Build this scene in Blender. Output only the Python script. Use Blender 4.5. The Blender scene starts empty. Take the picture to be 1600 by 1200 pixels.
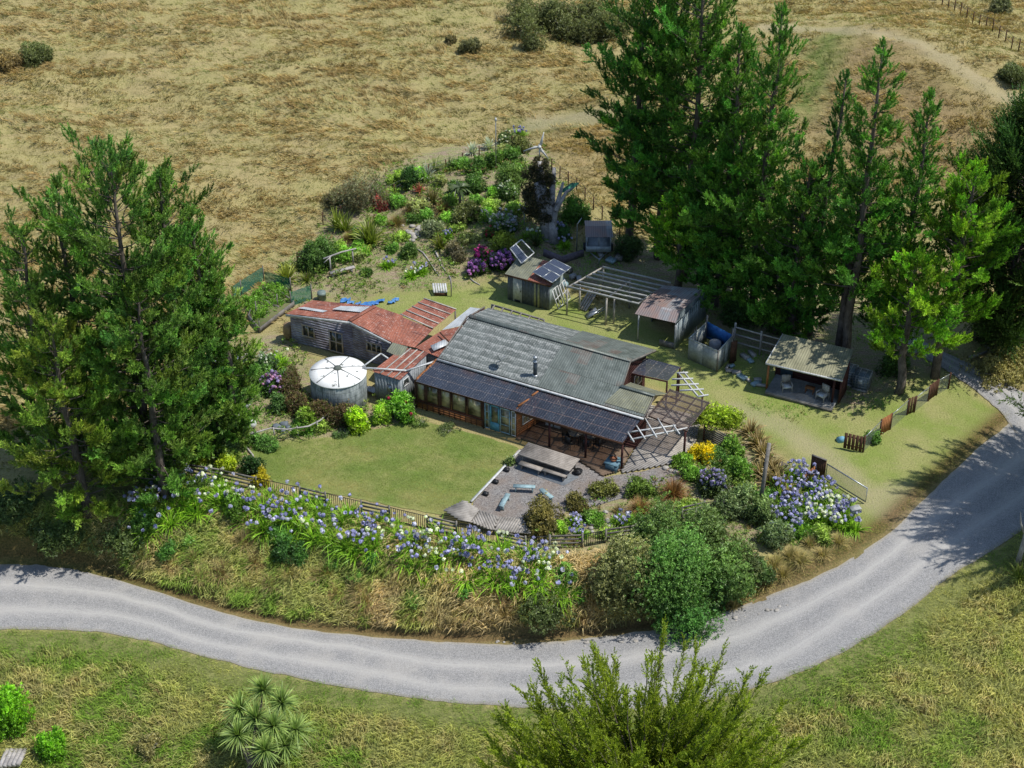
import bpy, math, random
import numpy as np
from mathutils import Vector, Matrix
from mathutils.geometry import delaunay_2d_cdt
sc = bpy.context.scene
COL = sc.collection
rng = np.random.default_rng(11)
random.seed(5)
A3 = lambda *a: np.array(a, float)

# ------------------------------------------------------------ camera
FPX, PITCH, D0 = 2700., math.radians(34.5), 112.
CAM = A3(0, -D0*math.cos(PITCH), D0*math.sin(PITCH))
FW = A3(0, math.cos(PITCH), -math.sin(PITCH)); UP = A3(0, math.sin(PITCH), math.cos(PITCH)); RT = A3(1, 0, 0)
cd = bpy.data.cameras.new('camera'); cam = bpy.data.objects.new('camera', cd); COL.objects.link(cam)
cam.location = CAM; cam.rotation_euler = (math.pi/2-PITCH, 0, 0)
cd.sensor_width = 36; cd.lens = 36*FPX/1600; cd.clip_start = .5; cd.clip_end = 3000
sc.camera = cam

def P(x, y, z=0.):
    "point of the place that stands at height z and is seen at photo pixel x, y"
    d = FW*FPX+RT*(x-800)+UP*(600-y)
    return CAM+d*((z-CAM[2])/d[2])
def z1(X, Y, z=0): return P(640+X/3.2, 460+Y/3.2, z)
def z2(X, Y, z=0): return P(340+X/4, 420+Y/4, z)
def z3(X, Y, z=0): return P(760+X/4.444, 340+Y/4.444, z)
def z4(X, Y, z=0): return P(1040+X/3.478, 460+Y/3.478, z)

# ------------------------------------------------------------ noise
def _h(ix, iy, s):
    n = (ix.astype(np.int64)*374761393+iy.astype(np.int64)*668265263+s*982451653) & 0x7fffffff
    n = ((n ^ (n >> 13))*1274126177) & 0x7fffffff
    return ((n ^ (n >> 16)) & 0xffff)/65535.
def vn(x, y, s=0):
    x = np.asarray(x, float); y = np.asarray(y, float)
    ix = np.floor(x); iy = np.floor(y); fx = x-ix; fy = y-iy
    fx = fx*fx*(3-2*fx); fy = fy*fy*(3-2*fy)
    a = _h(ix, iy, s); b = _h(ix+1, iy, s); c = _h(ix, iy+1, s); d = _h(ix+1, iy+1, s)
    return (a*(1-fx)+b*fx)*(1-fy)+(c*(1-fx)+d*fx)*fy
def fbm(x, y, s=0, o=3):
    r = 0; a = .5; t = 0
    for k in range(o):
        r = r+a*vn(x*2**k+k*17.3, y*2**k-k*9.1, s+k); t += a; a *= .5
    return r/t
def ss(t): t = np.clip(t, 0, 1); return t*t*(3-2*t)

def pdist(x, y, poly):
    "distance to a polyline and the position along it (index + fraction)"
    x = np.asarray(x, float); y = np.asarray(y, float)
    best = np.full(x.shape, 1e9); par = np.zeros(x.shape)
    for i in range(len(poly)-1):
        ax, ay = poly[i][:2]; bx, by = poly[i+1][:2]
        dx, dy = bx-ax, by-ay; L = dx*dx+dy*dy+1e-9
        t = np.clip(((x-ax)*dx+(y-ay)*dy)/L, 0, 1)
        d = np.hypot(x-ax-t*dx, y-ay-t*dy); m = d < best
        best = np.where(m, d, best); par = np.where(m, i+t, par)
    return best, par
def inside(x, y, poly):
    x = np.asarray(x, float); y = np.asarray(y, float); r = np.zeros(x.shape, bool); n = len(poly)
    for i in range(n):
        ax, ay = poly[i][:2]; bx, by = poly[(i+1) % n][:2]
        if ay == by: continue
        c = ((ay > y) != (by > y)) & (x < (bx-ax)*(y-ay)/(by-ay)+ax)
        r ^= c
    return r
def soft(x, y, poly, w):
    d, _ = pdist(x, y, list(poly)+[poly[0]])
    s = np.where(inside(x, y, poly), d, -d)
    return ss(s/w*.5+.5)

# ------------------------------------------------------------ terrain
ROAD = [((-420, 850), (-420, 985), -3.6), ((-150, 872), (-150, 990), -3.4), ((0, 882), (-10, 985), -3.3), ((100, 886), (85, 984), -3.3), ((180, 905), (150, 988), -3.3),
 ((260, 930), (220, 1000), -3.3), ((350, 958), (310, 1024), -3.3), ((450, 980), (410, 1048), -3.3), ((550, 992), (520, 1071), -3.25), ((650, 1000), (635, 1090), -3.15),
 ((750, 1006), (750, 1102), -3.0), ((850, 1005), (870, 1108), -2.75), ((960, 992), (1000, 1108), -2.4), ((1050, 978), (1100, 1098), -2.0), ((1130, 958), (1190, 1072), -1.6),
 ((1200, 932), (1270, 1042), -1.2), ((1270, 905), (1350, 1000), -.8), ((1340, 868), (1420, 952), -.45), ((1400, 825), (1480, 905), -.2), ((1460, 765), (1550, 860), -.05),
 ((1530, 700), (1640, 800), 0), ((1600, 640), (1740, 730), 0), ((1680, 570), (1850, 640), 0), ((1800, 480), (2000, 540), 0), ((2100, 300), (2350, 360), 0)]
RIN = [P(*a, z) for a, b, z in ROAD]; ROUT = [P(*b, z) for a, b, z in ROAD]
RZ = np.array([r[2] for r in ROAD])
EDGE = [P(*p) for p in [(-900, 640), (-400, 720), (-100, 765), (0, 778), (100, 790), (200, 775), (300, 752), (420, 775), (520, 800), (620, 826), (720, 858), (820, 880), (900, 875), (980, 862),
 (1060, 868), (1150, 875), (1230, 868), (1290, 862), (1345, 840), (1400, 800), (1450, 748), (1520, 688), (1590, 628), (1670, 558), (1790, 468), (2090, 290)]]
NORTH = [p[:2] for p in EDGE]+[A3(400, 60), A3(400, 900), A3(-600, 900), A3(-600, 0)]
SOUTH = [p[:2] for p in ROUT]+[A3(500, 0), A3(500, -500), A3(-500, -500), A3(-500, -30)]
def hill(x, y):
    s = 20-.25*np.clip(-x-10, 0, 12)
    z = .085*np.maximum(0, y-s)*ss((y-s)/12)
    z = z+2.0*np.exp(-((x-1.)**2/11**2+(y-23)**2/6.5**2))
    z = z+3.6*np.exp(-((x-34.)**2/15**2+(y-42)**2/10**2))
    z = z-1.2*np.exp(-((x+10)**2/22**2+(y-36)**2/4**2))
    w = ss((y-17)/9+np.clip(-x-18, 0, 8)/3)
    z = z+w*(1.5*(fbm(x/14, y/9, 3)-.5)+.6*(fbm(x/3.0+y*.1, y/1.2, 7, 2)-.5)+.3*(vn(x/1.2, y/.6, 9)-.5))
    return z
def h(x, y):
    x = np.asarray(x, float); y = np.asarray(y, float)
    hi = hill(x, y)
    inn = inside(x, y, NORTH); sou = inside(x, y, SOUTH)
    dr, pr = pdist(x, y, RIN); zr = np.interp(pr, np.arange(len(RZ)), RZ)
    do, po = pdist(x, y, ROUT); zo = np.interp(po, np.arange(len(RZ)), RZ)
    de, _ = pdist(x, y, EDGE)
    mid_band = inside(x, y, [p[:2] for p in RIN]+[p[:2] for p in ROUT][::-1])
    t = dr/(dr+de+1e-6)
    depth = np.clip(-zr/2., 0, 1)
    bank = zr*(1-ss(t*1.02))-.42*depth*np.exp(-((dr-.75)/.45)**2)+.9*depth*(fbm(x/1.8, y/1.5, 4)-.5)*np.clip(4*t*(1-t), 0, 1)
    low = zo-.10*do-.012*do*do*(do < 20)-.2*4.8*(do >= 20)*0+.28*(fbm(x/2.5, y/2.5, 8)-.5)*ss(do/1.5)
    low = np.where(do >= 20, zo-2-4.8-.3*(do-20)*0, low)
    z = np.where(inn, hi, np.where(sou, low, np.where(mid_band, zr*.5+zo*.5, bank)))
    return z
def G(px, py):
    d = FW*FPX+RT*(px-800)+UP*(600-py); d = d/np.linalg.norm(d)
    t0 = (14-CAM[2])/d[2]; t1 = (-11-CAM[2])/d[2]
    t = np.linspace(t0, t1, 260); p = CAM+d*t[:, None]
    f = p[:, 2]-h(p[:, 0], p[:, 1]); i = int(np.argmax(f <= 0)); i = max(i, 1)
    if f[i] > 0: return p[-1]
    k = f[i-1]/(f[i-1]-f[i]+1e-9); q = CAM+d*(t[i-1]+k*(t[i]-t[i-1])); q[2] = float(h(q[:1], q[1:2])[0])
    return q
def H1(x, y): return float(h(np.array([x]), np.array([y]))[0])

# ------------------------------------------------------------ mesh builder
WL = {}
SPLIT = {'post', 'bargeboard', 'verandah_rafter', 'purlin', 'rafter', 'pergola_rafter', 'beam', 'verandah_post', 'rear_rafter', 'edge_board', 'yellow_trim', 'panel_bracket', 'brace', 'wall', 'side_wall', 'rear_wall', 'ridge_cap', 'gutter', 'canopy', 'fascia', 'batten'}
def lin(c): return tuple(c)
class MB:
    def __init__(s): s.v = []; s.f = []; s.c = []; s.uv = []; s.n = 0; s.ch = []; s.cur = None; s.gid = 0
    def add(s, v, f, col=(1, 1, 1), uv=None):
        v = np.asarray(v, float).reshape(-1, 3)
        fs = f if isinstance(f, list) and len(f) and isinstance(f[0], np.ndarray) else None
        if fs is None:
            d = {}
            for q in f: d.setdefault(len(q), []).append(q)
            fs = [np.array(q) for q in d.values()]
        for q in fs: s.f.append(q+s.n)
        s.gid += 1; s.ch.append((s.cur if s.cur is not None else s.gid, v, fs))
        c = np.asarray(col, float)
        s.c.append(np.broadcast_to(c, (len(v), 3)) if c.ndim == 1 else c)
        s.uv.append(np.zeros((len(v), 3)) if uv is None else np.c_[np.asarray(uv, float)[:, :2], np.zeros(len(v))])
        s.v.append(v); s.n += len(v); return s
    def box(s, c, sz, ax=(1, 0, 0), up=(0, 0, 1), col=(1, 1, 1)):
        ax = np.asarray(ax, float); ax = ax/np.linalg.norm(ax); up = np.asarray(up, float)
        w = np.cross(up, ax); w /= np.linalg.norm(w); up = np.cross(ax, w)
        o = [(a, b, d) for a in (-.5, .5) for b in (-.5, .5) for d in (-.5, .5)]
        v = [np.asarray(c)+ax*a*sz[0]+w*b*sz[1]+up*d*sz[2] for a, b, d in o]
        uv = [(a*sz[0]+b*sz[1]*.7+np.sum(c)*.37, d*sz[2]+b*sz[1]) for a, b, d in o]
        return s.add(v, [(0, 1, 3, 2), (4, 6, 7, 5), (0, 4, 5, 1), (2, 3, 7, 6), (0, 2, 6, 4), (1, 5, 7, 3)], col, uv)
    def beam(s, a, b, w, t=None, up=(0, 0, 1), col=(1, 1, 1)):
        a = np.asarray(a, float); b = np.asarray(b, float); d = b-a; L = np.linalg.norm(d)
        if abs(d[2])/L > .95 and abs(up[2]) > .9: up = (1, .3, 0)
        return s.box((a+b)/2, (L, w, t or w), d, up, col)
    def tube(s, pts, rad, seg=8, col=(1, 1, 1), cap=True):
        pts = np.asarray(pts, float); m = len(pts); rad = np.broadcast_to(np.asarray(rad, float), (m,))
        T = np.gradient(pts, axis=0); T /= np.linalg.norm(T, axis=1)[:, None]+1e-9
        ref = A3(0, 0, 1) if abs(T[0][2]) < .8 else A3(1, 0, 0)
        vs = []; an = np.arange(seg)*2*math.pi/seg
        for i in range(m):
            u = np.cross(T[i], ref); u /= np.linalg.norm(u)+1e-9; w = np.cross(T[i], u)
            vs.append(pts[i]+rad[i]*(np.cos(an)[:, None]*u+np.sin(an)[:, None]*w))
        f = [(i*seg+j, i*seg+(j+1) % seg, (i+1)*seg+(j+1) % seg, (i+1)*seg+j) for i in range(m-1) for j in range(seg)]
        L = np.r_[0, np.cumsum(np.linalg.norm(np.diff(pts, axis=0), axis=1))]
        uv = [(j/seg*3*max(.1, rad[i]), L[i]) for i in range(m) for j in range(seg)]
        if cap: f = f+[tuple(range(seg))[::-1], tuple((m-1)*seg+j for j in range(seg))]
        return s.add(np.vstack(vs), f, col, uv)
    def poly(s, pts, th=0., col=(1, 1, 1), uv=None):
        "flat polygon, with thickness th downward"
        pts = np.asarray(pts, float); n = len(pts)
        if uv is None: uv = pts[:, :2]
        if not th: return s.add(pts, [tuple(range(n))], col, uv)
        v = np.vstack([pts, pts-A3(0, 0, th)])
        f = [tuple(range(n)), tuple(range(n, 2*n))[::-1]]+[(i, n+i, n+(i+1) % n, (i+1) % n) for i in range(n)]
        return s.add(v, f, col, np.vstack([uv, uv]))
    def corr(s, a, b, c, d, pitch=.16, amp=.008, rows=3, sag=.0, col=(1, 1, 1), thick=0, u0=0., rag=0.):
        "corrugated sheet: a-b is one eave, d-c the opposite; ribs run from a-b to d-c"
        a, b, c, d = [np.asarray(q, float) for q in (a, b, c, d)]
        W = np.linalg.norm(b-a); n = max(8, int(W/pitch*4)); L = np.linalg.norm(d-a)
        nr = np.cross(b-a, d-a); nr /= np.linalg.norm(nr); nr *= np.sign(nr[2]) or 1
        U, V = np.meshgrid(np.linspace(0, 1, n+1), np.linspace(0, 1, rows+1))
        U = U.ravel()[:, None]; V = V.ravel()[:, None]
        p = (a*(1-U)+b*U)*(1-V)+(d*(1-U)+c*U)*V
        x = U*W/pitch*2*math.pi
        p = p+nr*(np.sin(x)*amp-sag*np.sin(V*math.pi))
        if rag:
            k = np.floor(U*W/.76).astype(int); off = (_h(k, k*0+3, 5)-.5)*rag
            p = p+(a-d)/L*off*(1-V)
        f = np.array([(j*(n+1)+i, j*(n+1)+i+1, (j+1)*(n+1)+i+1, (j+1)*(n+1)+i) for j in range(rows) for i in range(n)])
        s.add(p, [f], col, np.c_[U*W+u0, V*L]); return s
    def build(s, name, mat, parent=None, smooth=False, origin=None):
        if name in SPLIT and len({c[0] for c in s.ch}) > 1:
            out = []; ids = []
            for c in s.ch:
                if c[0] not in ids: ids.append(c[0])
            for i in ids:
                q = MB()
                for k, c in enumerate(s.ch):
                    if c[0] == i: q.add(c[1], c[2], s.c[k], s.uv[k])
                out.append(q.build(name, mat, parent, smooth, origin))
            return out[0]
        V = np.vstack(s.v); C = np.vstack(s.c); UV = np.vstack(s.uv)
        if parent is not None: org = WL[parent.name]
        elif origin is not None: org = np.asarray(origin, float)
        else: mn, mx = V.min(0), V.max(0); org = A3((mn[0]+mx[0])/2, (mn[1]+mx[1])/2, mn[2])
        me = bpy.data.meshes.new(name); me.vertices.add(len(V)); me.vertices.foreach_set('co', (V-org).astype(np.float32).ravel())
        fl = np.concatenate([q.ravel() for q in s.f]).astype(np.int32)
        ln = np.concatenate([np.full(len(q), q.shape[1]) for q in s.f]).astype(np.int32)
        st = np.r_[0, np.cumsum(ln)[:-1]].astype(np.int32)
        me.loops.add(len(fl)); me.loops.foreach_set('vertex_index', fl)
        me.polygons.add(len(ln)); me.polygons.foreach_set('loop_start', st)
        try: me.polygons.foreach_set('loop_total', ln)
        except Exception: pass
        if smooth: me.polygons.foreach_set('use_smooth', np.ones(len(ln), bool))
        a = me.attributes.new('Col', 'FLOAT_COLOR', 'POINT'); a.data.foreach_set('color', np.c_[C, np.ones(len(C))].astype(np.float32).ravel())
        a = me.attributes.new('suv', 'FLOAT_VECTOR', 'POINT'); a.data.foreach_set('vector', UV.astype(np.float32).ravel())
        me.update(calc_edges=True); me.validate()
        for m in (mat if isinstance(mat, (list, tuple)) else [mat]): me.materials.append(m)
        o = bpy.data.objects.new(name, me); COL.objects.link(o)
        if parent is not None: o.parent = parent
        else: o.location = org
        WL[o.name] = org
        return o
def tag(o, label=None, cat=None, group=None, kind=None):
    if label: o['label'] = label
    if cat: o['category'] = cat
    if group: o['group'] = group
    if kind: o['kind'] = kind
    return o
def thing(name, label, cat, loc, group=None):
    o = bpy.data.objects.new(name, None); COL.objects.link(o); o.location = tuple(loc); o.empty_display_size = .3
    WL[o.name] = A3(*loc); return tag(o, label, cat, group)
def copy_tree(o, loc, rz=0., sc_=1., label=None):
    c = o.copy(); COL.objects.link(c); c.location = tuple(loc); c.rotation_euler[2] = rz; c.scale = (sc_,)*3
    WL[c.name] = A3(*loc)
    if label: c['label'] = label
    for k in list(o.children):
        q = k.copy(); COL.objects.link(q); q.parent = c
        for g in list(k.children): r = g.copy(); COL.objects.link(r); r.parent = q
    return c

# ------------------------------------------------------------ materials
class NT:
    def __init__(s, name):
        s.m = bpy.data.materials.new(name); s.m.use_nodes = True; s.t = s.m.node_tree; s.t.nodes.clear(); s.out = s.n('ShaderNodeOutputMaterial')
    def n(s, ty, **kw):
        x = s.t.nodes.new(ty)
        for k, v in kw.items():
            if k in ('operation', 'blend_type', 'data_type', 'attribute_name', 'noise_dimensions', 'feature', 'distance'): setattr(x, k, v)
            else: s.set(x, k, v)
        return x
    def set(s, x, k, v):
        i = x.inputs[int(k[1:])] if k[0] == '_' and k[1:].isdigit() else x.inputs[k.replace('_', ' ')]
        if isinstance(v, bpy.types.NodeSocket): s.t.links.new(v, i)
        elif isinstance(v, (tuple, list)) and len(v) == 3 and i.type == 'RGBA': i.default_value = (*v, 1)
        else: i.default_value = v
    def attr(s, name, o='Color'): return s.n('ShaderNodeAttribute', attribute_name=name).outputs[o]
    def pos(s): return s.n('ShaderNodeNewGeometry').outputs['Position']
    def map(s, v, sc=(1, 1, 1)): return s.n('ShaderNodeMapping', Vector=v, Scale=tuple(sc)).outputs[0]
    def noise(s, v, scale, detail=3., rough=.55): return s.n('ShaderNodeTexNoise', Vector=v, Scale=float(scale), Detail=float(detail), Roughness=rough).outputs['Fac']
    def ramp(s, f, a, b, lo=0., hi=1.):
        r = s.n('ShaderNodeMapRange', Value=f); s.set(r, 'From Min', a); s.set(r, 'From Max', b); s.set(r, 'To Min', lo); s.set(r, 'To Max', hi); return r.outputs[0]
    def mix(s, f, a, b, bt='MIX'):
        x = s.n('ShaderNodeMix', data_type='RGBA', blend_type=bt); s.set(x, '_0', f); s.set(x, '_6', a); s.set(x, '_7', b); return x.outputs[2]
    def mth(s, op, a, b=0.): return s.n('ShaderNodeMath', operation=op, _0=a, _1=b).outputs[0]
    def bump(s, f, st=.4, d=.03): return s.n('ShaderNodeBump', Height=f, Strength=st, Distance=d).outputs[0]
    def bsdf(s, col, rough=.8, metal=0., spec=.3, nrm=None, **kw):
        b = s.n('ShaderNodeBsdfPrincipled'); s.set(b, 'Base Color', col); s.set(b, 'Roughness', rough); s.set(b, 'Metallic', metal); s.set(b, 'Specular IOR Level', spec)
        if nrm is not None: s.set(b, 'Normal', nrm)
        for k, v in kw.items(): s.set(b, k, v)
        return b.outputs[0]
    def done(s, sh): s.t.links.new(sh, s.out.inputs[0]); return s.m
def M_plain(name, c, rough=.6, metal=0., c2=None, scale=6., bump=.2, spec=.3):
    t = NT(name); p = t.pos(); n = t.noise(p, scale); n2 = t.noise(p, scale*7)
    c2 = c2 or tuple(x*.62 for x in c)
    col = t.mix(t.ramp(n, .35, .68), c2, c); col = t.mix(t.ramp(n2, .3, .7, 0, .35), col, tuple(x*.55 for x in c))
    return t.done(t.bsdf(col, rough, metal, spec, t.bump(n2, bump, .01)))
def M_col(name, rough=.8, vari=.35, scale=9., spec=.2, bump=.3):
    "base colour from the mesh's own colour attribute, weathered"
    t = NT(name); p = t.pos(); n = t.noise(p, scale); n2 = t.noise(p, scale*.17)
    c = t.attr('Col'); d = t.mix(1., c, t.mix(t.ramp(n, .3, .7), (1-vari,)*3, (1+vari*.5,)*3), 'MULTIPLY')
    d = t.mix(t.ramp(n2, .35, .65), t.mix(.25, d, (.05, .045, .04)), d)
    return t.done(t.bsdf(d, rough, 0., spec, t.bump(n, bump, .01)))
def M_wood(name, c1, c2, rough=.85, scale=3., uv=True):
    t = NT(name); v = t.attr('suv', 'Vector') if uv else t.pos()
    g = t.noise(t.map(v, (1.2, 14, 1)), scale, 5.); n = t.noise(t.pos(), 1.7); f = t.noise(t.pos(), 30)
    c = t.mix(t.ramp(g, .32, .66), c1, c2); c = t.mix(t.ramp(n, .4, .65, 0, .55), c, tuple(x*.5 for x in c1)); c = t.mix(t.ramp(f, .5, .75, 0, .3), c, tuple(min(1, x*1.6) for x in c2))
    return t.done(t.bsdf(c, rough, 0, .2, t.bump(g, .4, .01)))
def M_leaf(name, tr=.3, rough=.5, vari=.5, spec=.35):
    t = NT(name); c = t.attr('Col'); n = t.noise(t.pos(), .9, 2.); n2 = t.noise(t.pos(), 6., 2.)
    c = t.mix(1., c, t.mix(t.ramp(n, .3, .7), (1-vari, 1-vari*.9, 1-vari), (1+vari*.6, 1+vari*.5, 1)), 'MULTIPLY')
    c = t.mix(1., c, t.mix(t.ramp(n2, .3, .7), (.72, .75, .8), (1.2, 1.15, .95)), 'MULTIPLY')
    b = t.bsdf(c, rough, 0, spec); tl = t.n('ShaderNodeBsdfTranslucent', Color=t.mix(1., c, (1.25, 1.4, .6), 'MULTIPLY')).outputs[0]
    return t.done(t.n('ShaderNodeMixShader', _0=tr, _1=b, _2=tl).outputs[0])
def M_iron(name, cols, rust=0., rustc=(.16, .055, .03), rough=.5, metal=.15, lichen=0., streak=.5, sheet=.76, lich_c=(.5, .52, .48), rows=0.):
    "roofing iron laid in sheets: tone per sheet, streaks down the slope, rust patches, pale lichen"
    t = NT(name); v = t.attr('suv', 'Vector'); sx = t.n('ShaderNodeSeparateXYZ', Vector=v)
    k = t.mth('FLOOR', t.mth('DIVIDE', sx.outputs[0], sheet)); k2 = t.mth('FLOOR', t.mth('DIVIDE', t.mth('ADD', sx.outputs[1], t.mth('MULTIPLY', k, .7)), 2.3))
    w = t.n('ShaderNodeTexWhiteNoise', Vector=t.n('ShaderNodeCombineXYZ', X=k, Y=k2).outputs[0]).outputs[0]
    c = t.mix(w, cols[0], cols[1])
    if len(cols) > 2: c = t.mix(t.ramp(t.mth('FRACT', t.mth('MULTIPLY', w, 7.3)), .72, .78), c, cols[2])
    st = t.noise(t.map(v, (7, .5, 1)), 1.4, 4.); c = t.mix(t.ramp(st, .35, .7, 0, streak), c, tuple(x*.5 for x in cols[0]))
    bl = t.noise(v, 1.1, 4.); c = t.mix(t.ramp(bl, .42, .6, 0, .4), c, tuple(min(1, x*1.5) for x in cols[1]))
    if lichen:
        ln = t.noise(t.map(v, (1.6, 3.2, 1)), 2.2, 6., .75)
        if rows:
            rr = t.mth('FRACT', t.mth('DIVIDE', t.mth('ADD', sx.outputs[1], t.mth('MULTIPLY', bl, .3)), rows)); ln = t.mth('ADD', ln, t.mth('MULTIPLY', t.mth('SUBTRACT', rr, .5), .22))
        c = t.mix(t.ramp(ln, .62-.16*lichen, .72-.1*lichen, 0, .85), c, lich_c)
        f = t.noise(v, 22, 3.); c = t.mix(t.ramp(f, .6, .68, 0, .5*lichen), c, lich_c)
    if rust:
        rn = t.noise(t.map(v, (1, .6, 1)), .55, 5., .7); c = t.mix(t.ramp(rn, .72-.3*rust, .75-.26*rust), c, t.mix(t.noise(v, 6, 4.), tuple(x*.6 for x in rustc), tuple(min(1, x*1.8) for x in rustc)))
    rib = t.n('ShaderNodeMath', operation='SINE', _0=t.mth('MULTIPLY', sx.outputs[0], 2*math.pi/.16)).outputs[0]
    c = t.mix(t.ramp(rib, -1, -.2, .3, 0), c, (.02, .02, .02))
    return t.done(t.bsdf(c, rough, metal, .35, t.bump(bl, .15, .02)))

# ------------------------------------------------------------ light
SUN_EL, SUN_AZ = 61., (1., -.10)
w = bpy.data.worlds.new('World'); sc.world = w; w.use_nodes = True
bg = w.node_tree.nodes['Background']; sky = w.node_tree.nodes.new('ShaderNodeTexSky'); sky.sky_type = 'NISHITA'; sky.sun_disc = False
sky.sun_elevation = math.radians(SUN_EL); sky.sun_rotation = math.atan2(SUN_AZ[0], SUN_AZ[1]); sky.air_density = 1.; sky.dust_density = .4
w.node_tree.links.new(sky.outputs[0], bg.inputs[0]); bg.inputs[1].default_value = .15
sd = bpy.data.lights.new('sun', 'SUN'); sd.energy = 5.0; sd.angle = math.radians(.53); sd.color = (1, .965, .90)
so = bpy.data.objects.new('sun', sd); COL.objects.link(so)
sv = Vector((SUN_AZ[0], SUN_AZ[1], 0)).normalized()*math.cos(math.radians(SUN_EL))+Vector((0, 0, math.sin(math.radians(SUN_EL))))
so.rotation_euler = sv.to_track_quat('Z', 'Y').to_euler(); so.location = (40, 0, 60)
sc.view_settings.view_transform = 'Standard'; sc.view_settings.look = 'None'; sc.view_settings.exposure = 0
sc.cycles.max_bounces = 6; sc.cycles.transparent_max_bounces = 12; sc.cycles.use_denoising = True
# ============================================================ ground
def gpoly(pts): return [G(*p)[:2] for p in pts]
MOWN = gpoly([(500, 478), (600, 462), (700, 445), (800, 440), (900, 470), (1060, 520), (1190, 560), (1330, 640), (1420, 600), (1480, 578), (1560, 640), (1520, 700), (1440, 765), (1385, 812), (1330, 858), (1300, 880),
 (1325, 800), (1270, 740), (1200, 680), (1130, 640), (1060, 610), (1000, 600), (700, 490), (520, 500)])
SOIL = [gpoly(q) for q in ([(380, 490), (470, 400), (540, 300), (700, 230), (830, 215), (900, 330), (880, 400), (800, 425), (760, 438), (600, 455), (480, 475)],
 [(280, 600), (340, 540), (430, 520), (480, 560), (490, 620), (640, 640), (655, 660), (540, 684), (430, 690), (395, 696), (390, 735), (340, 750), (270, 740)],
 [(960, 770), (1060, 740), (1120, 690), (1180, 690), (1240, 760), (1250, 830), (1150, 862), (1000, 855), (860, 862), (830, 830)],
 [(900, 400), (930, 350), (1000, 380), (1480, 490), (1490, 560), (1440, 590), (1330, 650), (1250, 655), (1180, 640), (1165, 570), (1110, 500), (880, 430)])]
GREEN = [gpoly(q) for q in ([(500, 410), (560, 380), (650, 370), (700, 420), (660, 450), (520, 460)], [(800, 190), (950, 180), (945, 188), (830, 205)], [(1225, 175), (1285, 55), (1325, 42), (1300, 110), (1265, 180)],
 [(-200, 780), (200, 770), (480, 800), (560, 960), (300, 930), (-200, 880)], [(1130, 640), (1240, 640), (1330, 700), (1390, 790), (1340, 850), (1280, 740), (1200, 690)])]
PALE = [[G(*p)[:2] for p in q] for q in ([(1200, 42), (1330, 45), (1450, 75), (1530, 125), (1600, 165)], [(1150, 640), (1220, 665), (1300, 720), (1370, 790), (1410, 820)], [(1370, 775), (1420, 765), (1400, 800), (1380, 800), (1420, 790)], [(835, 193), (900, 184), (940, 182)])]
BROWN = [gpoly(q) for q in ([(1270, 180), (1310, 60), (1400, 60), (1500, 120), (1600, 200), (1600, 320), (1500, 300), (1380, 280), (1240, 320)], [(840, 210), (930, 190), (960, 300), (900, 290)])]
def masks(x, y):
    nz = (fbm(x/1.3, y/1.3, 21)-.5)*1.6
    X, Y = x+nz, y+(fbm(x/1.3, y/1.3, 31)-.5)*1.6
    mo = soft(X, Y, MOWN, .7); so_ = np.zeros(x.shape); gr = np.zeros(x.shape)
    for q in SOIL: so_ = np.maximum(so_, soft(X, Y, q, .9))
    for q in GREEN: gr = np.maximum(gr, soft(X, Y, q, 1.5))
    g2 = np.where(inside(x, y, SOUTH), .75, 0); gr = np.maximum(gr, g2)
    return mo, so_, gr
def axis(c0, c1, step, far, n=22):
    a = np.arange(c0, c1+step, step); g = np.geomspace(step*2, far, n)
    return np.r_[c0-g[::-1], a, c1+g]
gx = axis(-62, 64, .4, 600); gy = axis(-42, 88, .4, 900)
GX, GY = np.meshgrid(gx, gy); gz = h(GX.ravel(), GY.ravel())
far_out = np.maximum(0, np.maximum(np.abs(GX.ravel())-60, np.maximum(GY.ravel()-88, -42-GY.ravel())))
gz = gz+np.where(GY.ravel() > 60, .02*far_out, 0)
mo, so_, gr = masks(GX.ravel(), GY.ravel())
nx = len(gx); ny = len(gy); idx = np.arange(nx*ny).reshape(ny, nx)
gf = np.stack([idx[:-1, :-1], idx[:-1, 1:], idx[1:, 1:], idx[1:, :-1]], -1).reshape(-1, 4)
pb = MB(); pb.add(np.c_[GX.ravel(), GY.ravel(), gz], [gf], np.c_[mo, so_, gr], None)
# second colour set (brown grass and pale tracks) travels in suv
br = np.zeros(GX.size); pa = np.zeros(GX.size)
for q in BROWN: br = np.maximum(br, soft(GX.ravel(), GY.ravel(), q, 6.))
for q in PALE: pa = np.maximum(pa, ss(1.3-pdist(GX.ravel(), GY.ravel(), q)[0]/1.1))
rin_d = pdist(GX.ravel(), GY.ravel(), RIN)[0]
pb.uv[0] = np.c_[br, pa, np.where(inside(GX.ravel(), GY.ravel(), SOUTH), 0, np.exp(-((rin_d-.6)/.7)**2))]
t = NT('ground'); p = t.pos(); a = t.n('ShaderNodeSeparateColor', Color=t.attr('Col')); b2 = t.n('ShaderNodeSeparateXYZ', Vector=t.attr('suv', 'Vector'))
n1 = t.noise(t.map(p, (.22, .5, .5)), 1., 5., .6); n2 = t.noise(t.map(p, (.8, 2.2, 2)), 1.2, 6., .65); n3 = t.noise(p, 9, 4.); n4 = t.noise(p, .35, 4.)
dry = t.mix(t.ramp(n2, .35, .68), (.20, .165, .075), (.36, .29, .13)); dry = t.mix(t.ramp(n1, .38, .6, .1, .75), dry, (.27, .26, .09)); dry = t.mix(t.ramp(n3, .3, .7, .0, .5), dry, (.46, .37, .2))
dry = t.mix(t.mth('MULTIPLY', b2.outputs[0], .6), dry, t.mix(t.ramp(n2, .35, .7), (.12, .075, .04), (.27, .175, .095)))
grn = t.mix(t.ramp(n2, .3, .7), (.07, .11, .025), (.2, .22, .07))
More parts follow.
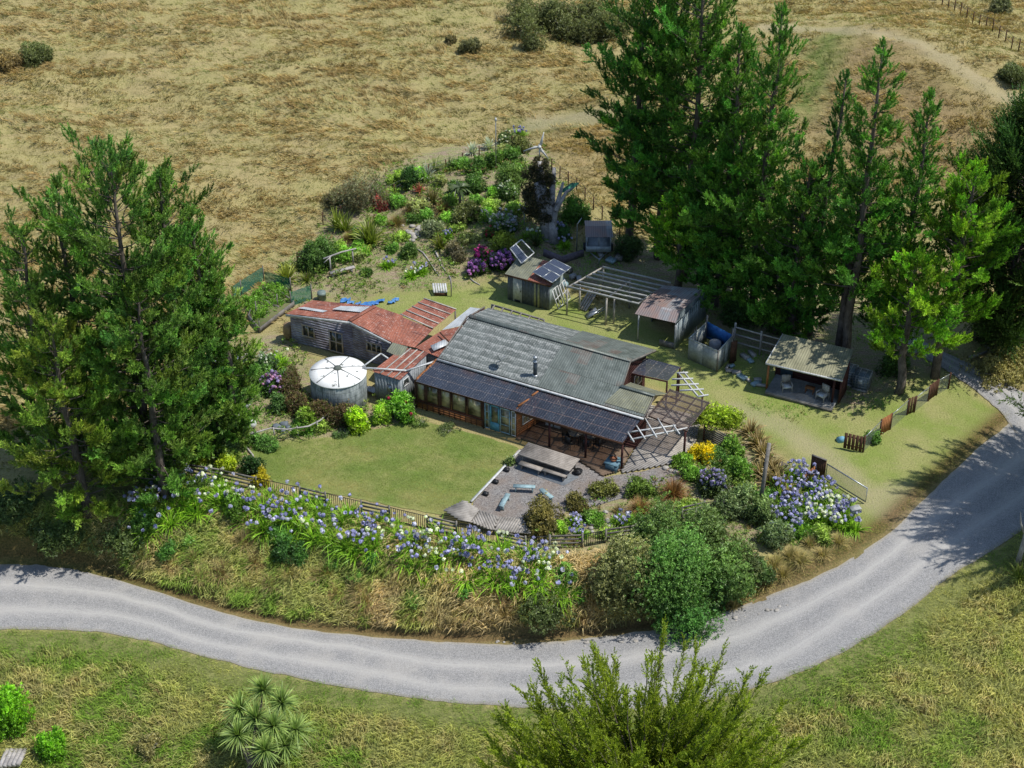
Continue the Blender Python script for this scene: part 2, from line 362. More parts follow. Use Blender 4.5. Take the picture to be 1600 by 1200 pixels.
mow = t.mix(t.ramp(n4, .36, .64), (.33, .32, .13), (.22, .28, .065)); mow = t.mix(t.ramp(n3, .35, .75, 0, .6), mow, (.13, .15, .04)); mow = t.mix(t.ramp(n2, .58, .72, 0, .5), mow, (.31, .255, .15))
soi = t.mix(t.ramp(n3, .3, .7), (.16, .115, .08), (.40, .31, .22)); soi = t.mix(t.ramp(n2, .4, .6, 0, .55), soi, (.2, .28, .06)); soi = t.mix(t.ramp(t.noise(p, 28, 2.), .62, .7, 0, .5), soi, (.4, .38, .33))
c = t.mix(a.outputs[2], dry, grn); c = t.mix(a.outputs[1], c, soi); c = t.mix(a.outputs[0], c, mow)
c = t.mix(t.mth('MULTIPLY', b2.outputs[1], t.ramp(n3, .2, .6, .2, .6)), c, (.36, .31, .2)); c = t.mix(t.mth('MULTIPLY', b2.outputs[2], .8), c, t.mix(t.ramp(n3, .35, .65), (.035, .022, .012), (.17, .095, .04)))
ground = pb.build('ground', t.done(t.bsdf(c, .95, 0, .1, t.bump(t.mth('ADD', n3, n2), .8, .12))), smooth=True, origin=(0, 0, 0)); tag(ground, kind='structure')

def drape(poly, name, mat, off=.03, step=.45, jit=.0, close=True):
    "sheet laid on the terrain inside a polygon (world xy)"
    q = []
    n = len(poly)
    for i in range(n):
        a, b = np.asarray(poly[i][:2]), np.asarray(poly[(i+1) % n][:2]); m = max(1, int(np.linalg.norm(b-a)/step))
        for k in range(m):
            w = a+(b-a)*k/m
            if jit: w = w+(rng.random(2)-.5)*jit
            q.append(w)
    nb = len(q); q = np.array(q)
    X, Y = np.meshgrid(np.arange(q[:, 0].min(), q[:, 0].max(), step), np.arange(q[:, 1].min(), q[:, 1].max(), step)); X = X.ravel(); Y = Y.ravel()
    d = pdist(X, Y, list(q)+[q[0]])[0]; k = inside(X, Y, q) & (d > step*.4)
    pts = [Vector(a) for a in q]+[Vector(a) for a in np.c_[X[k], Y[k]]]
    r = delaunay_2d_cdt(pts, [(i, (i+1) % nb) for i in range(nb)], [], 1, 1e-5)
    v = np.array([tuple(a) for a in r[0]]); z = h(v[:, 0], v[:, 1])+off
    m = MB(); m.add(np.c_[v, z], [tuple(f) for f in r[2]], (1, 1, 1), v)
    me = m.build(name, mat, smooth=True, origin=(0, 0, 0)); 
    for pl in me.data.polygons:
        if pl.normal.z < 0: pl.flip()
    return tag(me, kind='structure')

# lawn
t = NT('mown lawn'); p = t.pos(); n1 = t.noise(t.map(p, (.5, .9, 1)), .45, 4., .6); n2 = t.noise(p, 14, 4.); n3 = t.noise(p, 2.2, 4.)
st = t.n('ShaderNodeTexWave', Vector=t.n('ShaderNodeMapping', Vector=p, Rotation=(0, 0, math.radians(22))).outputs[0], Scale=.55, Distortion=1.5, Detail=2.).outputs['Fac']
c = t.mix(t.ramp(n1, .4, .62), (.16, .22, .055), (.31, .29, .115)); c = t.mix(t.ramp(n3, .35, .7, 0, .5), c, (.145, .17, .045)); c = t.mix(t.ramp(n2, .3, .75, 0, .55), c, (.1, .14, .03)); c = t.mix(t.ramp(st, .3, .7, 0, .07), c, (.25, .27, .1))
lawn = drape([P(*q)[:2] for q in [(392, 704), (400, 694), (440, 688), (490, 686), (545, 680), (600, 668), (650, 655), (700, 668), (760, 683), (812, 701), (737, 783), (700, 806), (640, 796), (560, 780), (480, 764), (430, 754), (405, 735)]],
 'lawn', t.done(t.bsdf(c, .95, 0, .1, t.bump(n2, .7, .04))), .03, .4, .12)
# gravel patio
t = NT('patio gravel'); p = t.pos(); v = t.n('ShaderNodeTexVoronoi', Vector=p, Scale=22.).outputs['Color']; n = t.noise(p, .8, 4.)
c = t.mix(t.n('ShaderNodeSeparateColor', Color=v).outputs[0], (.09, .085, .085), (.30, .285, .27)); c = t.mix(t.ramp(n, .4, .65, 0, .55), c, (.20, .15, .115))
gravelm = t.done(t.bsdf(c, .9, 0, .2, t.bump(t.noise(p, 24), .6, .03)))
patio = drape([P(*q)[:2] for q in [(738, 786), (813, 703), (850, 690), (905, 722), (945, 745), (975, 742), (1060, 726), (1068, 745), (1030, 762), (985, 775), (935, 790), (885, 800), (850, 828), (800, 838), (745, 812)]], 'patio', gravelm, .034, .4, .15)
# road
t = NT('road gravel'); p = t.pos(); sx = t.n('ShaderNodeSeparateXYZ', Vector=t.attr('suv', 'Vector')); u = sx.outputs[1]
wob = t.mth('MULTIPLY', t.mth('SUBTRACT', t.noise(p, .06, 3.), .5), .5)
uu = t.mth('ADD', u, wob)
def band(c0, w): return t.ramp(t.mth('ABSOLUTE', t.mth('SUBTRACT', uu, c0)), w, 0.)
tr = t.mth('MAXIMUM', band(.31, .13), t.mth('MULTIPLY', band(.68, .13), .9))
st = t.noise(t.n('ShaderNodeCombineXYZ', X=t.mth('MULTIPLY', sx.outputs[0], .25), Y=t.mth('MULTIPLY', uu, 16.)).outputs[0], 1.6, 5.)
vo = t.n('ShaderNodeSeparateColor', Color=t.n('ShaderNodeTexVoronoi', Vector=p, Scale=26.).outputs['Color']).outputs[0]; fn = t.noise(p, 32, 3.)
c = t.mix(vo, (.15, .145, .142), (.385, .372, .355)); c = t.mix(t.ramp(fn, .35, .7, 0, .6), c, (.27, .275, .285))
c = t.mix(t.mth('MULTIPLY', tr, t.ramp(st, .3, .65, .35, .8)), c, (.48, .46, .43)); c = t.mix(t.ramp(st, .5, .75, 0, .3), c, (.235, .225, .215)); c = t.mix(t.ramp(t.noise(p, .5, 4.), .5, .7, 0, .4), c, (.42, .395, .36))
c = t.mix(t.mth('MULTIPLY', t.ramp(u, .94, 1.), t.ramp(fn, .4, .6)), c, (.2, .17, .1)); c = t.mix(t.mth('MULTIPLY', t.ramp(u, .05, 0.), t.ramp(fn, .35, .6)), c, (.36, .32, .24))
roadm = t.done(t.bsdf(c, .92, 0, .2, t.bump(t.mth('ADD', vo, fn), .5, .03)))
def strip(name, A, B, mat, seg=14, step=.5, jit=.14, off=.022):
    A = np.asarray(A)[:, :2]; B = np.asarray(B)[:, :2]; C = (A+B)/2; L = np.r_[0, np.cumsum(np.linalg.norm(np.diff(C, axis=0), axis=1))]
    s = np.arange(0, L[-1], step)
    def cr(Q):
        o = []
        for k in (0, 1):
            m = np.gradient(Q[:, k], L); i = np.clip(np.searchsorted(L, s)-1, 0, len(L)-2); hh = L[i+1]-L[i]; tt = (s-L[i])/hh
            o.append((2*tt**3-3*tt**2+1)*Q[i, k]+(tt**3-2*tt**2+tt)*hh*m[i]+(-2*tt**3+3*tt**2)*Q[i+1, k]+(tt**3-tt**2)*hh*m[i+1])
        return np.stack(o, 1)
    a, b = cr(A), cr(B); n = len(s); d = (b-a)/np.linalg.norm(b-a, axis=1)[:, None]
    j0 = (fbm(s/1.2, s*0, 41)-.5)*jit*1.5+(rng.random(n)-.5)*jit*.5; j1 = (fbm(s/1.2, s*0+5, 43)-.5)*jit*1.5+(rng.random(n)-.5)*jit*.5
    a = a+d*j0[:, None]; b = b+d*j1[:, None]
    U = np.linspace(0, 1, seg+1); pts = a[:, None]*(1-U)[None, :, None]+b[:, None]*U[None, :, None]; X = pts[..., 0].ravel(); Y = pts[..., 1].ravel()
    Z = h(X, Y)+off+np.tile(.05*np.sin(U*math.pi), n)
    ix = np.arange(n*(seg+1)).reshape(n, seg+1); f = np.stack([ix[:-1, 1:], ix[:-1, :-1], ix[1:, :-1], ix[1:, 1:]], -1).reshape(-1, 4)
    m = MB(); m.add(np.c_[X, Y, Z], [f], (1, 1, 1), np.c_[np.repeat(s, seg+1), np.tile(U, n)]); o = m.build(name, mat, smooth=True, origin=(0, 0, 0))
    if o.data.polygons[0].normal.z < 0:
        for pl in o.data.polygons: pl.flip()
    return tag(o, kind='structure')
strip('gravel_road', RIN, ROUT, roadm)
strip('driveway', [G(*q) for q in [(1380, 505), (1445, 535), (1500, 562), (1560, 592), (1625, 628), (1690, 655)]], [G(*q) for q in [(1372, 520), (1434, 555), (1488, 586), (1535, 618), (1570, 655), (1600, 700)]], roadm, 6, .5, .2, .04)
# ============================================================ materials for building
roof_green = M_iron('painted roof iron', [(.105, .125, .11), (.15, .17, .155), (.15, .12, .10)], rust=.12, lichen=.25, lich_c=(.34, .35, .31))
roof_slate = M_iron('lichened roof iron', [(.105, .12, .11), (.15, .165, .155)], rust=.05, lichen=.85, lich_c=(.36, .37, .35), rows=.62)
roof_moss = M_iron('mossy roof iron', [(.17, .175, .12), (.2, .205, .15)], rust=.03, lichen=.5, lich_c=(.3, .29, .14))
roof_rust = M_iron('rusted roof iron', [(.22, .072, .045), (.33, .115, .07), (.16, .055, .04)], rust=0, streak=.65, lichen=.48, lich_c=(.55, .42, .37), metal=.05, rough=.75)
roof_mixed = M_iron('part rusted iron', [(.3, .32, .34), (.24, .13, .095), (.42, .44, .46)], rust=.35, streak=.5, metal=.2)
roof_cabin = M_iron('cabin roof iron', [(.24, .235, .15), (.275, .265, .175)], rust=.02, lichen=.3, lich_c=(.36, .34, .2))
wall_iron = M_iron('galvanised wall iron', [(.27, .33, .34), (.36, .41, .42), (.2, .24, .26)], rust=.1, streak=.6, metal=.3)
def M_plastic(name, tr, tint, base, batt, gl=.5):
    t = NT(name); v = t.attr('suv', 'Vector'); sx = t.n('ShaderNodeSeparateXYZ', Vector=v)
    def line(o, per, wd): return t.ramp(t.mth('ABSOLUTE', t.mth('SUBTRACT', t.mth('FRACT', t.mth('DIVIDE', o, per)), .5)), .5-wd, .5)
    rivet = t.mth('MULTIPLY', line(sx.outputs[1], .76, .05), t.ramp(t.noise(v, 9, 2.), .3, .5)); n = t.noise(t.map(v, (1, .6, 1)), 1.1, 5.)
    c = t.mix(t.ramp(n, .3, .7), base, tuple(x*1.7 for x in base)); c = t.mix(t.mth('MULTIPLY', rivet, .8), c, batt)
    c = t.mix(t.mth('MULTIPLY', line(sx.outputs[0], .942, .04), gl), c, batt); c = t.mix(t.ramp(t.noise(v, 9, 3.), .6, .68, 0, .6), c, (.35, .33, .33))
    c = t.mix(t.mth('MULTIPLY', t.ramp(sx.outputs[1], 1.5, 2.6), t.ramp(t.noise(v, .8, 4.), .45, .6, 0, .75)), c, (.13, .07, .05))
    rib = t.n('ShaderNodeMath', operation='SINE', _0=t.mth('MULTIPLY', sx.outputs[0], 2*math.pi/.16)).outputs[0]; c = t.mix(t.ramp(rib, -1, 0, .5, 0), c, (.008, .008, .012))
    b = t.bsdf(c, .38, 0, .4); tp = t.n('ShaderNodeBsdfTransparent', Color=tint).outputs[0]
    return t.done(t.n('ShaderNodeMixShader', _0=tr, _1=b, _2=tp).outputs[0])
plast_dark = M_plastic('dark plastic roofing', .12, (.75, .6, .5), (.03, .038, .055), (.2, .17, .16), .22)
plast_tint = M_plastic('tinted plastic roofing', .30, (.9, .72, .58), (.03, .038, .055), (.25, .19, .17), .4)
plast_smoke = M_plastic('smoked plastic roofing', .5, (.75, .68, .62), (.07, .06, .06), (.3, .27, .24))
white_p = M_plain('weathered white paint', (.66, .67, .66), .6); grey_p = M_plain('grey weathered timber paint', (.42, .43, .42), .8)
dark_red = M_wood('dark red boards', (.045, .018, .016), (.08, .032, .028)); brown_p = M_wood('brown stained timber', (.06, .03, .02), (.12, .06, .035))
orange_w = M_wood('orange stained timber', (.22, .08, .03), (.38, .17, .07)); deck_w = M_wood('deck boards', (.30, .27, .24), (.52, .48, .43)); deck_b = M_wood('brown deck boards', (.13, .09, .06), (.24, .17, .12))
old_wood = M_wood('old grey timber', (.12, .11, .10), (.27, .25, .225)); pale_wood = M_wood('bleached timber', (.28, .26, .23), (.5, .47, .42)); blue_door = M_plain('blue door paint', (.13, .36, .44), .5)
pale_blue = M_plain('faded pale blue paint', (.33, .47, .5), .7); metal_d = M_plain('dark flue steel', (.08, .1, .12), .4, .6); metal_g = M_plain('galvanised steel', (.42, .45, .47), .35, .6)
black_m = M_plain('black painted steel', (.025, .026, .028), .4); concrete = M_plain('stained concrete', (.42, .42, .39), .9, 0, (.16, .17, .16), 2.5)
glass_m = NT('window glass'); _b = glass_m.bsdf((.03, .035, .03), .06, 0, .8); glass_m = glass_m.done(_b)
t = NT('painted reflection glass'); n = t.noise(t.map(t.pos(), (1, 1, 1.4)), 1.1, 3.); _b = t.bsdf(t.mix(t.ramp(n, .38, .62), (.09, .08, .045), (.42, .36, .2)), .12, 0, .7); glass_w = t.done(_b)  # tan mottling paints the reflections of the panes into their colour
curtain = M_plain('net curtain behind glass', (.32, .36, .42), .3, 0, (.16, .19, .24), 5)
tarp_b = M_plain('blue tarpaulin', (.03, .16, .42), .5, 0, (.02, .08, .25), 3); barge_white = M_plain('white trim', (.6, .62, .62), .5)
terracotta = M_plain('terracotta', (.35, .14, .07), .8); soil_m = M_plain('dark soil', (.17, .14, .08), .95, 0, (.1, .15, .04), 3)

# ---- box walls with planks
def plank_wall(m, a, b, z0, z1a, z1b=None, th=.06, horiz=True, w=.16, jit=.02, col=(1, 1, 1)):
    "wall from a to b (xy) made of boards; top may slope from z1a to z1b"
    a = np.asarray(a[:2], float); b = np.asarray(b[:2], float); L = np.linalg.norm(b-a); d = (b-a)/L; nn = A3(-d[1], d[0]); z1b = z1a if z1b is None else z1b
    m.cur = 'w%d' % m.gid
    if horiz:
        zz = z0
        while zz < max(z1a, z1b)-.02:
            zt = min(zz+w-.012, max(z1a, z1b)); s0, s1 = 0., 1.
            zm = zz+w*.5
            if z1a < zm and z1b > z1a: s0 = (zm-z1a)/(z1b-z1a)
            if z1b < zm and z1a > z1b: s1 = (z1a-zm)/(z1a-z1b)
            s0 = min(max(s0, 0), 1); s1 = min(max(s1, 0), 1)
            if s1-s0 > .02:
                p = a+d*L*s0; q = a+d*L*s1; o = (random.random()-.5)*jit; mid = (p+q)/2+nn*o
                m.box((*mid, (zz+zt)/2), (np.linalg.norm(q-p), th, zt-zz), (*d, 0), (0, 0, 1), np.array(col)*random.uniform(.8, 1.1))
            zz += w
    else:
        n = max(1, int(L/w))
        for i in range(n):
            s = (i+.5)/n; zt = z1a+(z1b-z1a)*s; mid = a+d*L*s+nn*(random.random()-.5)*jit
            m.box((*mid, (z0+zt)/2), (L/n-.012, th, zt-z0), (*d, 0), (0, 0, 1), np.array(col)*random.uniform(.8, 1.1))
    m.cur = None
def window(parent, a, b, z0, z1, cols=2, rows=1, fm=None, gm=None, out=None, fw=.06, off=.04, name='window', depth=.06, frame_name='frame'):
    "framed window on the wall line a-b (xy); off pushes it out of the wall towards `out`"
    a = np.asarray(a[:2], float); b = np.asarray(b[:2], float); L = np.linalg.norm(b-a); d = (b-a)/L; nn = A3(-d[1], d[0])
    if out is not None and nn@np.asarray(out[:2], float) < 0: nn = -nn
    a = a+nn*off; b = b+nn*off; mid = (a+b)/2
    m = MB()
    for zz in (z0+fw/2, z1-fw/2): m.box((*mid, zz), (L, depth, fw), (*d, 0))
    for k in range(cols+1):
        q = a+d*(fw/2+(L-fw)*k/cols); m.box((*q, (z0+z1)/2), (fw if k in (0, cols) else fw*.7, depth*.96, z1-z0-2*fw), (*d, 0))
    for k in range(1, rows):
        m.box((*mid, z0+(z1-z0)*k/rows), (L-2*fw, depth*.8, fw*.5), (*d, 0))
    f = m.build(name, fm or white_p, parent)
    g = MB(); g.box((*(mid-nn*depth*.15), (z0+z1)/2), (L-fw, .012, z1-z0-fw), (*d, 0)); g.build('pane', gm or glass_m, f)
    return f

# ============================================================ farmhouse
HA = A3(-4.59, -1.02, 0); HU = A3(.890, -.4555, 0); HU /= np.linalg.norm(HU); HV = A3(-HU[1], HU[0], 0)
def W(u, v, z=0.): return HA+HU*u+HV*v+A3(0, 0, z)
house = thing('farmhouse', 'long farmhouse with grey green iron roof and dark see-through verandah roofs around a deck', 'house', W(6, 2, 0))
UR = 11.5; zr = 3.78; vr = 3.75; ze = 2.75; zb = 2.98; vb = 6.75; slope = (zr-ze)/vr
def zn(v): return ze+slope*v
us = 6.9
def c_roof(mat, a, b, c, d, name='roof', **k):
    m = MB(); m.corr(a, b, c, d, **k); return m.build(name, mat, house)
c_roof(roof_slate, W(-.05, -.05, zn(-.05)), W(us, -.05, zn(-.05)), W(us, vr, zr), W(.2, vr, zr), rows=6)
c_roof(roof_green, W(us+.01, -.05, zn(-.05)), W(14.1, -.05, zn(-.05)), W(13.9, 1.62, zn(1.62)), W(us+.01, 1.62, zn(1.62)), rows=4)
c_roof(roof_green, W(us+.01, 1.62, zn(1.62)+.01), W(11.9, 1.62, zn(1.62)+.01), W(UR, vr, zr), W(us+.01, vr, zr), rows=4)
c_roof(roof_moss, W(11.4, .15, zn(.15)+.03), W(14.1, .15, zn(.15)+.03), W(14.0, 1.62, zn(1.62)+.03), W(11.9, 1.62, zn(1.62)+.03), rows=3)
c_roof(roof_moss, W(12.0, 2.75, 2.9), W(14.55, 2.65, 2.9), W(14.0, 1.62, zn(1.62)+.04), W(11.9, 1.62, zn(1.62)+.04), rows=3)
def zf(v): return zr+(zb-zr)*(v-vr)/(vb-vr)
c_roof(roof_slate, W(.3, 6.1, zf(6.1)), W(us, 6.4, zf(6.4)), W(us, vr, zr), W(.2, vr, zr), rows=4)
c_roof(roof_green, W(us+.01, 6.55, zf(6.55)), W(11.95, vb, zb), W(UR, vr, zr), W(us+.01, vr, zr), rows=4)
m = MB(); m.beam(W(.1, vr, zr+.035), W(UR+.05, vr, zr+.035), .34, .03); m.beam(W(11.8, 1.62, zn(1.62)+.09), W(14.1, 1.62, zn(1.62)+.09), .26, .03); m.build('ridge_cap', roof_green, house)
m = MB(); m.beam(W(-.1, -.16, 2.66), W(14.15, -.16, 2.66), .13, .1); m.build('gutter', barge_white, house)
m = MB(); m.beam(W(-.1, -.06, 2.60), W(-.0, vr, zr-.06), .04, .16); m.beam(W(0., 6.1, zf(6.1)-.06), W(.1, vr, zr-.06), .04, .16); m.beam(W(11.9, 1.7, zn(1.7)-.08), W(UR+.03, vr, zr-.08), .04, .16)
m.beam(W(12., vb, zb-.08), W(UR+.03, vr, zr-.08), .04, .16); m.beam(W(14.12, 0, ze-.08), W(14.05, 1.6, zn(1.6)-.08), .04, .16); m.build('bargeboard', old_wood, house)
# walls
m = MB()
for a, b, z0, ta, tb in ((W(.1, .1), W(.1, vr), 0, 2.7, zr-.08), (W(.1, vr), W(.1, 6.0), 0, zr-.08, 3.05), (W(.1, 6.2), W(11.3, 6.5), 0, 2.9, 2.9), (W(11.4, 6.5), W(11.4, vr), 0, 2.95, zr-.1), (W(11.4, vr), W(11.4, 1.6), 0, zr-.1, 3.1),
 (W(11.4, 1.6), W(13.6, 1.6), 0, 3.0, 3.0), (W(13.6, 1.6), W(13.6, .1), 0, 3.05, 2.7), (W(7.3, .1), W(13.6, .1), 0, 2.65, 2.65)): plank_wall(m, a, b, z0, ta, tb, .1, True, .2)
m.build('wall', dark_red, house)
m = MB(); plank_wall(m, W(6.55, -2.1), W(7.2, .1), 0, 2.3, 2.6, .1, True, .16); plank_wall(m, W(-.55, -2.0), W(-.2, 0), 0, 2.2, 2.6, .1, False, .2); m.build('side_wall', orange_w, house)
# glazed front under the verandah roof: sill wall, piers, windows
FV = -2.12
m = MB(); plank_wall(m, W(-.55, FV), W(4.25, FV), .12, .62, None, .1, True, .17); m.build('sill_wall', orange_w, house)
m = MB()
for k in range(13): m.beam(W(-.5+k*.39, FV-.07, .1), W(-.5+k*.39, FV-.07, .6), .06, .04)
m.beam(W(-.55, FV-.1, .62), W(4.25, FV-.1, .62), .1, .06); m.build('batten', brown_p, house)
for k, (a, b) in enumerate([(-.5, .12), (.2, 1.08), (1.22, 1.95), (2.03, 3.05), (3.13, 4.15)]): window(house, W(a, FV), W(b, FV), .68, 2.0, 1, 1, brown_p, glass_w, -HV, .07, .02)
m = MB(); m.beam(W(-.6, FV, 2.08), W(6.6, FV, 2.08), .12, .14)
for u in (-.6, .16, 1.15, 4.25): m.beam(W(u, FV, .0), W(u, FV, 2.02), .11, .11)
m.build('post', brown_p, house)
# blue door set
for a, b, cl, ro, mt in ((4.35, 4.68, 1, 3, pale_blue), (6.2, 6.52, 1, 4, white_p)): window(house, W(a, FV), W(b, FV), .1, 1.98, cl, ro, mt, glass_w, -HV, .06, .02)
for a, b in ((4.72, 5.38), (5.42, 6.12)):
    d = MB(); q = W((a+b)/2, FV-.02, 0)
    if a < 5:
        d.box(q+A3(0, 0, .38), (b-a, .06, .62), HU)
        for u in (a+.05, b-.05): d.box(W(u, FV-.02, 1.32), (.1, .06, 1.26), HU)
        d.box(q+A3(0, 0, 1.93), (b-a, .06, .1), HU); o = d.build('door', blue_door, house)
        g = MB(); g.box(q+A3(0, 0, 1.3)+HV*.01, (b-a-.2, .02, 1.2), HU); g.build('pane', glass_w, o)
        k = MB(); k.box(q+A3(0, 0, 1.05)-HV*.06-HU*.25, (.12, .05, .03), HU); k.build('handle', metal_g, o)
    else: window(house, W(a, FV), W(b, FV), .1, 1.98, 1, 3, pale_blue, glass_w, -HV, .07, .02)
window(house, W(6.7, -1.7), W(6.95, -.8), .8, 1.9, 2, 2, white_p, glass_w, HU, .05, .08)
window(house, W(9.5, .1), W(10.9, .1), .9, 1.9, 3, 1, white_p, glass_m, -HV, .06, .08); window(house, W(11.4, 5.8), W(11.4, 4.6), 1.0, 2.0, 2, 1, white_p, glass_m, HU, .06, .08)
d = MB(); d.box(W(8.4, .02, 1.15), (.85, .06, 1.95), HU); o = d.build('door', white_p, house); k = MB(); k.box(W(8.1, -.04, 1.1), (.1, .04, .03), HU); k.build('handle', metal_g, o)
# verandah roofs
va, vz = -2.3, 2.17
c_roof(plast_dark, W(-.45, va, vz), W(5.6, va, vz), W(5.6, -.12, 2.56), W(-.12, -.12, 2.56), 'verandah_roof', rows=2)
c_roof(plast_tint, W(5.61, va, vz-.004), W(13.75, va, vz-.004), W(13.98, -.12, 2.555), W(5.61, -.12, 2.555), 'verandah_roof', rows=2)
m = MB()
for k in range(16): u = -.4+k*.942; m.beam(W(u, va+.05, vz-.09), W(u+.02, -.15, 2.47), .05, .09)
m.build('verandah_rafter', brown_p, house)
m = MB()
for f in (.04, .36, .68): v = va+(-.12-va)*f; z = vz+(2.56-vz)*f-.04; m.beam(W(-.4, v, z), W(13.8, v, z), .07, .045)
m.build('purlin', brown_p, house)
m = MB(); m.beam(W(6.5, -2.2, 2.02), W(13.75, -2.2, 2.02), .1, .16); m.build('verandah_beam', brown_p, house)
for u in (8.85, 11.3, 13.7):
    m = MB(); m.beam(W(u, -2.2, .1), W(u, -2.2, 1.94), .11); m.build('verandah_post', dark_red, house)
# smoked side roof
S0, S1, S2, S3 = z1(1190, 604, 2.5), z1(1388, 682, 2.2), z1(1502, 537, 2.2), z1(1300, 470, 2.5)
m = MB(); m.corr(S1, S2, S3, S0, rows=2); m.build('verandah_roof', plast_smoke, house)
m = MB()
for f in np.linspace(.02, .98, 6): m.beam(S0+(S3-S0)*f-A3(0, 0, .09), S1+(S2-S1)*f-A3(0, 0, .09), .05, .09)
for f in (.03, .35, .66, .97): m.beam(S0+(S1-S0)*f-A3(0, 0, .035), S3+(S2-S3)*f-A3(0, 0, .035), .06, .05)
m.build('verandah_rafter', brown_p, house)
for q in (S1, S2):
    q = q+(S0+S3-S1-S2)*.02; m = MB(); m.beam((q[0], q[1], .1), (q[0], q[1], 2.1), .11); m.build('verandah_post', dark_red, house)
# back plastic roof
B0, B1, B2, B3 = z1(1110, 392, 2.6), z1(1180, 317, 2.5), z1(1356, 362, 2.3), z1(1292, 432, 2.35)
m = MB(); m.corr(B3, B2, B1, B0, rows=2); m.build('verandah_roof', plast_dark, house)
m = MB()
for q in (B2, B3): m.beam((q[0]-.05, q[1], 0), (q[0]-.05, q[1], 2.25), .09)
m.beam(B0-A3(0, 0, .08), B3-A3(0, 0, .08), .06, .09); m.beam(B1-A3(0, 0, .08), B2-A3(0, 0, .08), .06, .09); m.build('verandah_post', dark_red, house)
# white pergola at the back right
m = MB(); zp = 2.3
for (x0, y0, x1, y1) in [(1335, 393, 1392, 391), (1312, 424, 1418, 421), (1308, 455, 1445, 448), (1350, 481, 1470, 474), (1440, 512, 1494, 502)]: m.beam(z1(x0, y0, zp+.06), z1(x1, y1, zp+.06), .07, .1)
m.beam(z1(1342, 392, zp), z1(1440, 508, zp), .07, .12); m.beam(z1(1368, 386, zp), z1(1470, 505, zp), .07, .1); m.build('pergola_rafter', white_p, house)
m = MB()
for x, y in ((1342, 392), (1465, 500)): q = z1(x, y, zp); m.beam((q[0], q[1], 0), (q[0], q[1], zp-.07), .09)
m.build('post', brown_p, house)
# white pergola at the front corner
m = MB(); zp = 2.3
A_, B_ = z1(1066, 737, 2.2), z1(1388, 668, 2.2)
m.beam(z1(1064, 733, 2.15), z1(1142, 617, 2.48), .07, .1); m.beam(A_+(B_-A_)*.12+A3(0, 0, .05), B_, .06, .09); m.beam(z1(1090, 690, 2.3), z1(1330, 655, 2.3), .06, .09)
for (x0, y0, x1, y1) in [(1092, 692, 1122, 738), (1128, 648, 1178, 724), (1172, 612, 1236, 716), (1240, 620, 1290, 700), (1318, 652, 1350, 698)]: m.beam(z1(x0, y0, 2.42), z1(x1, y1, 2.3), .06, .09)
m.build('pergola_rafter', white_p, house)
# rear timber frame over the roof
m = MB(); a = z1(410, 52, 3.3); b = z1(672, 128, 3.15); m.beam(a, b, .07, .12)
for k in range(6):
    f = k/5.*.86+.06; q = a+(b-a)*f; m.beam(q+A3(0, 0, .02), W(*( (q-HA)@HU, (q-HA)@HV-1.0), 3.0+.05), .07, .1)
m.beam(a, (a[0], a[1], 0), .09); m.beam(b, (b[0], b[1], 0), .09); m.build('rear_rafter', old_wood, house)
# deck
m = MB()
def deckboards(m, poly, z, d, w=.14, th=.1, gap=.015):
    poly = [np.asarray(q[:2], float) for q in poly]; d = np.asarray(d[:2], float); d /= np.linalg.norm(d); nn = A3(-d[1], d[0]); c = np.mean(poly, 0)
    s = [(q-c)@nn for q in poly]; k = math.floor(min(s)/w)
    while k*w < max(s):
        y = (k+.5)*w; xs = []
        for i in range(len(poly)):
            p, q = poly[i]-c, poly[(i+1) % len(poly)]-c; a, b = p@nn, q@nn
            if (a > y) != (b > y): xs.append((p+(q-p)*(y-a)/(b-a))@d)
        xs.sort()
        for i in range(0, len(xs)-1, 2):
            if xs[i+1]-xs[i] > .05: mid = c+d*(xs[i]+xs[i+1])/2+nn*y; m.box((*mid, z-th/2), (xs[i+1]-xs[i], w-gap, th), (*d, 0), col=(random.uniform(.8, 1.1),)*3)
        k += 1
deckboards(m, [W(6.6, -2.3), W(7.2, .05), W(11.4, .05), W(13.5, .05), W(13.7, -2.35), W(13.0, -3.3), z1(950, 905), z1(865, 848), z1(590, 738)], .16, HU); m.build('deck', deck_b, house)
m = MB(); deckboards(m, [W(13.62, .05), z1(1200, 560), z1(1420, 610), z1(1450, 660), z1(1420, 770), z1(1340, 845), z1(1065, 898), W(13.78, -2.4)], .15, HV+HU*.4, .15); m.build('deck', deck_w, house)
# chimney flue and dish standing on the roof slope
def on_roof(X, Y):
    for z in np.arange(2.7, 3.8, .005):
        q = z1(X, Y, z); v = (q-HA)@HV
        if z >= zn(v): return q
    return q
q = on_roof(628, 403); m = MB(); m.tube([q-A3(0, 0, .1), q+A3(0, 0, .98)], .13, 12); m.build('flue', metal_d, house)
m = MB(); m.tube([q+A3(0, 0, .98), q+A3(0, 0, 1.05), q+A3(0, 0, 1.08), q+A3(0, 0, 1.2)], [.17, .17, .08, .08], 12); m.tube([q+A3(0, 0, 1.25), q+A3(0, 0, 1.36), q+A3(0, 0, 1.42)], [.16, .15, .03], 12); m.tube([q+A3(0, 0, 1.18), q+A3(0, 0, 1.27)], .04, 6); m.build('cowl', metal_g, house)
m = MB(); m.tube([q-A3(0, 0, .08), q+A3(0, 0, .05)], [.24, .15], 12); m.build('flashing', metal_g, house)
q = on_roof(432, 362); m = MB(); m.tube([q, q+A3(.05, -.02, .35), q+A3(.22, -.1, .48)], .03, 6); m.build('dish_bracket', metal_g, house)
m = MB(); an = np.arange(20)*math.pi/10; dn = A3(.85, .35, .4); dn /= np.linalg.norm(dn); e1 = np.cross(dn, (0, 0, 1)); e1 /= np.linalg.norm(e1); e2 = np.cross(dn, e1); c0 = q+A3(.18, -.06, .62)
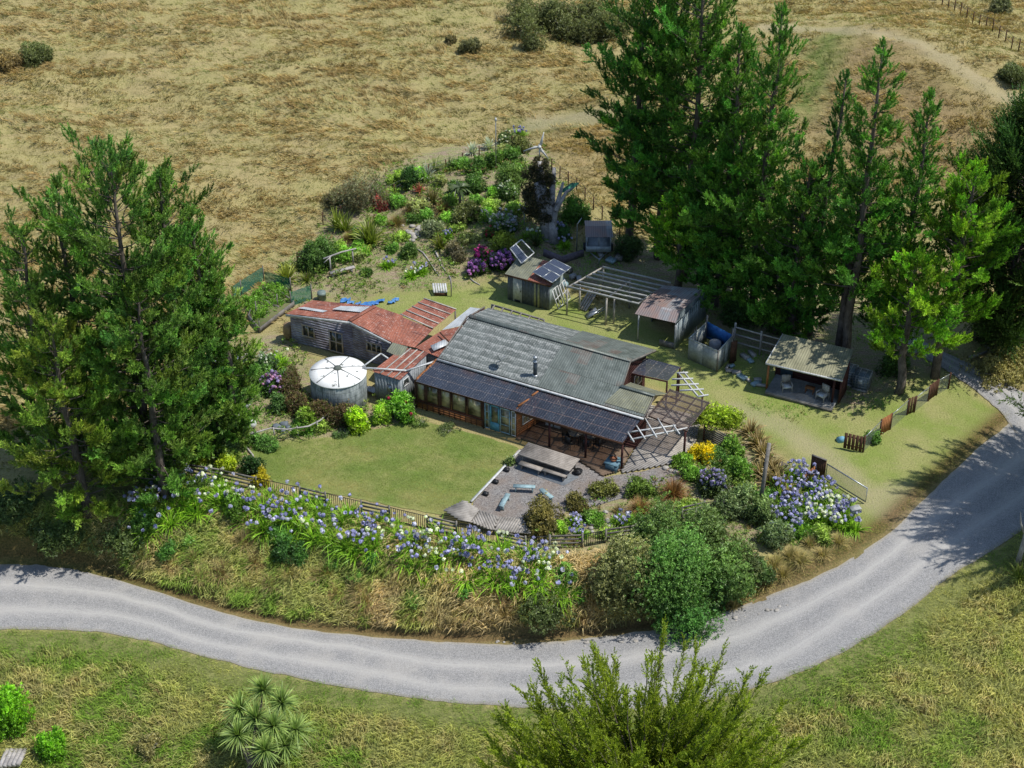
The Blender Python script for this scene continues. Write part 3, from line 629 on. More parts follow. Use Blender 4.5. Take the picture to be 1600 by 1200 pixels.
rings = [c0+dn*(r*r*.35)+r*(np.cos(an)[:, None]*e1+np.sin(an)[:, None]*e2) for r in (.02, .17, .33)]
m.add(np.vstack(rings), [(i*20+j, i*20+(j+1) % 20, (i+1)*20+(j+1) % 20, (i+1)*20+j) for i in range(2) for j in range(20)]); dsh = m.build('satellite_dish', metal_g, house)
m = MB(); m.tube([c0-A3(0, 0, .3), c0+dn*.4-A3(0, 0, .08)], .015, 5); m.box(c0+dn*.42-A3(0, 0, .06), (.1, .08, .08)); m.build('feed_arm', metal_g, dsh)

# ---- link roofs between house and cottage
link = thing('link_shed', 'low lean-to of rusty and pale iron sheets filling the gap between cottage and farmhouse', 'shed', z2(1400, 560, 0))
def quad_roof(par, mat, a, b, c, d, name='roof', **k): m = MB(); m.corr(a, b, c, d, **k); return m.build(name, mat, par)
iron_pale = M_iron('pale iron', [(.42, .45, .47), (.5, .52, .53)], rust=.15, lichen=.2)
L0, L1, L2, L3 = z2(1235, 492, 2.25), z2(1400, 560, 2.45), z2(1620, 300, 2.75), z2(1480, 300, 2.5)
quad_roof(link, roof_rust, L0, L1, z2(1570, 350, 2.75), z2(1400, 385, 2.45), rows=3)
quad_roof(link, iron_pale, z2(1402, 383, 2.46), z2(1575, 345, 2.76), z2(1690, 255, 2.8), z2(1580, 240, 2.55), rows=2)
m = MB(); m.poly([z2(1330, 480, 2.62), z2(1350, 512, 2.62), z2(1450, 468, 2.72), z2(1420, 440, 2.72)], .03); m.build('loose_sheet', iron_pale, link)
m = MB(); m.beam(z2(1390, 398, 2.7), z2(1450, 460, 2.75), .07, .07); m.build('loose_batten', brown_p, link)
m = MB()
for a, b in ((L0, L1),): plank_wall(m, a+HV*.1, b+HV*.1, 0, 2.15, 2.35, .08, False, .2)
m.build('wall', old_wood, link)
# small wing behind the tank: grey walls, rusty roof
wing = thing('wash_house', 'small grey walled outbuilding under rust striped roof between water tank and glazed verandah', 'shed', z2(1080, 720, 0))
w0, w1, w2, w3 = z2(965, 640, 2.15), z2(1140, 695, 2.15), z2(1320, 525, 2.4), z2(1160, 490, 2.4)
quad_roof(wing, roof_rust, w0, w1, w2, w3, rows=3)
m = MB()
for f in (.3, .55, .8): m.beam(w0+(w1-w0)*f+A3(0, 0, .05), w3+(w2-w3)*f+A3(0, 0, .05), .09, .03)
m.build('batten', pale_wood, wing)
quad_roof(wing, roof_moss, z2(1055, 515, 2.35), z2(1150, 560, 2.3), z2(1190, 488, 2.45), z2(1095, 460, 2.45), rows=2)
m = MB(); g0 = [np.array([q[0], q[1], 0]) for q in (w0+HV*.12+HU*.1, w1+HV*.12-HU*.12, w2-HU*.12-HV*.2)]
plank_wall(m, g0[0], g0[1], 0, 2.08, None, .07, False, .22); plank_wall(m, g0[1], g0[2], 0, 2.08, 2.3, .07, False, .22); m.build('wall', M_plain('pale grey boards', (.33, .36, .38), .8), wing)
q = g0[0]+(g0[1]-g0[0])*.62-HV*.12; m = MB(); m.box(q+A3(0, 0, 1.25), (.3, .14, .45), HU); m.build('meter_box', metal_g, wing)
window(wing, g0[1]+(g0[2]-g0[1])*.1, g0[1]+(g0[2]-g0[1])*.32, 1.3, 1.85, 1, 1, white_p, glass_m, HU, .05, .06)
m = MB(); m.beam(z2(905, 618, 2.3), z2(1180, 636, 2.35), .1, .08); m.beam(z2(1180, 636, 2.35), z2(1385, 570, 2.5), .1, .08); m.beam(z2(910, 610, 2.3), z2(1020, 530, 2.4), .08, .08); m.beam(z2(1020, 530, 2.4), z2(1065, 560, 2.35), .08, .08); m.build('downpipe', white_p, wing)
m = MB(); m.box((*z2(985, 780, 0)[:2], .25), (1.3, .7, .04), HU, (0.2, .1, 1)); m.build('roof_scrap', iron_pale, wing)

# ============================================================ cottage
cot = thing('rusty_cottage', 'old weatherboard cottage with peeling purple grey boards and red rusted iron roof', 'cottage', z2(750, 450, 0))
ca, cp, cb = z2(430, 280, 2.35), z2(826, 327, 2.95), z2(1087, 458, 2.3)
da, dp, db = z2(592, 196, 2.35), z2(985, 234, 2.95), z2(1160, 292, 2.55)
quad_roof(cot, roof_rust, ca, cp, dp, da, rows=4, rag=.1)
quad_roof(cot, roof_rust, cp+A3(0, 0, .004), cb, db, dp+A3(0, 0, .004), rows=4, rag=.1)
quad_roof(cot, roof_rust, z2(1087, 460, 2.3), z2(1232, 492, 2.2), z2(1350, 376, 2.3), z2(1150, 300, 2.5), rows=3)
m = MB(); m.corr(z2(715, 252, 2.83), z2(905, 272, 3.0), z2(960, 237, 3.0), z2(770, 232, 2.83), rows=2); m.build('patch_sheet', iron_pale, cot)
m = MB(); m.corr(z2(500, 245, 2.5), z2(660, 272, 2.65), z2(690, 262, 2.66), z2(540, 238, 2.5), rows=2); m.build('patch_sheet', iron_pale, cot)
e0, e1, e2, e3 = z2(1140, 286, 2.5), z2(1345, 375, 2.35), z2(1492, 256, 2.3), z2(1290, 187, 2.45)
quad_roof(cot, roof_rust, e0, e1, e2, e3, rows=2, pitch=.16)
m = MB()
for f in (0.01, .25, .5, .75, 1.): a = e0+(e3-e0)*f; b = e1+(e2-e1)*f; m.beam(a+A3(0, 0, .05), b+A3(0, 0, .05), .09, .03)
m.build('batten', pale_wood, cot)
m = MB()
for q in (e2, e3): q = q+(e0-e3)*.05; m.beam((q[0], q[1], 0), (q[0], q[1], 2.25), .09)
m.build('post', old_wood, cot)
m = MB(); m.beam(cp+A3(0, 0, .05), dp+A3(0, 0, .05), .3, .03); m.build('ridge_cap', roof_rust, cot)
bo = -A3(.05, .08, 0)
m = MB(); m.beam(ca+bo-A3(0, 0, .08), cp+bo-A3(0, 0, .08), .04, .17); m.beam(cp+bo-A3(0, 0, .08), cb+bo-A3(0, 0, .08), .04, .17); m.build('bargeboard', barge_white, cot)
t = NT('peeling weatherboards'); v = t.attr('suv', 'Vector'); g = t.noise(t.map(v, (.9, 9, 1)), 2.2, 6., .7); n = t.noise(t.pos(), 1.3, 4.); c = t.mix(t.ramp(g, .42, .58), (.11, .095, .12), (.46, .46, .54)); c = t.mix(t.ramp(n, .45, .6, 0, .6), c, (.13, .105, .115))
peel = t.done(t.bsdf(c, .9, 0, .2, t.bump(g, .5, .02)))
wa, wb = z2(452, 492, 0), None; cd_ = cb-ca; cd_[2] = 0; cd_ /= np.linalg.norm(cd_); cn = A3(-cd_[1], cd_[0], 0)
A0 = ca+cn*.25+cd_*.12; A0[2] = 0; PK = cp+cn*.25; Bz = cb+cn*.25-cd_*.12
m = MB(); plank_wall(m, A0, PK, 0, 2.25, 2.88, .06, True, .19, .03); plank_wall(m, PK, Bz, 0, 2.88, 2.2, .06, True, .19, .03)
Dz = da+(cp-dp)*.1; plank_wall(m, A0, (Dz[0], Dz[1]), 0, 2.25, 2.25, .06, True, .19); m.build('wall', peel, cot)
m = MB(); q1 = db-cd_*.2; plank_wall(m, Bz, q1, 0, 2.15, 2.4, .06, True, .19); plank_wall(m, dp-cn*.2, da+cd_*.1-cn*.2, 0, 2.9, 2.25, .06, True, .19); m.build('rear_wall', old_wood, cot)
def on_cot(X, Y):      # point of the gable wall plane behind a pixel: returns distance along it and its height
    o = A0; best = None
    for z in np.arange(0, 3, .01):
        q = z2(X, Y, z); d = (q-o)@cn
        if best is None or abs(d) < best[0]: best = (abs(d), (q-o)@cd_, z)
    return best[1:]
cream = M_wood('cream window timber', (.3, .25, .2), (.5, .43, .36))
for (X0, Y0, X1, Y1, cl, ro) in [(527, 340, 607, 425, 2, 1), (695, 378, 783, 522, 2, 2), (930, 448, 1028, 520, 3, 1)]:
    s0, zt = on_cot(X0, Y0); s1, _ = on_cot(X1, Y0+(X1-X0)*.22); _, zb_ = on_cot((X0+X1)/2, Y1); zb_ = max(.15, zb_); window(cot, A0+cd_*s0, A0+cd_*s1, zb_, min(zt, 2.15), cl, ro, cream, glass_m, -cn, .1, .06)
m = MB(); q = A0-cd_*.45+cn*.3; prof = [(.30, 0), (.36, .3), (.38, .6), (.36, .9), (.28, 1.15), (.1, 1.22)]
m.tube([q+A3(0, 0, z) for r, z in prof], [r for r, z in prof], 16); tag(m.build('round_tank', M_plain('tan plastic', (.36, .24, .12), .5)), 'small tan plastic cylinder tank tucked against the left end of the cottage', 'tank')

# ============================================================ water tank
tk = z2(752, 715, 0); TC = P(340/1+752/4, 420+647/4, 2.15); TC[2] = 0
tank = thing('water_tank', 'big round concrete water tank with domed white lid and black cracks', 'water tank', TC)
m = MB(); Rk = 1.78; m.tube([TC+A3(0, 0, z) for z in (0, .02, 2.1, 2.14)], [Rk-.02, Rk, Rk, Rk-.03], 48); 
t = NT('tank rings'); p = t.pos(); sz = t.n('ShaderNodeSeparateXYZ', Vector=p); fr = t.mth('FRACT', t.mth('DIVIDE', sz.outputs[2], .42)); n = t.noise(t.map(p, (2, 2, .6)), 2.2, 5., .7); c = t.mix(t.ramp(n, .35, .65), (.13, .15, .15), (.42, .45, .44)); c = t.mix(t.ramp(fr, .0, .1, .8, 0), c, (.05, .06, .06)); c = t.mix(t.ramp(t.noise(t.map(p, (5, 5, .4)), 2, 3.), .55, .7, 0, .7), c, (.07, .08, .08))
m.build('tank_wall', t.done(t.bsdf(c, .9, 0, .1)), tank, smooth=False)
t = NT('tank lid paint'); p = t.pos(); n = t.noise(t.map(p, (1, 1, 1)), 2.1, 6., .75); c = t.mix(t.ramp(n, .6, .63), (.72, .72, .70), (.09, .1, .09)); c = t.mix(t.ramp(t.noise(p, 9., 3.), .55, .7, 0, .35), c, (.35, .36, .34)); 
m = MB(); pr = [(Rk+.04, 2.12), (Rk+.04, 2.18), (Rk*.7, 2.32), (Rk*.35, 2.42), (.18, 2.46)]; m.tube([TC+A3(0, 0, z) for r, z in pr], [r for r, z in pr], 48); m.build('tank_lid', t.done(t.bsdf(c, .85, 0, .2)), tank)
m = MB()
for k in range(7): an = k*2*math.pi/7+.35; m.beam(TC+A3(math.cos(an)*Rk*.98, math.sin(an)*Rk*.98, 2.21), TC+A3(math.cos(an)*.15, math.sin(an)*.15, 2.49), .06, .05)
m.build('lid_rib', M_plain('dark mortar', (.17, .18, .17), .9), tank)
m = MB(); m.tube([TC+A3(0, 0, 2.44), TC+A3(0, 0, 2.54)], [.26, .24], 14); m.build('hatch', M_plain('hatch', (.12, .14, .12), .8), tank)

# ============================================================ solar shed
ss_ = thing('solar_shed', 'small grey garden shed with white door and four solar panels on its mossy roof', 'shed', z3(300, 600, 0))
s0, s1 = z3(150, 570, 0), z3(437, 645, 0); sd_ = (s1-s0)/np.linalg.norm(s1-s0); sn = A3(-sd_[1], sd_[0], 0); SL = np.linalg.norm(s1-s0); SW = 2.1
clad = M_plain('dark grey cladding', (.13, .15, .16), .7); clad2 = M_plain('pale green cladding', (.36, .42, .40), .7)
m = MB(); plank_wall(m, s0, s1, 0, 2.12, None, .07, False, .25, .01); plank_wall(m, s0, s0+sn*SW, 0, 2.12, 2.35, .07, False, .25); plank_wall(m, s0+sn*SW, s1+sn*SW, 0, 2.35, None, .07, False, .25); m.build('wall', clad, ss_)
m = MB(); plank_wall(m, s1, s1+sn*SW, 0, 2.12, 2.35, .07, False, .15, .02); m.build('side_wall', clad2, ss_)
m = MB()
for f in (.66, .745): m.box(s0+(s1-s0)*f-sn*.06+A3(0, 0, 1.05), (.14, .03, 2.05), sd_)
m.build('yellow_trim', M_plain('pale yellow trim', (.42, .42, .22), .7), ss_)
m = MB(); m.box(s0+sd_*(SL*.24)-sn*.05+A3(0, 0, 1.0), (.68, .05, 1.85), sd_); o = m.build('door', M_plain('white door', (.55, .57, .5), .6), ss_)
m = MB(); m.box(s0+sd_*(SL*.24+.26)-sn*.09+A3(0, 0, 1.0), (.04, .05, .12), sd_); m.build('handle', black_m, o)
m = MB(); m.box(s0+sd_*(SL*.24)-sn*.08+A3(0, 0, .16), (.45, .02, .16), sd_); m.build('cat_flap', black_m, o)
r0, r1, r2, r3 = s0-sd_*.15-sn*.2+A3(0, 0, 2.16), s1+sd_*.15-sn*.2+A3(0, 0, 2.16), s1+sd_*.15+sn*(SW+.15)+A3(0, 0, 2.43), s0-sd_*.15+sn*(SW+.15)+A3(0, 0, 2.43)
quad_roof(ss_, roof_moss, r0, r0+(r1-r0)*.5, r3+(r2-r3)*.5, r3, rows=3); quad_roof(ss_, roof_rust, r0+(r1-r0)*.503, r1, r2, r3+(r2-r3)*.503, rows=3)
m = MB(); m.beam(r0-A3(0, 0, .07), r1-A3(0, 0, .07), .03, .12); m.beam(r1-A3(0, 0, .07), r2-A3(0, 0, .07), .03, .12); m.build('fascia', brown_p, ss_)
t = NT('solar cells'); v = t.attr('suv', 'Vector'); sx = t.n('ShaderNodeSeparateXYZ', Vector=v)
def ln_(o, per, w): return t.ramp(t.mth('ABSOLUTE', t.mth('SUBTRACT', t.mth('FRACT', t.mth('DIVIDE', o, per)), .5)), .5-w, .5-w*.5)
c = t.mix(t.mth('MAXIMUM', ln_(sx.outputs[0], .13, .06), ln_(sx.outputs[1], .13, .03)), (.035, .045, .075), (.14, .16, .2)); cells = t.done(t.bsdf(c, .18, 0, .6))
def panel(par, a, b, c, d, th=.04):
    m = MB(); n = 4; ce = (a+b+c+d)/4; pts = [a, b, c, d]
    for i in range(4): p, q = pts[i], pts[(i+1) % 4]; m.beam(p, q, .05, th+.01, np.cross(b-a, d-a))
    o = m.build('solar_panel', metal_g, par); g = MB(); nr = np.cross(b-a, d-a); nr /= np.linalg.norm(nr); nr *= np.sign(nr[2])
    g.add([q+nr*.012 for q in pts], [(0, 1, 2, 3)], (1, 1, 1), [(0, 0), (np.linalg.norm(b-a), 0), (np.linalg.norm(b-a), np.linalg.norm(d-a)), (0, np.linalg.norm(d-a))]); g.build('cell_sheet', cells, o)
q0, q1, q2, q3 = z3(322, 378, 2.62), z3(458, 452, 2.5), z3(588, 347, 2.68), z3(468, 287, 2.85)
def qp(u, v): return (q0*(1-u)+q1*u)*(1-v)+(q3*(1-u)+q2*u)*v
for (u0, u1_, v0, v1) in [(0, .495, 0, .42), (.505, 1, 0, .42), (0, .99, .44, .71), (0, .99, .73, 1)]: panel(ss_, qp(u0, v0), qp(u1_, v0), qp(u1_, v1), qp(u0, v1))
m = MB()
for q in (qp(.05, .1), qp(.95, .1), qp(.05, .95), qp(.95, .95)): m.beam(q, (q[0], q[1], 2.3), .05)
m.build('panel_bracket', metal_g, ss_)
t0, t1, t2, t3 = z3(165, 215, 3.0), z3(243, 318, 2.55), z3(332, 245, 2.95), z3(243, 153, 3.4)
m = MB(); 
for a, b in ((t0, t1), (t1, t2), (t2, t3), (t3, t0), (t3+(t0-t3)*.5, t2+(t1-t2)*.5)): m.beam(a, b, .07, .05, (0, -.5, 1))
q = (t0+t1+t2+t3)/4; m.beam(q, (q[0]+.1, q[1]+.1, 2.3), .07); m.build('panel_frame', white_p, ss_); panel(ss_, t0, t1, t1+(t2-t1)*.48, t0+(t3-t0)*.48)
# old window frames leaning
for (X, Y, tl, lb) in [(500, 600, .35, 'white window sash leaning on the solar shed, the nearer of two'), (550, 560, .3, 'white window sash leaning on the solar shed, the farther of two')]:
    q = z3(X, Y+40, 0); r = thing('window_sash', lb, 'window frame', q, 'old sashes leaning on the shed'); up_ = A3(-.35*sd_[0], -.35*sd_[1], 1); up_ /= np.linalg.norm(up_); m = MB(); e = sn
    for i in (0, .5, 1): m.beam(q+e*.8*i, q+e*.8*i+up_*1.5, .06)
    for i in (0.02, .5, .98): m.beam(q+up_*1.5*i, q+e*.8+up_*1.5*i, .06)
    m.build('sash_frame', white_p, r)

# ============================================================ open shed with bare rafters
os_ = thing('open_shed', 'corrugated iron shed with part rusted curved roof and long bare white rafters on posts', 'shed', z3(1150, 800, 0))
f0, f1 = z3(1050, 850, 0), z3(1310, 915, 0); f1 = f1; fd = (f1-f0)/np.linalg.norm(f1-f0); fn_ = A3(-fd[1], fd[0], 0)
K0, K1 = z3(1030, 668, 2.0), z3(1316, 732, 2.0); K2, K3 = z3(1345, 650, 2.45), z3(1085, 585, 2.45); K5, K4 = z3(1230, 470, 2.35), z3(1538, 500, 2.2)
quad_roof(os_, roof_mixed, K0, K1, K2, K3, rows=2); quad_roof(os_, roof_mixed, K3, K2, K4, K5, rows=4)
m = MB(); SB = K4.copy(); SB[2] = 0; plank_wall(m, f1, SB-fd*.05, 0, 1.98, 2.1, .03, False, .3, .0); m.build('base_wall', wall_iron, os_)
m = MB(); ge = K2-fd*.04; m.add([K1-fd*.05, ge, K4-fd*.06, K4-fd*.06-A3(0, 0, .3), K1-fd*.05-A3(0, 0, .1)], [(0, 1, 2, 3, 4)], (1, 1, 1), [(0, 2), (1, 2.4), (5, 2.2), (5, 2), (0, 1.9)]); m.build('gable_sheet', wall_iron, os_)
m = MB(); BK = K5.copy(); BK[2] = 0; plank_wall(m, SB, BK, 0, 2.1, None, .05, False, .3); plank_wall(m, BK, (f0+fn_*2.5), 0, 2.1, None, .05, False, .3); m.build('rear_wall', wall_iron, os_)
m = MB(); m.beam(f0, f0+A3(0, 0, 1.95), .08); m.beam(f1-fd*.05+A3(0, 0, 0), f1-fd*.05+A3(0, 0, 1.9), .1); m.build('post', grey_p, os_)
m = MB(); m.box((f0+(f1-f0)*.78)+A3(0, 0, .25), (1.1, .05, .45), fd); m.build('low_board', old_wood, os_)
m = MB()
rl = [((560, 478), (1060, 598)), ((600, 462), (1085, 570)), ((640, 445), (1115, 545)), ((690, 410), (1150, 520)), ((735, 390), (1190, 500)), ((770, 375), (1225, 475)), ((808, 342), (1280, 452))]
for (a, b) in rl: m.beam(z3(*a, 2.35), z3(*b, 2.35), .07, .12)
m.build('rafter', grey_p, os_)
m = MB(); m.beam(z3(562, 486, 2.2), z3(812, 345, 2.2), .09, .12); m.beam(z3(845, 555, 2.2), z3(1000, 440, 2.2), .09, .12); m.beam(z3(1050, 600, 2.2), z3(1235, 470, 2.2), .08, .1); m.build('beam', pale_wood, os_)
m = MB()
for a in ((562, 486), (650, 460), (835, 555), (890, 545), (812, 345), (1000, 440)): q = z3(*a, 2.2); m.beam((q[0], q[1], 0), (q[0], q[1], 2.14), .1)
m.build('post', pale_wood, os_)
m = MB(); a, b = z3(640, 640, .0), z3(790, 500, 1.2)
for k in range(4): m.beam(a+A3(.15*k, -.1*k, .1), z3(530, 690, .05)+A3(k*.2, 0, 0)+ (z3(720, 500, .8)-z3(530, 690, .05)), .12, .05)
tag(m.build('plank_stack', pale_wood), 'long bleached planks lying slanted under the bare rafters', 'timber')
for X, Y, lb in ((730, 690, 'upended grey cart body lying on the ground under bare rafters'),):
    q = z3(X, Y); r = thing('hand_cart', lb, 'cart', q); m = MB(); m.box(q+A3(0, 0, .3), (.9, .5, .06), (.8, .3, .5), (0, 0, 1)); m.beam(q+A3(-.3, 0, .1), q+A3(.9, .5, .5), .05); m.beam(q+A3(-.3, -.3, .1), q+A3(.9, .2, .5), .05); m.build('tray', metal_g, r)
    m = MB(); m.tube([q+A3(0, .3, .25), q+A3(0.05, .36, .25)], .22, 14); m.build('wheel', black_m, r)

# ============================================================ blue lined box enclosure
bx = thing('board_enclosure', 'roofless pale board enclosure lined inside with bright blue sheeting', 'enclosure', z4(200, 380, 0))
b0, b1 = z4(120, 350), z4(278, 420); b2 = z4(348, 362); b3 = b0+(b2-b1); 
back = z4(365, 225, 1.6); b2 = A3(back[0], back[1], 0); b3 = A3(*z4(225, 150, 1.6)[:2], 0)
boardp = M_plain('pale greenish board', (.42, .45, .42), .8)
for a, b, nm in ((b0, b1, 'panel'), (b1, b2, 'panel'), (b3, b0, 'panel')):
    m = MB(); d = (b-a)/np.linalg.norm(b-a); L = np.linalg.norm(b-a); n = max(1, round(L/1.2))
    for k in range(n): m.box(a+d*L*(k+.5)/n+A3(0, 0, .8), (L/n-.02, .04, 1.55), d)
    m.beam(a+A3(0, 0, 1.6), b+A3(0, 0, 1.6), .08, .06); m.build(nm, boardp, bx)
m = MB(); d = (b2-b3); L = np.linalg.norm(d); d /= L; m.box((b2+b3)/2+A3(0, 0, 1.1), (L, .04, 1.1), d); m.box((b2+b3)/2+A3(0, -.0, .45), (L, .05, .2), d); m.build('blue_lining', tarp_b, bx)
m = MB(); m.beam(b3, b3+A3(0, 0, 2.1), .1); m.beam(b2, b2+A3(0, 0, 2.2), .1); m.beam(b1, b1+A3(0, 0, 1.68), .09); m.beam(b0+(b3-b0)*.3, b0+(b3-b0)*.3+A3(0, 0, 1.9), .05); m.beam(b0+A3(.5, .8, .2), b0+(b3-b0)*.4+A3(0, 0, 2), .04); m.build('post', old_wood, bx)
q = z4(268, 285, .5); m = MB(); m.tube([(q[0], q[1], 0), (q[0], q[1], .9), (q[0], q[1], .92)], [.4, .4, .3], 20); tag(m.build('round_bin', M_plain('grey plastic', (.3, .31, .32), .6)), 'grey lidded round bin standing inside the blue lined enclosure', 'bin')
m = MB(); q = z4(360, 375); m.box(q+A3(0, 0, .85), (.35, .06, 1.7), (1, .2, 0), (.1, 0, 1)); m.box(q+A3(.15, .3, .8), (.3, .06, 1.6), (1, .2, 0), (-.1, 0, 1)); tag(m.build('leaning_boards', brown_p), 'dark brown boards propped beside the right side of the blue lined enclosure', 'boards')
# post and rail fence to cabin
pr_ = thing('rail_fence', 'three rail grey timber fence linking the blue lined enclosure with the cabin', 'fence', z4(500, 310, 0))
pts = [z4(370, 285), z4(510, 330), z4(640, 360)]
for q in pts[:2]:
    m = MB(); m.beam(q, q+A3(0, 0, 1.9), .11); m.build('post', pale_wood, pr_)
for z in (.45, 1.05, 1.6):
    m = MB(); m.beam(pts[0]+A3(0, -.07, z), pts[2]+A3(0, -.07, z), .04, .11); m.build('rail', pale_wood, pr_)

# ============================================================ cabin
cb_ = thing('cabin', 'small cabin with olive iron roof, covered timber deck and curtained windows', 'cabin', z4(700, 560, 0))
p0, p1_ = z4(540, 545, .0), z4(905, 640, .0); pd_ = (p1_-p0)/np.linalg.norm(p1_-p0); pn = A3(-pd_[1], pd_[0], 0); PL = np.linalg.norm(p1_-p0)
cr0, cr1 = p0-pd_*.1-pn*.05+A3(0, 0, 2.2), p1_+pd_*.5-pn*.05+A3(0, 0, 2.2); RW = 3.9
cr2, cr3 = z4(1022, 300, 2.75), z4(637, 215, 2.75)
quad_roof(cb_, roof_cabin, z4(545, 372, 2.25), z4(962, 467, 2.25), cr2, cr3, rows=5)
Q0, Q1 = z4(545, 372, 2.25), z4(962, 467, 2.25)
m = MB(); m.beam(Q0-A3(0, 0, .05), Q1-A3(0, 0, .05), .1, .1); m.beam(Q0-A3(0, 0, .02), cr3-A3(0, 0, .02), .05, .12); m.build('gutter', white_p, cb_)
k0 = Q0+pn*.2+pd_*.15; k1 = Q1+pn*.2-pd_*.15; k0[2] = k1[2] = 0; dep = 1.75
wl0, wl1 = k0+pn*dep, k1+pn*dep; bk0 = cr3-pn*.2+pd_*.15; bk1 = cr2-pn*.2-pd_*.15
m = MB(); plank_wall(m, wl0, wl1, .2, 2.4, None, .08, True, .18); plank_wall(m, wl0, bk0, .2, 2.35, 2.65, .08, True, .18); plank_wall(m, wl1, bk1, .2, 2.35, 2.65, .08, True, .18); plank_wall(m, bk0, bk1, .2, 2.65, None, .08, True, .18); plank_wall(m, k1+pn*.1, wl1, .2, 2.1, 2.3, .06, False, .2); m.build('wall', dark_red, cb_)
for f0_, f1_ in ((.40, .53), (.545, .70), (.715, .86)): window(cb_, wl0+(wl1-wl0)*f0_, wl0+(wl1-wl0)*f1_, 1.0, 1.95, 1, 2, white_p, curtain, -pn, .05, .06)
m = MB(); m.box(wl0+(wl1-wl0)*.16-pn*.06+A3(0, 0, 1.1), (.8, .05, 1.9), pd_); o = m.build('door', M_plain('dark blue door', (.05, .09, .13), .5), cb_); m = MB(); m.box(wl0+(wl1-wl0)*.16-pn*.12+pd_*.3+A3(0, 0, 1.1), (.03, .05, .12), pd_); m.build('handle', metal_g, o)
m = MB(); deckboards(m, [p0, p1_, p1_+pn*2.2, p0+pn*2.2], .28, pd_, .14, .1); m.build('deck', M_wood('grey blue deck', (.16, .16, .15), (.32, .32, .3)), cb_)
m = MB(); m.beam(p0-pn*.03+A3(0, 0, .12), p1_-pn*.03+A3(0, 0, .12), .05, .22); m.build('deck_skirt', old_wood, cb_)
for q in (k0, k1-pd_*.4): m = MB(); m.beam(q+A3(0, 0, .2), q+A3(0, 0, 2.16), .11); m.build('post', orange_w if q is k0 else dark_red, cb_)
# deck chairs
def armchair(q, rz, label):
    r = thing('armchair', label, 'armchair', q); d = A3(math.cos(rz), math.sin(rz), 0); s = A3(-d[1], d[0], 0); up_ = A3(0, 0, 1)
    m = MB(); m.box(q+up_*.36, (.55, .55, .12), d); m.build('seat', white_p, r)
    m = MB(); m.box(q-d*.3+up_*.68, (.1, .55, .6), d, (-.2*d[0], -.2*d[1], 1)); m.build('backrest', pale_wood, r)
    for e in (-1, 1):
        m = MB(); m.beam(q-d*.28+s*.3*e+up_*.55, q+d*.3+s*.3*e+up_*.58, .07, .04); m.build('armrest', pale_wood, r)
        for e2 in (-1, 1): m = MB(); m.beam(q+d*.27*e2+s*.3*e, q+d*.27*e2+s*.3*e+up_*.55, .05); m.build('leg', pale_wood, r)
armchair(z4(655, 520, .28), -math.pi/2+.1, 'cane armchair with white cushion near the left post of the cabin deck'); armchair(z4(850, 570, .28), -math.pi*.75, 'low armchair with a folded white rug at the right end of the cabin deck')
q = z4(782, 535, .28); r = thing('coffee_table', 'small square timber table on the cabin deck between two armchairs', 'table', q); m = MB(); m.box(q+A3(0, 0, .42), (.6, .35, .05), pd_); m.build('tabletop', orange_w, r)
for a in (-.25, .25):
    for b in (-.13, .13): m = MB(); m.beam(q+pd_*a+pn*b, q+pd_*a+pn*b+A3(0, 0, .4), .04); m.build('leg', orange_w, r)
# caged water containers
def ibc(q, lb):
    r = thing('caged_container', lb, 'water container', q, 'caged water containers beside the cabin'); d, s = pd_, pn
    m = MB(); m.box(q+A3(0, 0, .62), (.95, .95, .95), d); m.tube([q+A3(0, 0, 1.09), q+A3(0, 0, 1.16)], .1, 10); m.build('tank_body', M_plain('blue grey plastic', (.2, .25, .28), .4), r)
    m = MB()
    for z in np.linspace(.16, 1.12, 6):
        for e in (-1, 1): m.beam(q+d*.5*e-s*.5+A3(0, 0, z), q+d*.5*e+s*.5+A3(0, 0, z), .03); m.beam(q+s*.5*e-d*.5+A3(0, 0, z), q+s*.5*e+d*.5+A3(0, 0, z), .03)
    for k in np.linspace(-.5, .5, 6):
        for e in (-1, 1): m.beam(q+d*.5*e+s*k+A3(0, 0, .14), q+d*.5*e+s*k+A3(0, 0, 1.13), .03); m.beam(q+s*.5*e+d*k+A3(0, 0, .14), q+s*.5*e+d*k+A3(0, 0, 1.13), .03)
    for k in (-.2, .2): m.beam(q+d*k-s*.5+A3(0, 0, 1.15), q+d*k+s*.5+A3(0, 0, 1.15), .03)
    m.build('cage', metal_g, r); m = MB(); m.box(q+A3(0, 0, .07), (1, 1, .13), d); m.build('pallet', pale_wood, r)
    m = MB(); m.box(q-s*.52+A3(0, 0, .75), (.3, .01, .3), d); m.build('label_plate', white_p, r)
ibc(z4(1062, 505), 'caged water container in the open beside cabin, farther from the wall'); ibc(z4(985, 475), 'caged water container close against the cabin side wall')
# ============================================================ foliage library
def rotm(n, up=None, tilt=1.0):
    "n random rotations; if up (n,3) given, local z is turned to it"
    if up is None:
        up = rng.normal(size=(n, 3))
    z = up/(np.linalg.norm(up, axis=1)[:, None]+1e-9); r = rng.normal(size=(n, 3)); x = np.cross(r, z); x /= np.linalg.norm(x, axis=1)[:, None]+1e-9; y = np.cross(z, x)
    return np.stack([x, y, z], -1)
def place(m, tv, tf, tc, pos, rot, scl, col, var=.0):
    "many copies of a small template into one builder"
    n = len(pos); k = len(tv); scl = np.asarray(scl)
    if scl.ndim == 1: scl = scl[:, None]
    v = np.einsum('nij,nkj->nki', rot, tv[None]*scl[:, None, :])+pos[:, None]
    c = np.asarray(col)[:, None, :]*tc[None, :, :]
    if var: c = c*(1+(rng.random((n, 1, 1))-.5)*2*var)
    f = (tf[None]+(np.arange(n)*k)[:, None, None]).reshape(-1, tf.shape[1])
    m.add(v.reshape(-1, 3), [f], c.reshape(-1, 3)); return m
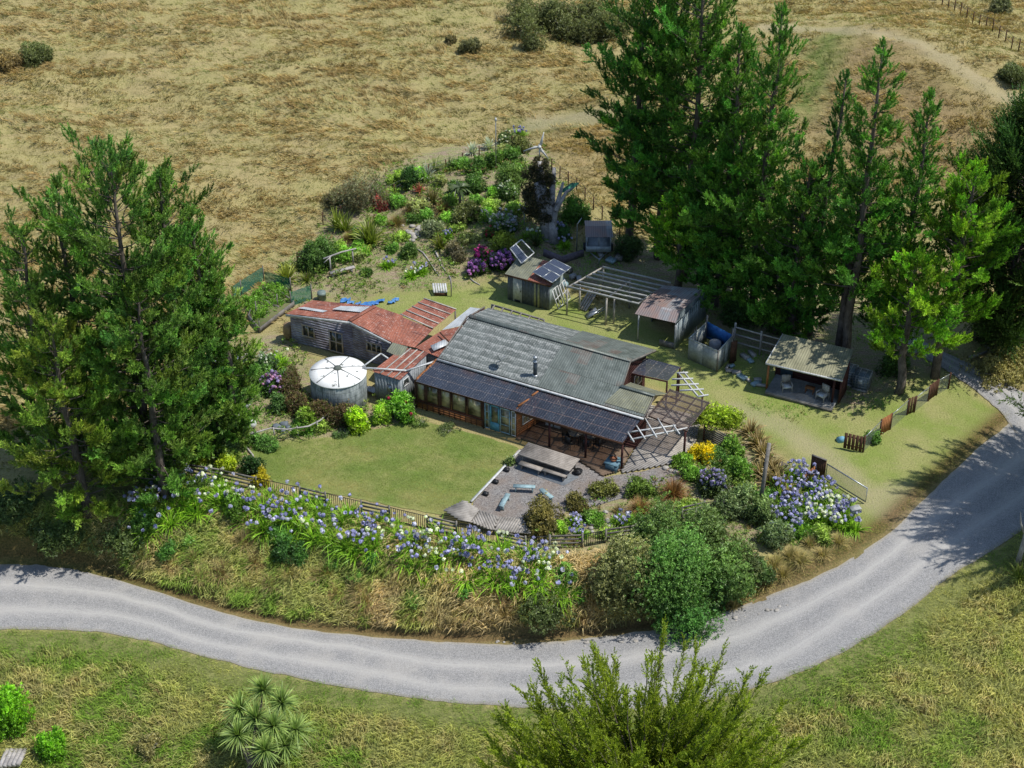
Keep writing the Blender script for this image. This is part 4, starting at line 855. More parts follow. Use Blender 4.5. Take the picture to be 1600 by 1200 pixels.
def t_brush(n=22, ln=.46, w=.115, fwd=.9, seed=1):
    r = np.random.default_rng(seed); a = np.linspace(.0, 1, n)**.9; th = r.random(n)*6.28; L = ln*(1-.45*a)*r.uniform(.8, 1.15, n)
    o = np.stack([np.cos(th), np.sin(th), np.full(n, fwd)], 1); o[:, 2] += a*1.2; o /= np.linalg.norm(o, axis=1)[:, None]
    b = np.stack([0*a, 0*a, a], 1); s = np.cross(o, r.normal(size=(n, 3))); s /= np.linalg.norm(s, axis=1)[:, None]
    v = np.stack([b-s*w/2, b+s*w/2, b+o*L[:, None]], 1).reshape(-1, 3); f = np.arange(3*n).reshape(-1, 3)
    c = np.tile(np.array([.55, .55, 1.4]), n)[:, None]*np.ones(3); return v, f, c
def t_spray(n=26, ln=.16, w=.06, seed=2):
    r = np.random.default_rng(seed); a = np.sort(r.random(n)); th = r.random(n)*6.28; L = ln*(1.25-a)*r.uniform(.6, 1.2, n)
    o = np.stack([np.cos(th), np.sin(th), np.full(n, 1.3)], 1); o /= np.linalg.norm(o, axis=1)[:, None]; b = np.stack([0*a, 0*a, a], 1); s = np.cross(o, r.normal(size=(n, 3))); s /= np.linalg.norm(s, axis=1)[:, None]
    v = np.stack([b-s*w/2, b+s*w/2, b+o*L[:, None]], 1).reshape(-1, 3); c = np.tile(np.array([.75, .75, 1.2]), n)[:, None]*np.ones(3); return v, np.arange(3*n).reshape(-1, 3), c
def t_leaves(n=9, ln=.5, w=.26, seed=3, spread=1.):
    "a twig tip of n pointed leaves"
    r = np.random.default_rng(seed); o = r.normal(size=(n, 3)); o[:, 2] = np.abs(o[:, 2])*.8+.2; o /= np.linalg.norm(o, axis=1)[:, None]; s = np.cross(o, r.normal(size=(n, 3))); s /= np.linalg.norm(s, axis=1)[:, None]
    b = r.normal(size=(n, 3))*.16*spread; L = ln*r.uniform(.7, 1.2, n)[:, None]
    v = np.stack([b, b+o*L*.5-s*w/2, b+o*L, b+o*L*.5+s*w/2], 1).reshape(-1, 3); f = np.arange(4*n).reshape(-1, 4)
    c = np.repeat(r.uniform(.75, 1.2, n), 4)[:, None]*np.ones(3); return v, f, c
BR = [t_brush(seed=s) for s in (1, 2, 3)]; SP = [t_spray(seed=s) for s in (4, 5)]; LV = [t_leaves(seed=s) for s in (6, 7, 8)]
m_pine = M_leaf('pine needles', .3, .5, .3); m_leaf = M_leaf('leaves', .25, .45, .3); m_grass = M_leaf('grass blades', .25, .8, .25, .1); m_flower = M_leaf('petals', .2, .7, .1, .1)
m_bark = M_wood('tree bark', (.07, .055, .045), (.18, .15, .125), uv=False); m_branch = M_plain('pale dead twigs', (.3, .27, .23), .9)

def conifer(name, label, base, height, prof, seed, tint=(.034, .105, .022), lean=(0, 0), clump=(.5, .9), dens=8.5, h0=.1, whorl=.5, nb=6, up0=.1, up1=1.25, trunk_r=.32, group=None, kind='brush', cat='tree', dead=.15, skip=.16):
    global rng
    keep = rng; rng = np.random.default_rng(seed)
    base = np.asarray(base, float); root = thing(name, label, cat, base, group)
    zz = np.linspace(0, 1, 12); lx = lean[0]*zz**1.3*height; ly = lean[1]*zz**1.3*height
    wob = np.cumsum(rng.normal(size=(12, 2))*.07, 0)
    tp = np.stack([base[0]+lx+wob[:, 0], base[1]+ly+wob[:, 1], base[2]-.3+zz*height], 1)
    m = MB(); m.tube(tp, trunk_r*(1-zz)**.8+.03, 8)
    def tat(f): return np.array([np.interp(f, zz, tp[:, k]) for k in range(3)])
    hs = [q[0] for q in prof]; rs = [q[1] for q in prof]
    cp, cd2, cs, cc = [], [], [], []; f = h0
    while f < .985:
        r = np.interp(f, hs, rs); o = tat(f); n = nb if f < .85 else max(2, nb-1)
        for _ in range(n):
            az = rng.random()*6.283; L = r*rng.uniform(.3, 1.0)*(1.35 if rng.random() < .22 else 1.); bt = rng.uniform(.65, 1.45)*np.array([rng.uniform(.85, 1.35), 1, rng.uniform(.7, 1.1)])
            if rng.random() < skip: continue
            L = max(L, .25)
            e = up0+(up1-up0)*f**1.6+rng.normal()*.16; d = A3(math.cos(az), math.sin(az), 0); k = np.linspace(0, 1, 6)
            pts = o+d*(k*L)[:, None]*1.0+A3(0, 0, 1)*(L*(e*k*.42+(.16+.38*f)*k**2.2))[:, None]; pts[1:] += rng.normal(size=(5, 3))*.05*L*k[1:, None]
            m.tube(pts[:5], np.linspace(.02+.009*L, .008, 5), 4, cap=False)
            nc = int(L*dens*rng.uniform(.75, 1.25))+2; a = rng.random(nc)**.5*.76+.24
            p = np.stack([np.interp(a, k, pts[:, j]) for j in range(3)], 1)
            t_ = np.stack([np.interp(np.minimum(a+.15, 1), k, pts[:, j]) for j in range(3)], 1)-np.stack([np.interp(np.maximum(a-.15, 0), k, pts[:, j]) for j in range(3)], 1)
            t_ /= np.linalg.norm(t_, axis=1)[:, None]+1e-9
            side = rng.normal(size=(nc, 3))*(.13*L**.7*(1.15-a))[:, None]+rng.normal(size=(nc, 3))*.10; side[:, 2] *= .6
            p = p+side; dr = t_*.75+A3(0, 0, 1)*(.35+.55*rng.random((nc, 1)))+rng.normal(size=(nc, 3))*.38+side*.8
            cp.append(p); cd2.append(dr); s_ = rng.uniform(*clump, nc)*(1-.25*f); cs.append(s_)
            # needle clumps get darker towards the inner end of each branch
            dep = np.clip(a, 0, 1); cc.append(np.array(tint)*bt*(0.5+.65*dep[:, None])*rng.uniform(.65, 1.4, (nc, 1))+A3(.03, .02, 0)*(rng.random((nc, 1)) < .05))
        f += whorl/height*rng.uniform(.7, 1.3)
    top = tat(1.); cp.append(top+rng.normal(size=(5, 3))*.08-A3(0, 0, .2)); cd2.append(A3(0, 0, 1)+rng.normal(size=(5, 3))*.25); cs.append(np.full(5, .7)); cc.append(np.tile(np.array(tint), (5, 1)))
    cp, cd2, cs, cc = map(np.concatenate, (cp, cd2, cs, cc))
    m.build('trunk', m_bark, root)
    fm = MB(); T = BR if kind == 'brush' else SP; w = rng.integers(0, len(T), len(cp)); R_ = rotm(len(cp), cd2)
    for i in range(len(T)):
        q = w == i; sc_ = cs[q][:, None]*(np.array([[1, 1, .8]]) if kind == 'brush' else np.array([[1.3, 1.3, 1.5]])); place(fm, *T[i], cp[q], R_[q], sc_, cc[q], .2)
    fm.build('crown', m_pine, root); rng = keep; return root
def tbase(tx, ty, yb):
    xb = 800+(tx-800)*(4528-yb)/(4528-ty); b = G(xb, yb)
    for _ in range(1): pass
    lo, hi = 1., 40.
    for _ in range(40):
        mid = (lo+hi)/2; v = b+A3(0, 0, mid)-CAM; y = 600-FPX*(v@UP)/(v@FW)
        if y > ty: lo = mid
        else: hi = mid
    return b, lo
wide = [(0, .5), (.15, .9), (.4, 1), (.7, .82), (.88, .5), (1, .12)]
full = [(0, .5), (.12, .85), (.3, 1), (.55, .85), (.75, .58), (.9, .3), (1, .05)]
open_ = [(0, .3), (.15, .8), (.3, 1), (.5, .72), (.65, .5), (.8, .4), (.93, .2), (1, .05)]
colm = [(0, .6), (.2, .95), (.5, 1), (.8, .85), (.93, .6), (1, .25)]
thin = [(0, .4), (.2, 1), (.45, .75), (.6, .35), (.75, .28), (.9, .16), (1, .05)]
GR = 'tall pines behind the sheds and cabin'; GL = 'pines at the left of the garden'
brt = (.23, .48, .045); mid_ = (.115, .30, .052); drk = (.075, .22, .05); lfm = (.145, .31, .07)
for (tx, ty, yb, Rr, pf, tint, lb, kw) in [
 (1000, -30, 385, 3.5, colm, drk, 'dense dark pine, leftmost of the tall row, bare trunk showing above the trailer', dict(h0=.2)),
 (1105, -60, 430, 3.4, colm, mid_, 'tallest dense pine, its top cut off, second from the left of the row', dict()),
 (1055, -70, 405, 3.2, colm, mid_, 'pine squeezed between the leftmost and the tallest dense pine', dict()),
 (1160, 40, 455, 3.0, full, mid_, 'pine with a leaning spire top just right of the tallest dense pine', dict()),
 (1222, 5, 490, 3.5, open_, mid_, 'slender tall pine with pale trunk showing through its thin spire top', dict(dens=7, skip=.2)),
 (1175, 190, 480, 3.8, full, mid_, 'mid height pine filling the gap below the slender spire pine', dict()),
 (1310, 110, 520, 2.9, thin, drk, 'thin scraggly pine with an almost bare top between two taller pines', dict(dens=5.)),
 (1262, 250, 525, 3.6, full, mid_, 'shorter bushy pine in front of the scraggly thin topped pine', dict()),
 (1385, 60, 570, 3.4, open_, mid_, 'tall pine with a dark rounded top, right of the scraggly thin one', dict(dens=7, h0=.25, skip=.22)),
 (1455, 140, 560, 2.9, open_, mid_, 'pine leaning right with finger like tips, beside the dark topped tall pine', dict(dens=6)),
 (1345, 270, 555, 3.4, full, mid_, 'bushy lower pine whose trunk stands behind the cabin roof', dict(h0=.3)),
 (1515, 250, 590, 4.0, full, brt, 'bright green pine at the right end of the tall row', dict(h0=.25)),
 (1440, 400, 615, 3.6, full, brt, 'low bright green pine spreading over the paling fence right of the cabin', dict(h0=.3)),
 (1070, 300, 455, 2.4, full, brt, 'small light green young pine behind the carport rafters', dict(h0=.35)),
 (1130, 330, 475, 3.0, full, mid_, 'short dark green pine behind the corrugated shed', dict()),
 (1225, 380, 520, 2.8, full, mid_, 'low pine with rounded crown right behind the blue lined enclosure', dict())]:
    b, hh = tbase(tx, ty, yb)
    conifer('pine_tree', lb, b, hh, [(q, r*Rr*(1.15 if tx < 1180 else 1.1)) for q, r in pf], int(tx*3+ty), tint, (rng.normal()*.01, rng.normal()*.01), group=GR, trunk_r=.29, **kw)
for (tx, ty, yb, Rr, pf, tint, lb, kw) in [
 (152, 212, 742, 5.2, wide, lfm, 'tallest pine of the left clump with a pointed top', dict()),
 (66, 262, 705, 3.6, full, (.15, .28, .07), 'thin topped pine with bare twigs at the far left of the clump', dict(dens=6)),
 (235, 250, 720, 3.6, wide, lfm, 'pine with several upright spires right of the tallest left pine', dict()),
 (300, 300, 700, 2.8, full, lfm, 'pine with a see-through spire at the right of the left clump', dict(dens=6)),
 (330, 380, 700, 1.9, wide, (.18, .34, .075), 'shorter pine at the garden side of the left clump', dict()),
 (12, 345, 725, 3.8, wide, lfm, 'pine cut by the left edge of the view, of medium height', dict(dens=7, skip=.2)),
 (205, 425, 785, 4.2, full, (.18, .34, .075), 'broad low pine in front of the left clump nearest the road', dict(up0=.0)),
 (80, 480, 800, 4.4, full, (.24, .38, .07), 'yellowish green low pine at the roadside end of the left clump', dict(up0=.0))]:
    b, hh = tbase(tx, ty, yb)
    conifer('pine_tree', lb, b, hh*.965, [(0, Rr*.8)]+[(q+.02, r*Rr*.93) for q, r in pf], int(tx*5+ty)+1, tint, (rng.normal()*.01, rng.normal()*.01), group=GL, trunk_r=.28, h0=.03, **kw)
mac = (.045, .075, .02)
b, hh = tbase(1632, 150, 545); conifer('cypress_tree', 'dark spreading cypress at the right edge behind the pines', b, hh, [(q, r*4.6) for q, r in full], 77, (.075, .15, .04), kind='spray', clump=(.9, 1.5), dens=15, up0=.25, up1=.9, nb=9, skip=0)
OFFTREE = 1

# big foreground cypress seen from above: ascending plumes
def plume_tree(label, base, H, n, L, seed, tint=(.25, .33, .025)):
    global rng
    keep = rng; rng = np.random.default_rng(seed); base = np.asarray(base, float); root = thing('cypress_tree', label, 'tree', base); m = MB(); m.tube([base-A3(0, 0, .3), base+A3(0, 0, H*.5), base+A3(.2, .1, H)], [.4, .28, .08], 8)
    cp, cdd, cs, cc = [], [], [], []
    for i in range(n):
        f = rng.uniform(.15, 1); az = rng.random()*6.283; el = math.radians(rng.uniform(6, 45)+28*f); l = L*rng.uniform(.65, 1.1)*(1.15-.45*f); d = A3(math.cos(az)*math.cos(el), math.sin(az)*math.cos(el), math.sin(el)); k = np.linspace(0, 1, 8)
        o = base+A3(0, 0, H*f); pts = o+d*(l*k)[:, None]+A3(0, 0, .16*l)*(k**2)[:, None]; pts[1:] += np.cumsum(rng.normal(size=(7, 3))*.05*l/4, 0); m.tube(pts, np.linspace(.07, .01, 8), 4, cap=False)
        ns = int(l*4)
        for j in range(ns):
            a = rng.uniform(.12, 1)**.8; p = np.array([np.interp(a, k, pts[:, q]) for q in range(3)]); dd = d+rng.normal(size=3)*.42+A3(0, 0, .25); dd /= np.linalg.norm(dd); sl = (1.15-a)*l*.26*rng.uniform(.6, 1.2)+.12
            q = np.arange(0, sl, .17); pp = p+dd*q[:, None]+A3(0, 0, .1)*(q/sl)[:, None]**2; e = len(pp)
            cp.append(pp); cdd.append(dd+rng.normal(size=(e, 3))*.35); cs.append(np.full(e, .30)*rng.uniform(.8, 1.2, e)); g = .45+.75*a; cc.append(np.array(tint)*g*rng.uniform(.75, 1.25)*np.ones((e, 1)))
        q = np.arange(.2, 1.02, .045); pp = np.stack([np.interp(q, k, pts[:, j]) for j in range(3)], 1); cp.append(pp); cdd.append(d+rng.normal(size=(len(q), 3))*.3); cs.append(np.full(len(q), .32)); cc.append(np.array(tint)*(.6+.6*q[:, None]))
    m.build('trunk', m_bark, root); cp, cdd, cs, cc = map(np.concatenate, (cp, cdd, cs, cc)); fm = MB(); T = t_spray(14, .5, .2, 9); place(fm, *T, cp, rotm(len(cp), cdd), cs[:, None]*np.array([[1, 1, 1.1]]), cc, .2); fm.build('crown', m_pine, root); rng = keep
plume_tree('big cypress just outside the right edge throwing its spiky shadow over the road', (38.6, -14.3, 0), 13, 460, 10.5, 13, (.12, .2, .04))
plume_tree('large yellow green cypress with feathery upright plumes in the foreground below the road', (6.0, -37.5, H1(6.0, -37.5)), 7.2, 250, 9.2, 12)

# ============================================================ grasses
def tufts(m, pts, k, ln, w, lean, col, spread=.12, up=.9, var=.25, seg2=False, grad=(.55, 1.2), rnd=.55):
    n = len(pts); N = n*k; p = np.repeat(pts, k, 0)+np.c_[rng.normal(size=(N, 2))*spread, np.zeros(N)]; ln = np.repeat(ln, k)*rng.uniform(.6, 1.2, N); d = np.repeat(lean, k, 0)+rng.normal(size=(N, 3))*rnd; d[:, 2] = np.abs(d[:, 2])*.6+up; d /= np.linalg.norm(d, axis=1)[:, None]
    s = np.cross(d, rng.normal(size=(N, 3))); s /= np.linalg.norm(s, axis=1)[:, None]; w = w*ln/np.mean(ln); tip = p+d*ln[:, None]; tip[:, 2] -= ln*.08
    c = np.repeat(col, k, 0)*(1+(rng.random((N, 1))-.5)*2*var)
    if seg2:
        mid = p+d*(ln*.55)[:, None]+A3(0, 0, .05); dr = d.copy(); dr[:, 2] -= .9; dr /= np.linalg.norm(dr, axis=1)[:, None]; tip = mid+dr*(ln*.5)[:, None]
        v = np.stack([p-s*(w/2)[:, None], p+s*(w/2)[:, None], mid+s*(w/2.4)[:, None], mid-s*(w/2.4)[:, None], tip], 1).reshape(-1, 3)
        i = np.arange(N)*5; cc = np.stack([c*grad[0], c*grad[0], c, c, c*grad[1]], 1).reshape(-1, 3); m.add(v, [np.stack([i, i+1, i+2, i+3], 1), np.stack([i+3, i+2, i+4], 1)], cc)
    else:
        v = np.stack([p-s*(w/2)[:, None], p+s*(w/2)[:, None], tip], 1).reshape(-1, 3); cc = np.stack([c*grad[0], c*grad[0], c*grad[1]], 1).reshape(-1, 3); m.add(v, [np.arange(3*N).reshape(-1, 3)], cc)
def flow(x, y, amp=1.1):
    a = 3.4+(fbm(x/7, y/5, 51)-.5)*5.5; return np.c_[np.cos(a)*amp, np.sin(a)*amp*.8, np.zeros(len(x))]
GTAN, GGOLD, GBRN, GGRN, GLIM = A3(.50, .40, .19), A3(.44, .34, .14), A3(.30, .21, .11), A3(.27, .31, .10), A3(.15, .27, .05)
def mixc(a, b, t): return a*(1-t[:, None])+b*t[:, None]
BANK_IN = lambda x, y: (~inside(x, y, NORTH)) & (~inside(x, y, SOUTH)) & (~inside(x, y, [p[:2] for p in RIN]+[p[:2] for p in ROUT][::-1]))
def view(x, y, z, pad=40):
    v = np.c_[x, y, z]-CAM; k = v@FW; X = 800+FPX*v[:, 0]/k; Y = 600-FPX*(v@UP)/k; return (X > -pad-120) & (X < 1720+pad) & (Y > -pad-60) & (Y < 1240+pad)
# dry paddock
n = 150000; x = rng.uniform(-62, 62, n); y = rng.uniform(-12, 86, n); z = h(x, y); mo, so_, gr = masks(x, y); x_ = fbm(x/2.2, y/1.1, 61); k = inside(x, y, NORTH) & (mo < .3) & (so_ < .35) & (rng.random(n) < .35+.9*x_) & view(x, y, z) & ~((y < 9) & (x > -14+.0*y) & (x < 40)) & ~((y < -2) & (x > -19))
x, y, z, x_, gr = x[k], y[k], z[k], x_[k], gr[k]; brn = np.zeros(len(x))
for q in BROWN: brn = np.maximum(brn, soft(x, y, q, 6.))
pal = np.zeros(len(x))
for q in PALE: pal = np.maximum(pal, ss(1.3-pdist(x, y, q)[0]/1.1))
k = rng.random(len(x)) > pal*.9; x, y, z, x_, gr, brn = x[k], y[k], z[k], x_[k], gr[k], brn[k]
g = fbm(x/5, y/3, 71); c = mixc(np.tile(GTAN, (len(x), 1)), np.tile(GGOLD, (len(x), 1)), rng.random(len(x))); c = mixc(c, np.tile(GGRN, (len(x), 1)), np.clip((g-.36)*4, .15, .85)*(rng.random(len(x)) < .8)); c = mixc(c, np.tile(GBRN, (len(x), 1)), np.clip((x_-.5)*5, 0, .5)); c = mixc(c, np.tile(A3(.38, .24, .13), (len(x), 1)), brn*.7); c = mixc(c, np.tile(GLIM, (len(x), 1)), gr*.9)
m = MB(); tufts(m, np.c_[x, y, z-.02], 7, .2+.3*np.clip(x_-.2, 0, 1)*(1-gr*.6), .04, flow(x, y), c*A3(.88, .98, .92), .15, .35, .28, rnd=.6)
nc = 15000; cx = rng.uniform(-60, 62, nc); cy = rng.uniform(-6, 84, nc); mo, so_, gr = masks(cx, cy); dens_ = fbm(cx/4, cy/2, 161); k = inside(cx, cy, NORTH) & (mo < .1) & (so_ < .1) & (gr < .4) & (rng.random(nc) < np.clip((dens_-.25)*2.2, .1, 1)) & view(cx, cy, 0*cx) & ~((cy < 9) & (cx > -14) & (cx < 40)) & ~((cy < -2) & (cx > -19))
for q in PALE: k &= pdist(cx, cy, q)[0] > 1.2
cx, cy = cx[k], cy[k]; nq = 13; s_ = rng.uniform(.35, 1.15, len(cx)); a = rng.normal(size=(len(cx), nq, 2))*.5; px_ = (cx[:, None]+a[..., 0]*s_[:, None]*1.5).ravel(); py_ = (cy[:, None]+a[..., 1]*s_[:, None]*.55+a[..., 0]*s_[:, None]*.3*np.sin(cx[:, None]*.2)).ravel()
hgt2 = (np.exp(-(a**2).sum(-1)*1.2)*.22*s_[:, None]).ravel(); cc_ = mixc(np.tile(A3(.58, .43, .215), (len(cx), 1)), np.tile(A3(.45, .31, .15), (len(cx), 1)), rng.random(len(cx))**1.5); cc_ = mixc(cc_, np.tile(A3(.66, .53, .30), (len(cx), 1)), (rng.random(len(cx)) < .3)*.8); cc_ = np.repeat(cc_, nq, 0); fl2 = np.repeat(flow(cx, cy, 1.3), nq, 0)
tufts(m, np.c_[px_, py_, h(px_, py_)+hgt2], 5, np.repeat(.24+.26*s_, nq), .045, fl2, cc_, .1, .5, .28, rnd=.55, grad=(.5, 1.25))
tag(m.build('paddock_grass', m_grass, origin=(0, 0, 0)), kind='stuff')
# long grass on the bank and verges
def area(n, x0, x1, y0, y1, f):
    x = rng.uniform(x0, x1, n); y = rng.uniform(y0, y1, n); z = h(x, y); k = f(x, y) & view(x, y, z); return x[k], y[k], z[k]
x, y, z = area(110000, -36, 32, -34, -2, BANK_IN); dr = pdist(x, y, RIN)[0]; k = dr > .95-.7*ss((x-8)/6); x, y, z, dr = x[k], y[k], z[k], dr[k]; g = fbm(x/2.6, y/2.2, 81); g2 = fbm(x/.9, y/.9, 85)
lft = ss((-x-3)/9); c = mixc(np.tile(A3(.72, .56, .33), (len(x), 1)), np.tile(A3(.50, .53, .19), (len(x), 1)), np.clip((g-.5)*4+lft*.9-.1, 0, 1)); c = mixc(c, np.tile(A3(.22, .38, .06), (len(x), 1)), np.clip((g2-.5)*5+lft*.4-.3, 0, .9)); c = mixc(c, np.tile(A3(.30, .17, .09), (len(x), 1)), np.clip((g2-.58)*5, 0, .35)*(1-lft))
ok = rng.random(len(x)) < .5+g2; x, y, z, c, g2, lft, dr = x[ok], y[ok], z[ok], c[ok], g2[ok], lft[ok], dr[ok]; rt_ = ss((x-11)/5)
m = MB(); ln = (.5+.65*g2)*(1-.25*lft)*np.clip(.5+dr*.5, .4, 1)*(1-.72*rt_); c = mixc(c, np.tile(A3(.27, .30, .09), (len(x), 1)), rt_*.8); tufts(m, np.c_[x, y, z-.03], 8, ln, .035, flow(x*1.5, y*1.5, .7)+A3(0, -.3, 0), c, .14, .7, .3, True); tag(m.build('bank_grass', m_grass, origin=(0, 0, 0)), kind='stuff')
x, y, z = area(90000, -34, 40, -42, -2, lambda x, y: inside(x, y, SOUTH)); do = pdist(x, y, ROUT)[0]; k = do > .02; x, y, z, do = x[k], y[k], z[k], do[k]; g = fbm(x/3., y/2.4, 91); g2 = fbm(x/1., y/.8, 95); edge = ss((2.6-do)/2)
c = mixc(np.tile(A3(.48, .48, .17), (len(x), 1)), np.tile(A3(.22, .37, .055), (len(x), 1)), np.clip((g-.42)*4+edge*.7, 0, 1)); c = mixc(c, np.tile(A3(.52, .43, .22), (len(x), 1)), np.clip((g2-.52)*4, 0, .7)*(1-edge)); c = mixc(c, np.tile(A3(.17, .09, .05), (len(x), 1)), (rng.random(len(x)) < .05)*.7*(1-edge))
m = MB(); ln = (.3+.6*g2)*(1-.6*edge); tufts(m, np.c_[x, y, z-.03], 7, ln, .03, flow(x*1.6, y*1.6, .8), c, .14, .55, .3, True); tag(m.build('verge_grass', m_grass, origin=(0, 0, 0)), kind='stuff')
# short yard grass, weeds in the beds and under the trees
x = rng.uniform(-26, 40, 60000); y = rng.uniform(-22, 28, 60000); z = h(x, y); mo, so_, gr = masks(x, y); HB = [W(-.8, -2.4)[:2], W(13.8, -2.4)[:2], z1(1420, 770)[:2], W(15.5, 1.)[:2], W(12, 7)[:2], W(0, 6.4)[:2]]
near = inside(x, y, NORTH) & ~inside(x, y, HB) & view(x, y, z) & ~inside(x, y, [P(*q)[:2] for q in [(392, 704), (400, 694), (490, 686), (600, 668), (650, 655), (812, 701), (900, 722), (1060, 726), (1068, 745), (850, 828), (800, 838), (745, 812), (700, 806), (560, 780), (430, 754)]])
g = fbm(x/1.8, y/1.8, 99); k = near & ((so_ > .3) & (rng.random(len(x)) < np.clip((g-.42)*4+gr*.8, 0, 1))); xs, ys, zs, gs, grs = x[k], y[k], z[k], g[k], gr[k]
c = mixc(np.tile(A3(.30, .42, .09), (len(xs), 1)), np.tile(A3(.2, .55, .04), (len(xs), 1)), np.clip((gs-.4)*3+grs*.5, 0, 1)); dry_ = rng.random(len(xs)) < .2; c[dry_] = A3(.3, .23, .12)
m = MB(); tufts(m, np.c_[xs, ys, zs-.01], 6, .12+.16*rng.random(len(xs)), .03, np.zeros((len(xs), 3)), c, .12, .6, .3); 
xq = rng.uniform(-22, 32, 30000); yq = rng.uniform(-20, 30, 30000); so2 = np.zeros(len(xq))
for q in SOIL[:3]: so2 = np.maximum(so2, soft(xq, yq, q, 1.2))
g3 = fbm(xq/1.5, yq/1.2, 123); kq = (so2 > .4) & (g3 > .42) & ~inside(xq, yq, HB) & inside(xq, yq, NORTH) & view(xq, yq, 0*xq); kq &= rng.random(len(xq)) < np.clip((g3-.4)*6, 0, 1)*.9; xq, yq, g3 = xq[kq], yq[kq], g3[kq]; hh_ = np.clip(g3-.42, 0, 1)*2.8*rng.random(len(xq))
gc = mixc(np.tile(A3(.2, .38, .05), (len(xq), 1)), np.tile(A3(.3, .36, .12), (len(xq), 1)), rng.random(len(xq))); gc[rng.random(len(xq)) < .12] = A3(.32, .24, .12)
m2 = MB(); place(m2, *t_leaves(10, .5, .26, 31), np.c_[xq, yq, h(xq, yq)+hh_], rotm(len(xq), np.tile(A3(0, 0, 1), (len(xq), 1))+rng.normal(size=(len(xq), 3))*.4), rng.uniform(.2, .42, len(xq)), gc, .25); tag(m2.build('ground_cover', m_leaf, origin=(0, 0, 0)), kind='stuff')
tag(m.build('garden_weeds', m_grass, origin=(0, 0, 0)), kind='stuff')
k = near & (mo > .5) & (so_ < .5) & (rng.random(len(x)) < .7); xs, ys, zs = x[k], y[k], z[k]; g = fbm(xs/2, ys/2, 98); c = mixc(np.tile(A3(.37, .41, .13), (len(xs), 1)), np.tile(A3(.23, .39, .08), (len(xs), 1)), np.clip((g-.4)*4, 0, 1))
m = MB(); tufts(m, np.c_[xs, ys, zs-.01], 6, np.full(len(xs), .07), .02, np.zeros((len(xs), 3)), c, .2, .5, .25); tag(m.build('yard_grass', m_grass, origin=(0, 0, 0)), kind='stuff')

LP = [P(*q)[:2] for q in [(396, 704), (402, 696), (440, 690), (490, 688), (545, 682), (600, 670), (650, 657), (700, 670), (760, 685), (808, 701), (735, 780), (700, 803), (640, 793), (560, 777), (480, 761), (430, 751), (407, 734)]]
x = rng.uniform(-17, 2, 60000); y = rng.uniform(-16, -3, 60000); k = inside(x, y, LP); x, y = x[k], y[k]; g = fbm(x/2.4, y/1.8, 131); g2 = fbm(x/.5, y/.5, 133); st = np.sin((x*.37+y*.93)*2*math.pi/1.1)*.5+.5
c = mixc(np.tile(A3(.56, .48, .22), (len(x), 1)), np.tile(A3(.26, .37, .08), (len(x), 1)), np.clip((.58-g+.14*(x < -9))*5+.25, .1, 1)); c = c*(.8+.4*g2[:, None])*(.93+.14*st[:, None])
m = MB(); tufts(m, np.c_[x, y, h(x, y)+.02], 7, np.full(len(x), .06), .018, np.zeros((len(x), 3)), c, .12, .5, .25); tag(m.build('lawn_grass', m_grass, origin=(0, 0, 0)), kind='stuff')
# ============================================================ garden plants
def blob_pts(n, r, lumps=9, seed=0, shell=.55):
    g = np.random.default_rng(seed); c = g.normal(size=(lumps, 3)); c /= np.linalg.norm(c, axis=1)[:, None]; c *= g.uniform(.35, .85, (lumps, 1)); c[:, 2] = np.abs(c[:, 2])*.9+.1
    w = g.integers(0, lumps, n); d = g.normal(size=(n, 3)); d /= np.linalg.norm(d, axis=1)[:, None]; rr = (shell+(1-shell)*g.random(n)**.5)*g.uniform(.22, .55, lumps)[w]*(1+.3*(g.random(n) < .15))
    p = c[w]+d*rr[:, None]; low = p[:, 2] < .03; p[low, 2] = g.random(low.sum())*.2; return p*np.asarray(r), d
t_ball = None
def _ball(n=26, s=.34, seed=5):
    r = np.random.default_rng(seed); d = r.normal(size=(n, 3)); d /= np.linalg.norm(d, axis=1)[:, None]; a = np.cross(d, r.normal(size=(n, 3))); a /= np.linalg.norm(a, axis=1)[:, None]; b = np.cross(d, a); c = d*.42
    v = np.stack([c-a*s, c+d*.12-b*s, c+a*s, c+d*.12+b*s], 1).reshape(-1, 3)*.8; return v, np.arange(4*n).reshape(-1, 4), np.repeat(r.uniform(.75, 1.15, n), 4)[:, None]*np.ones(3)
BALL = _ball(); BALLS = _ball(12, .45, 6)
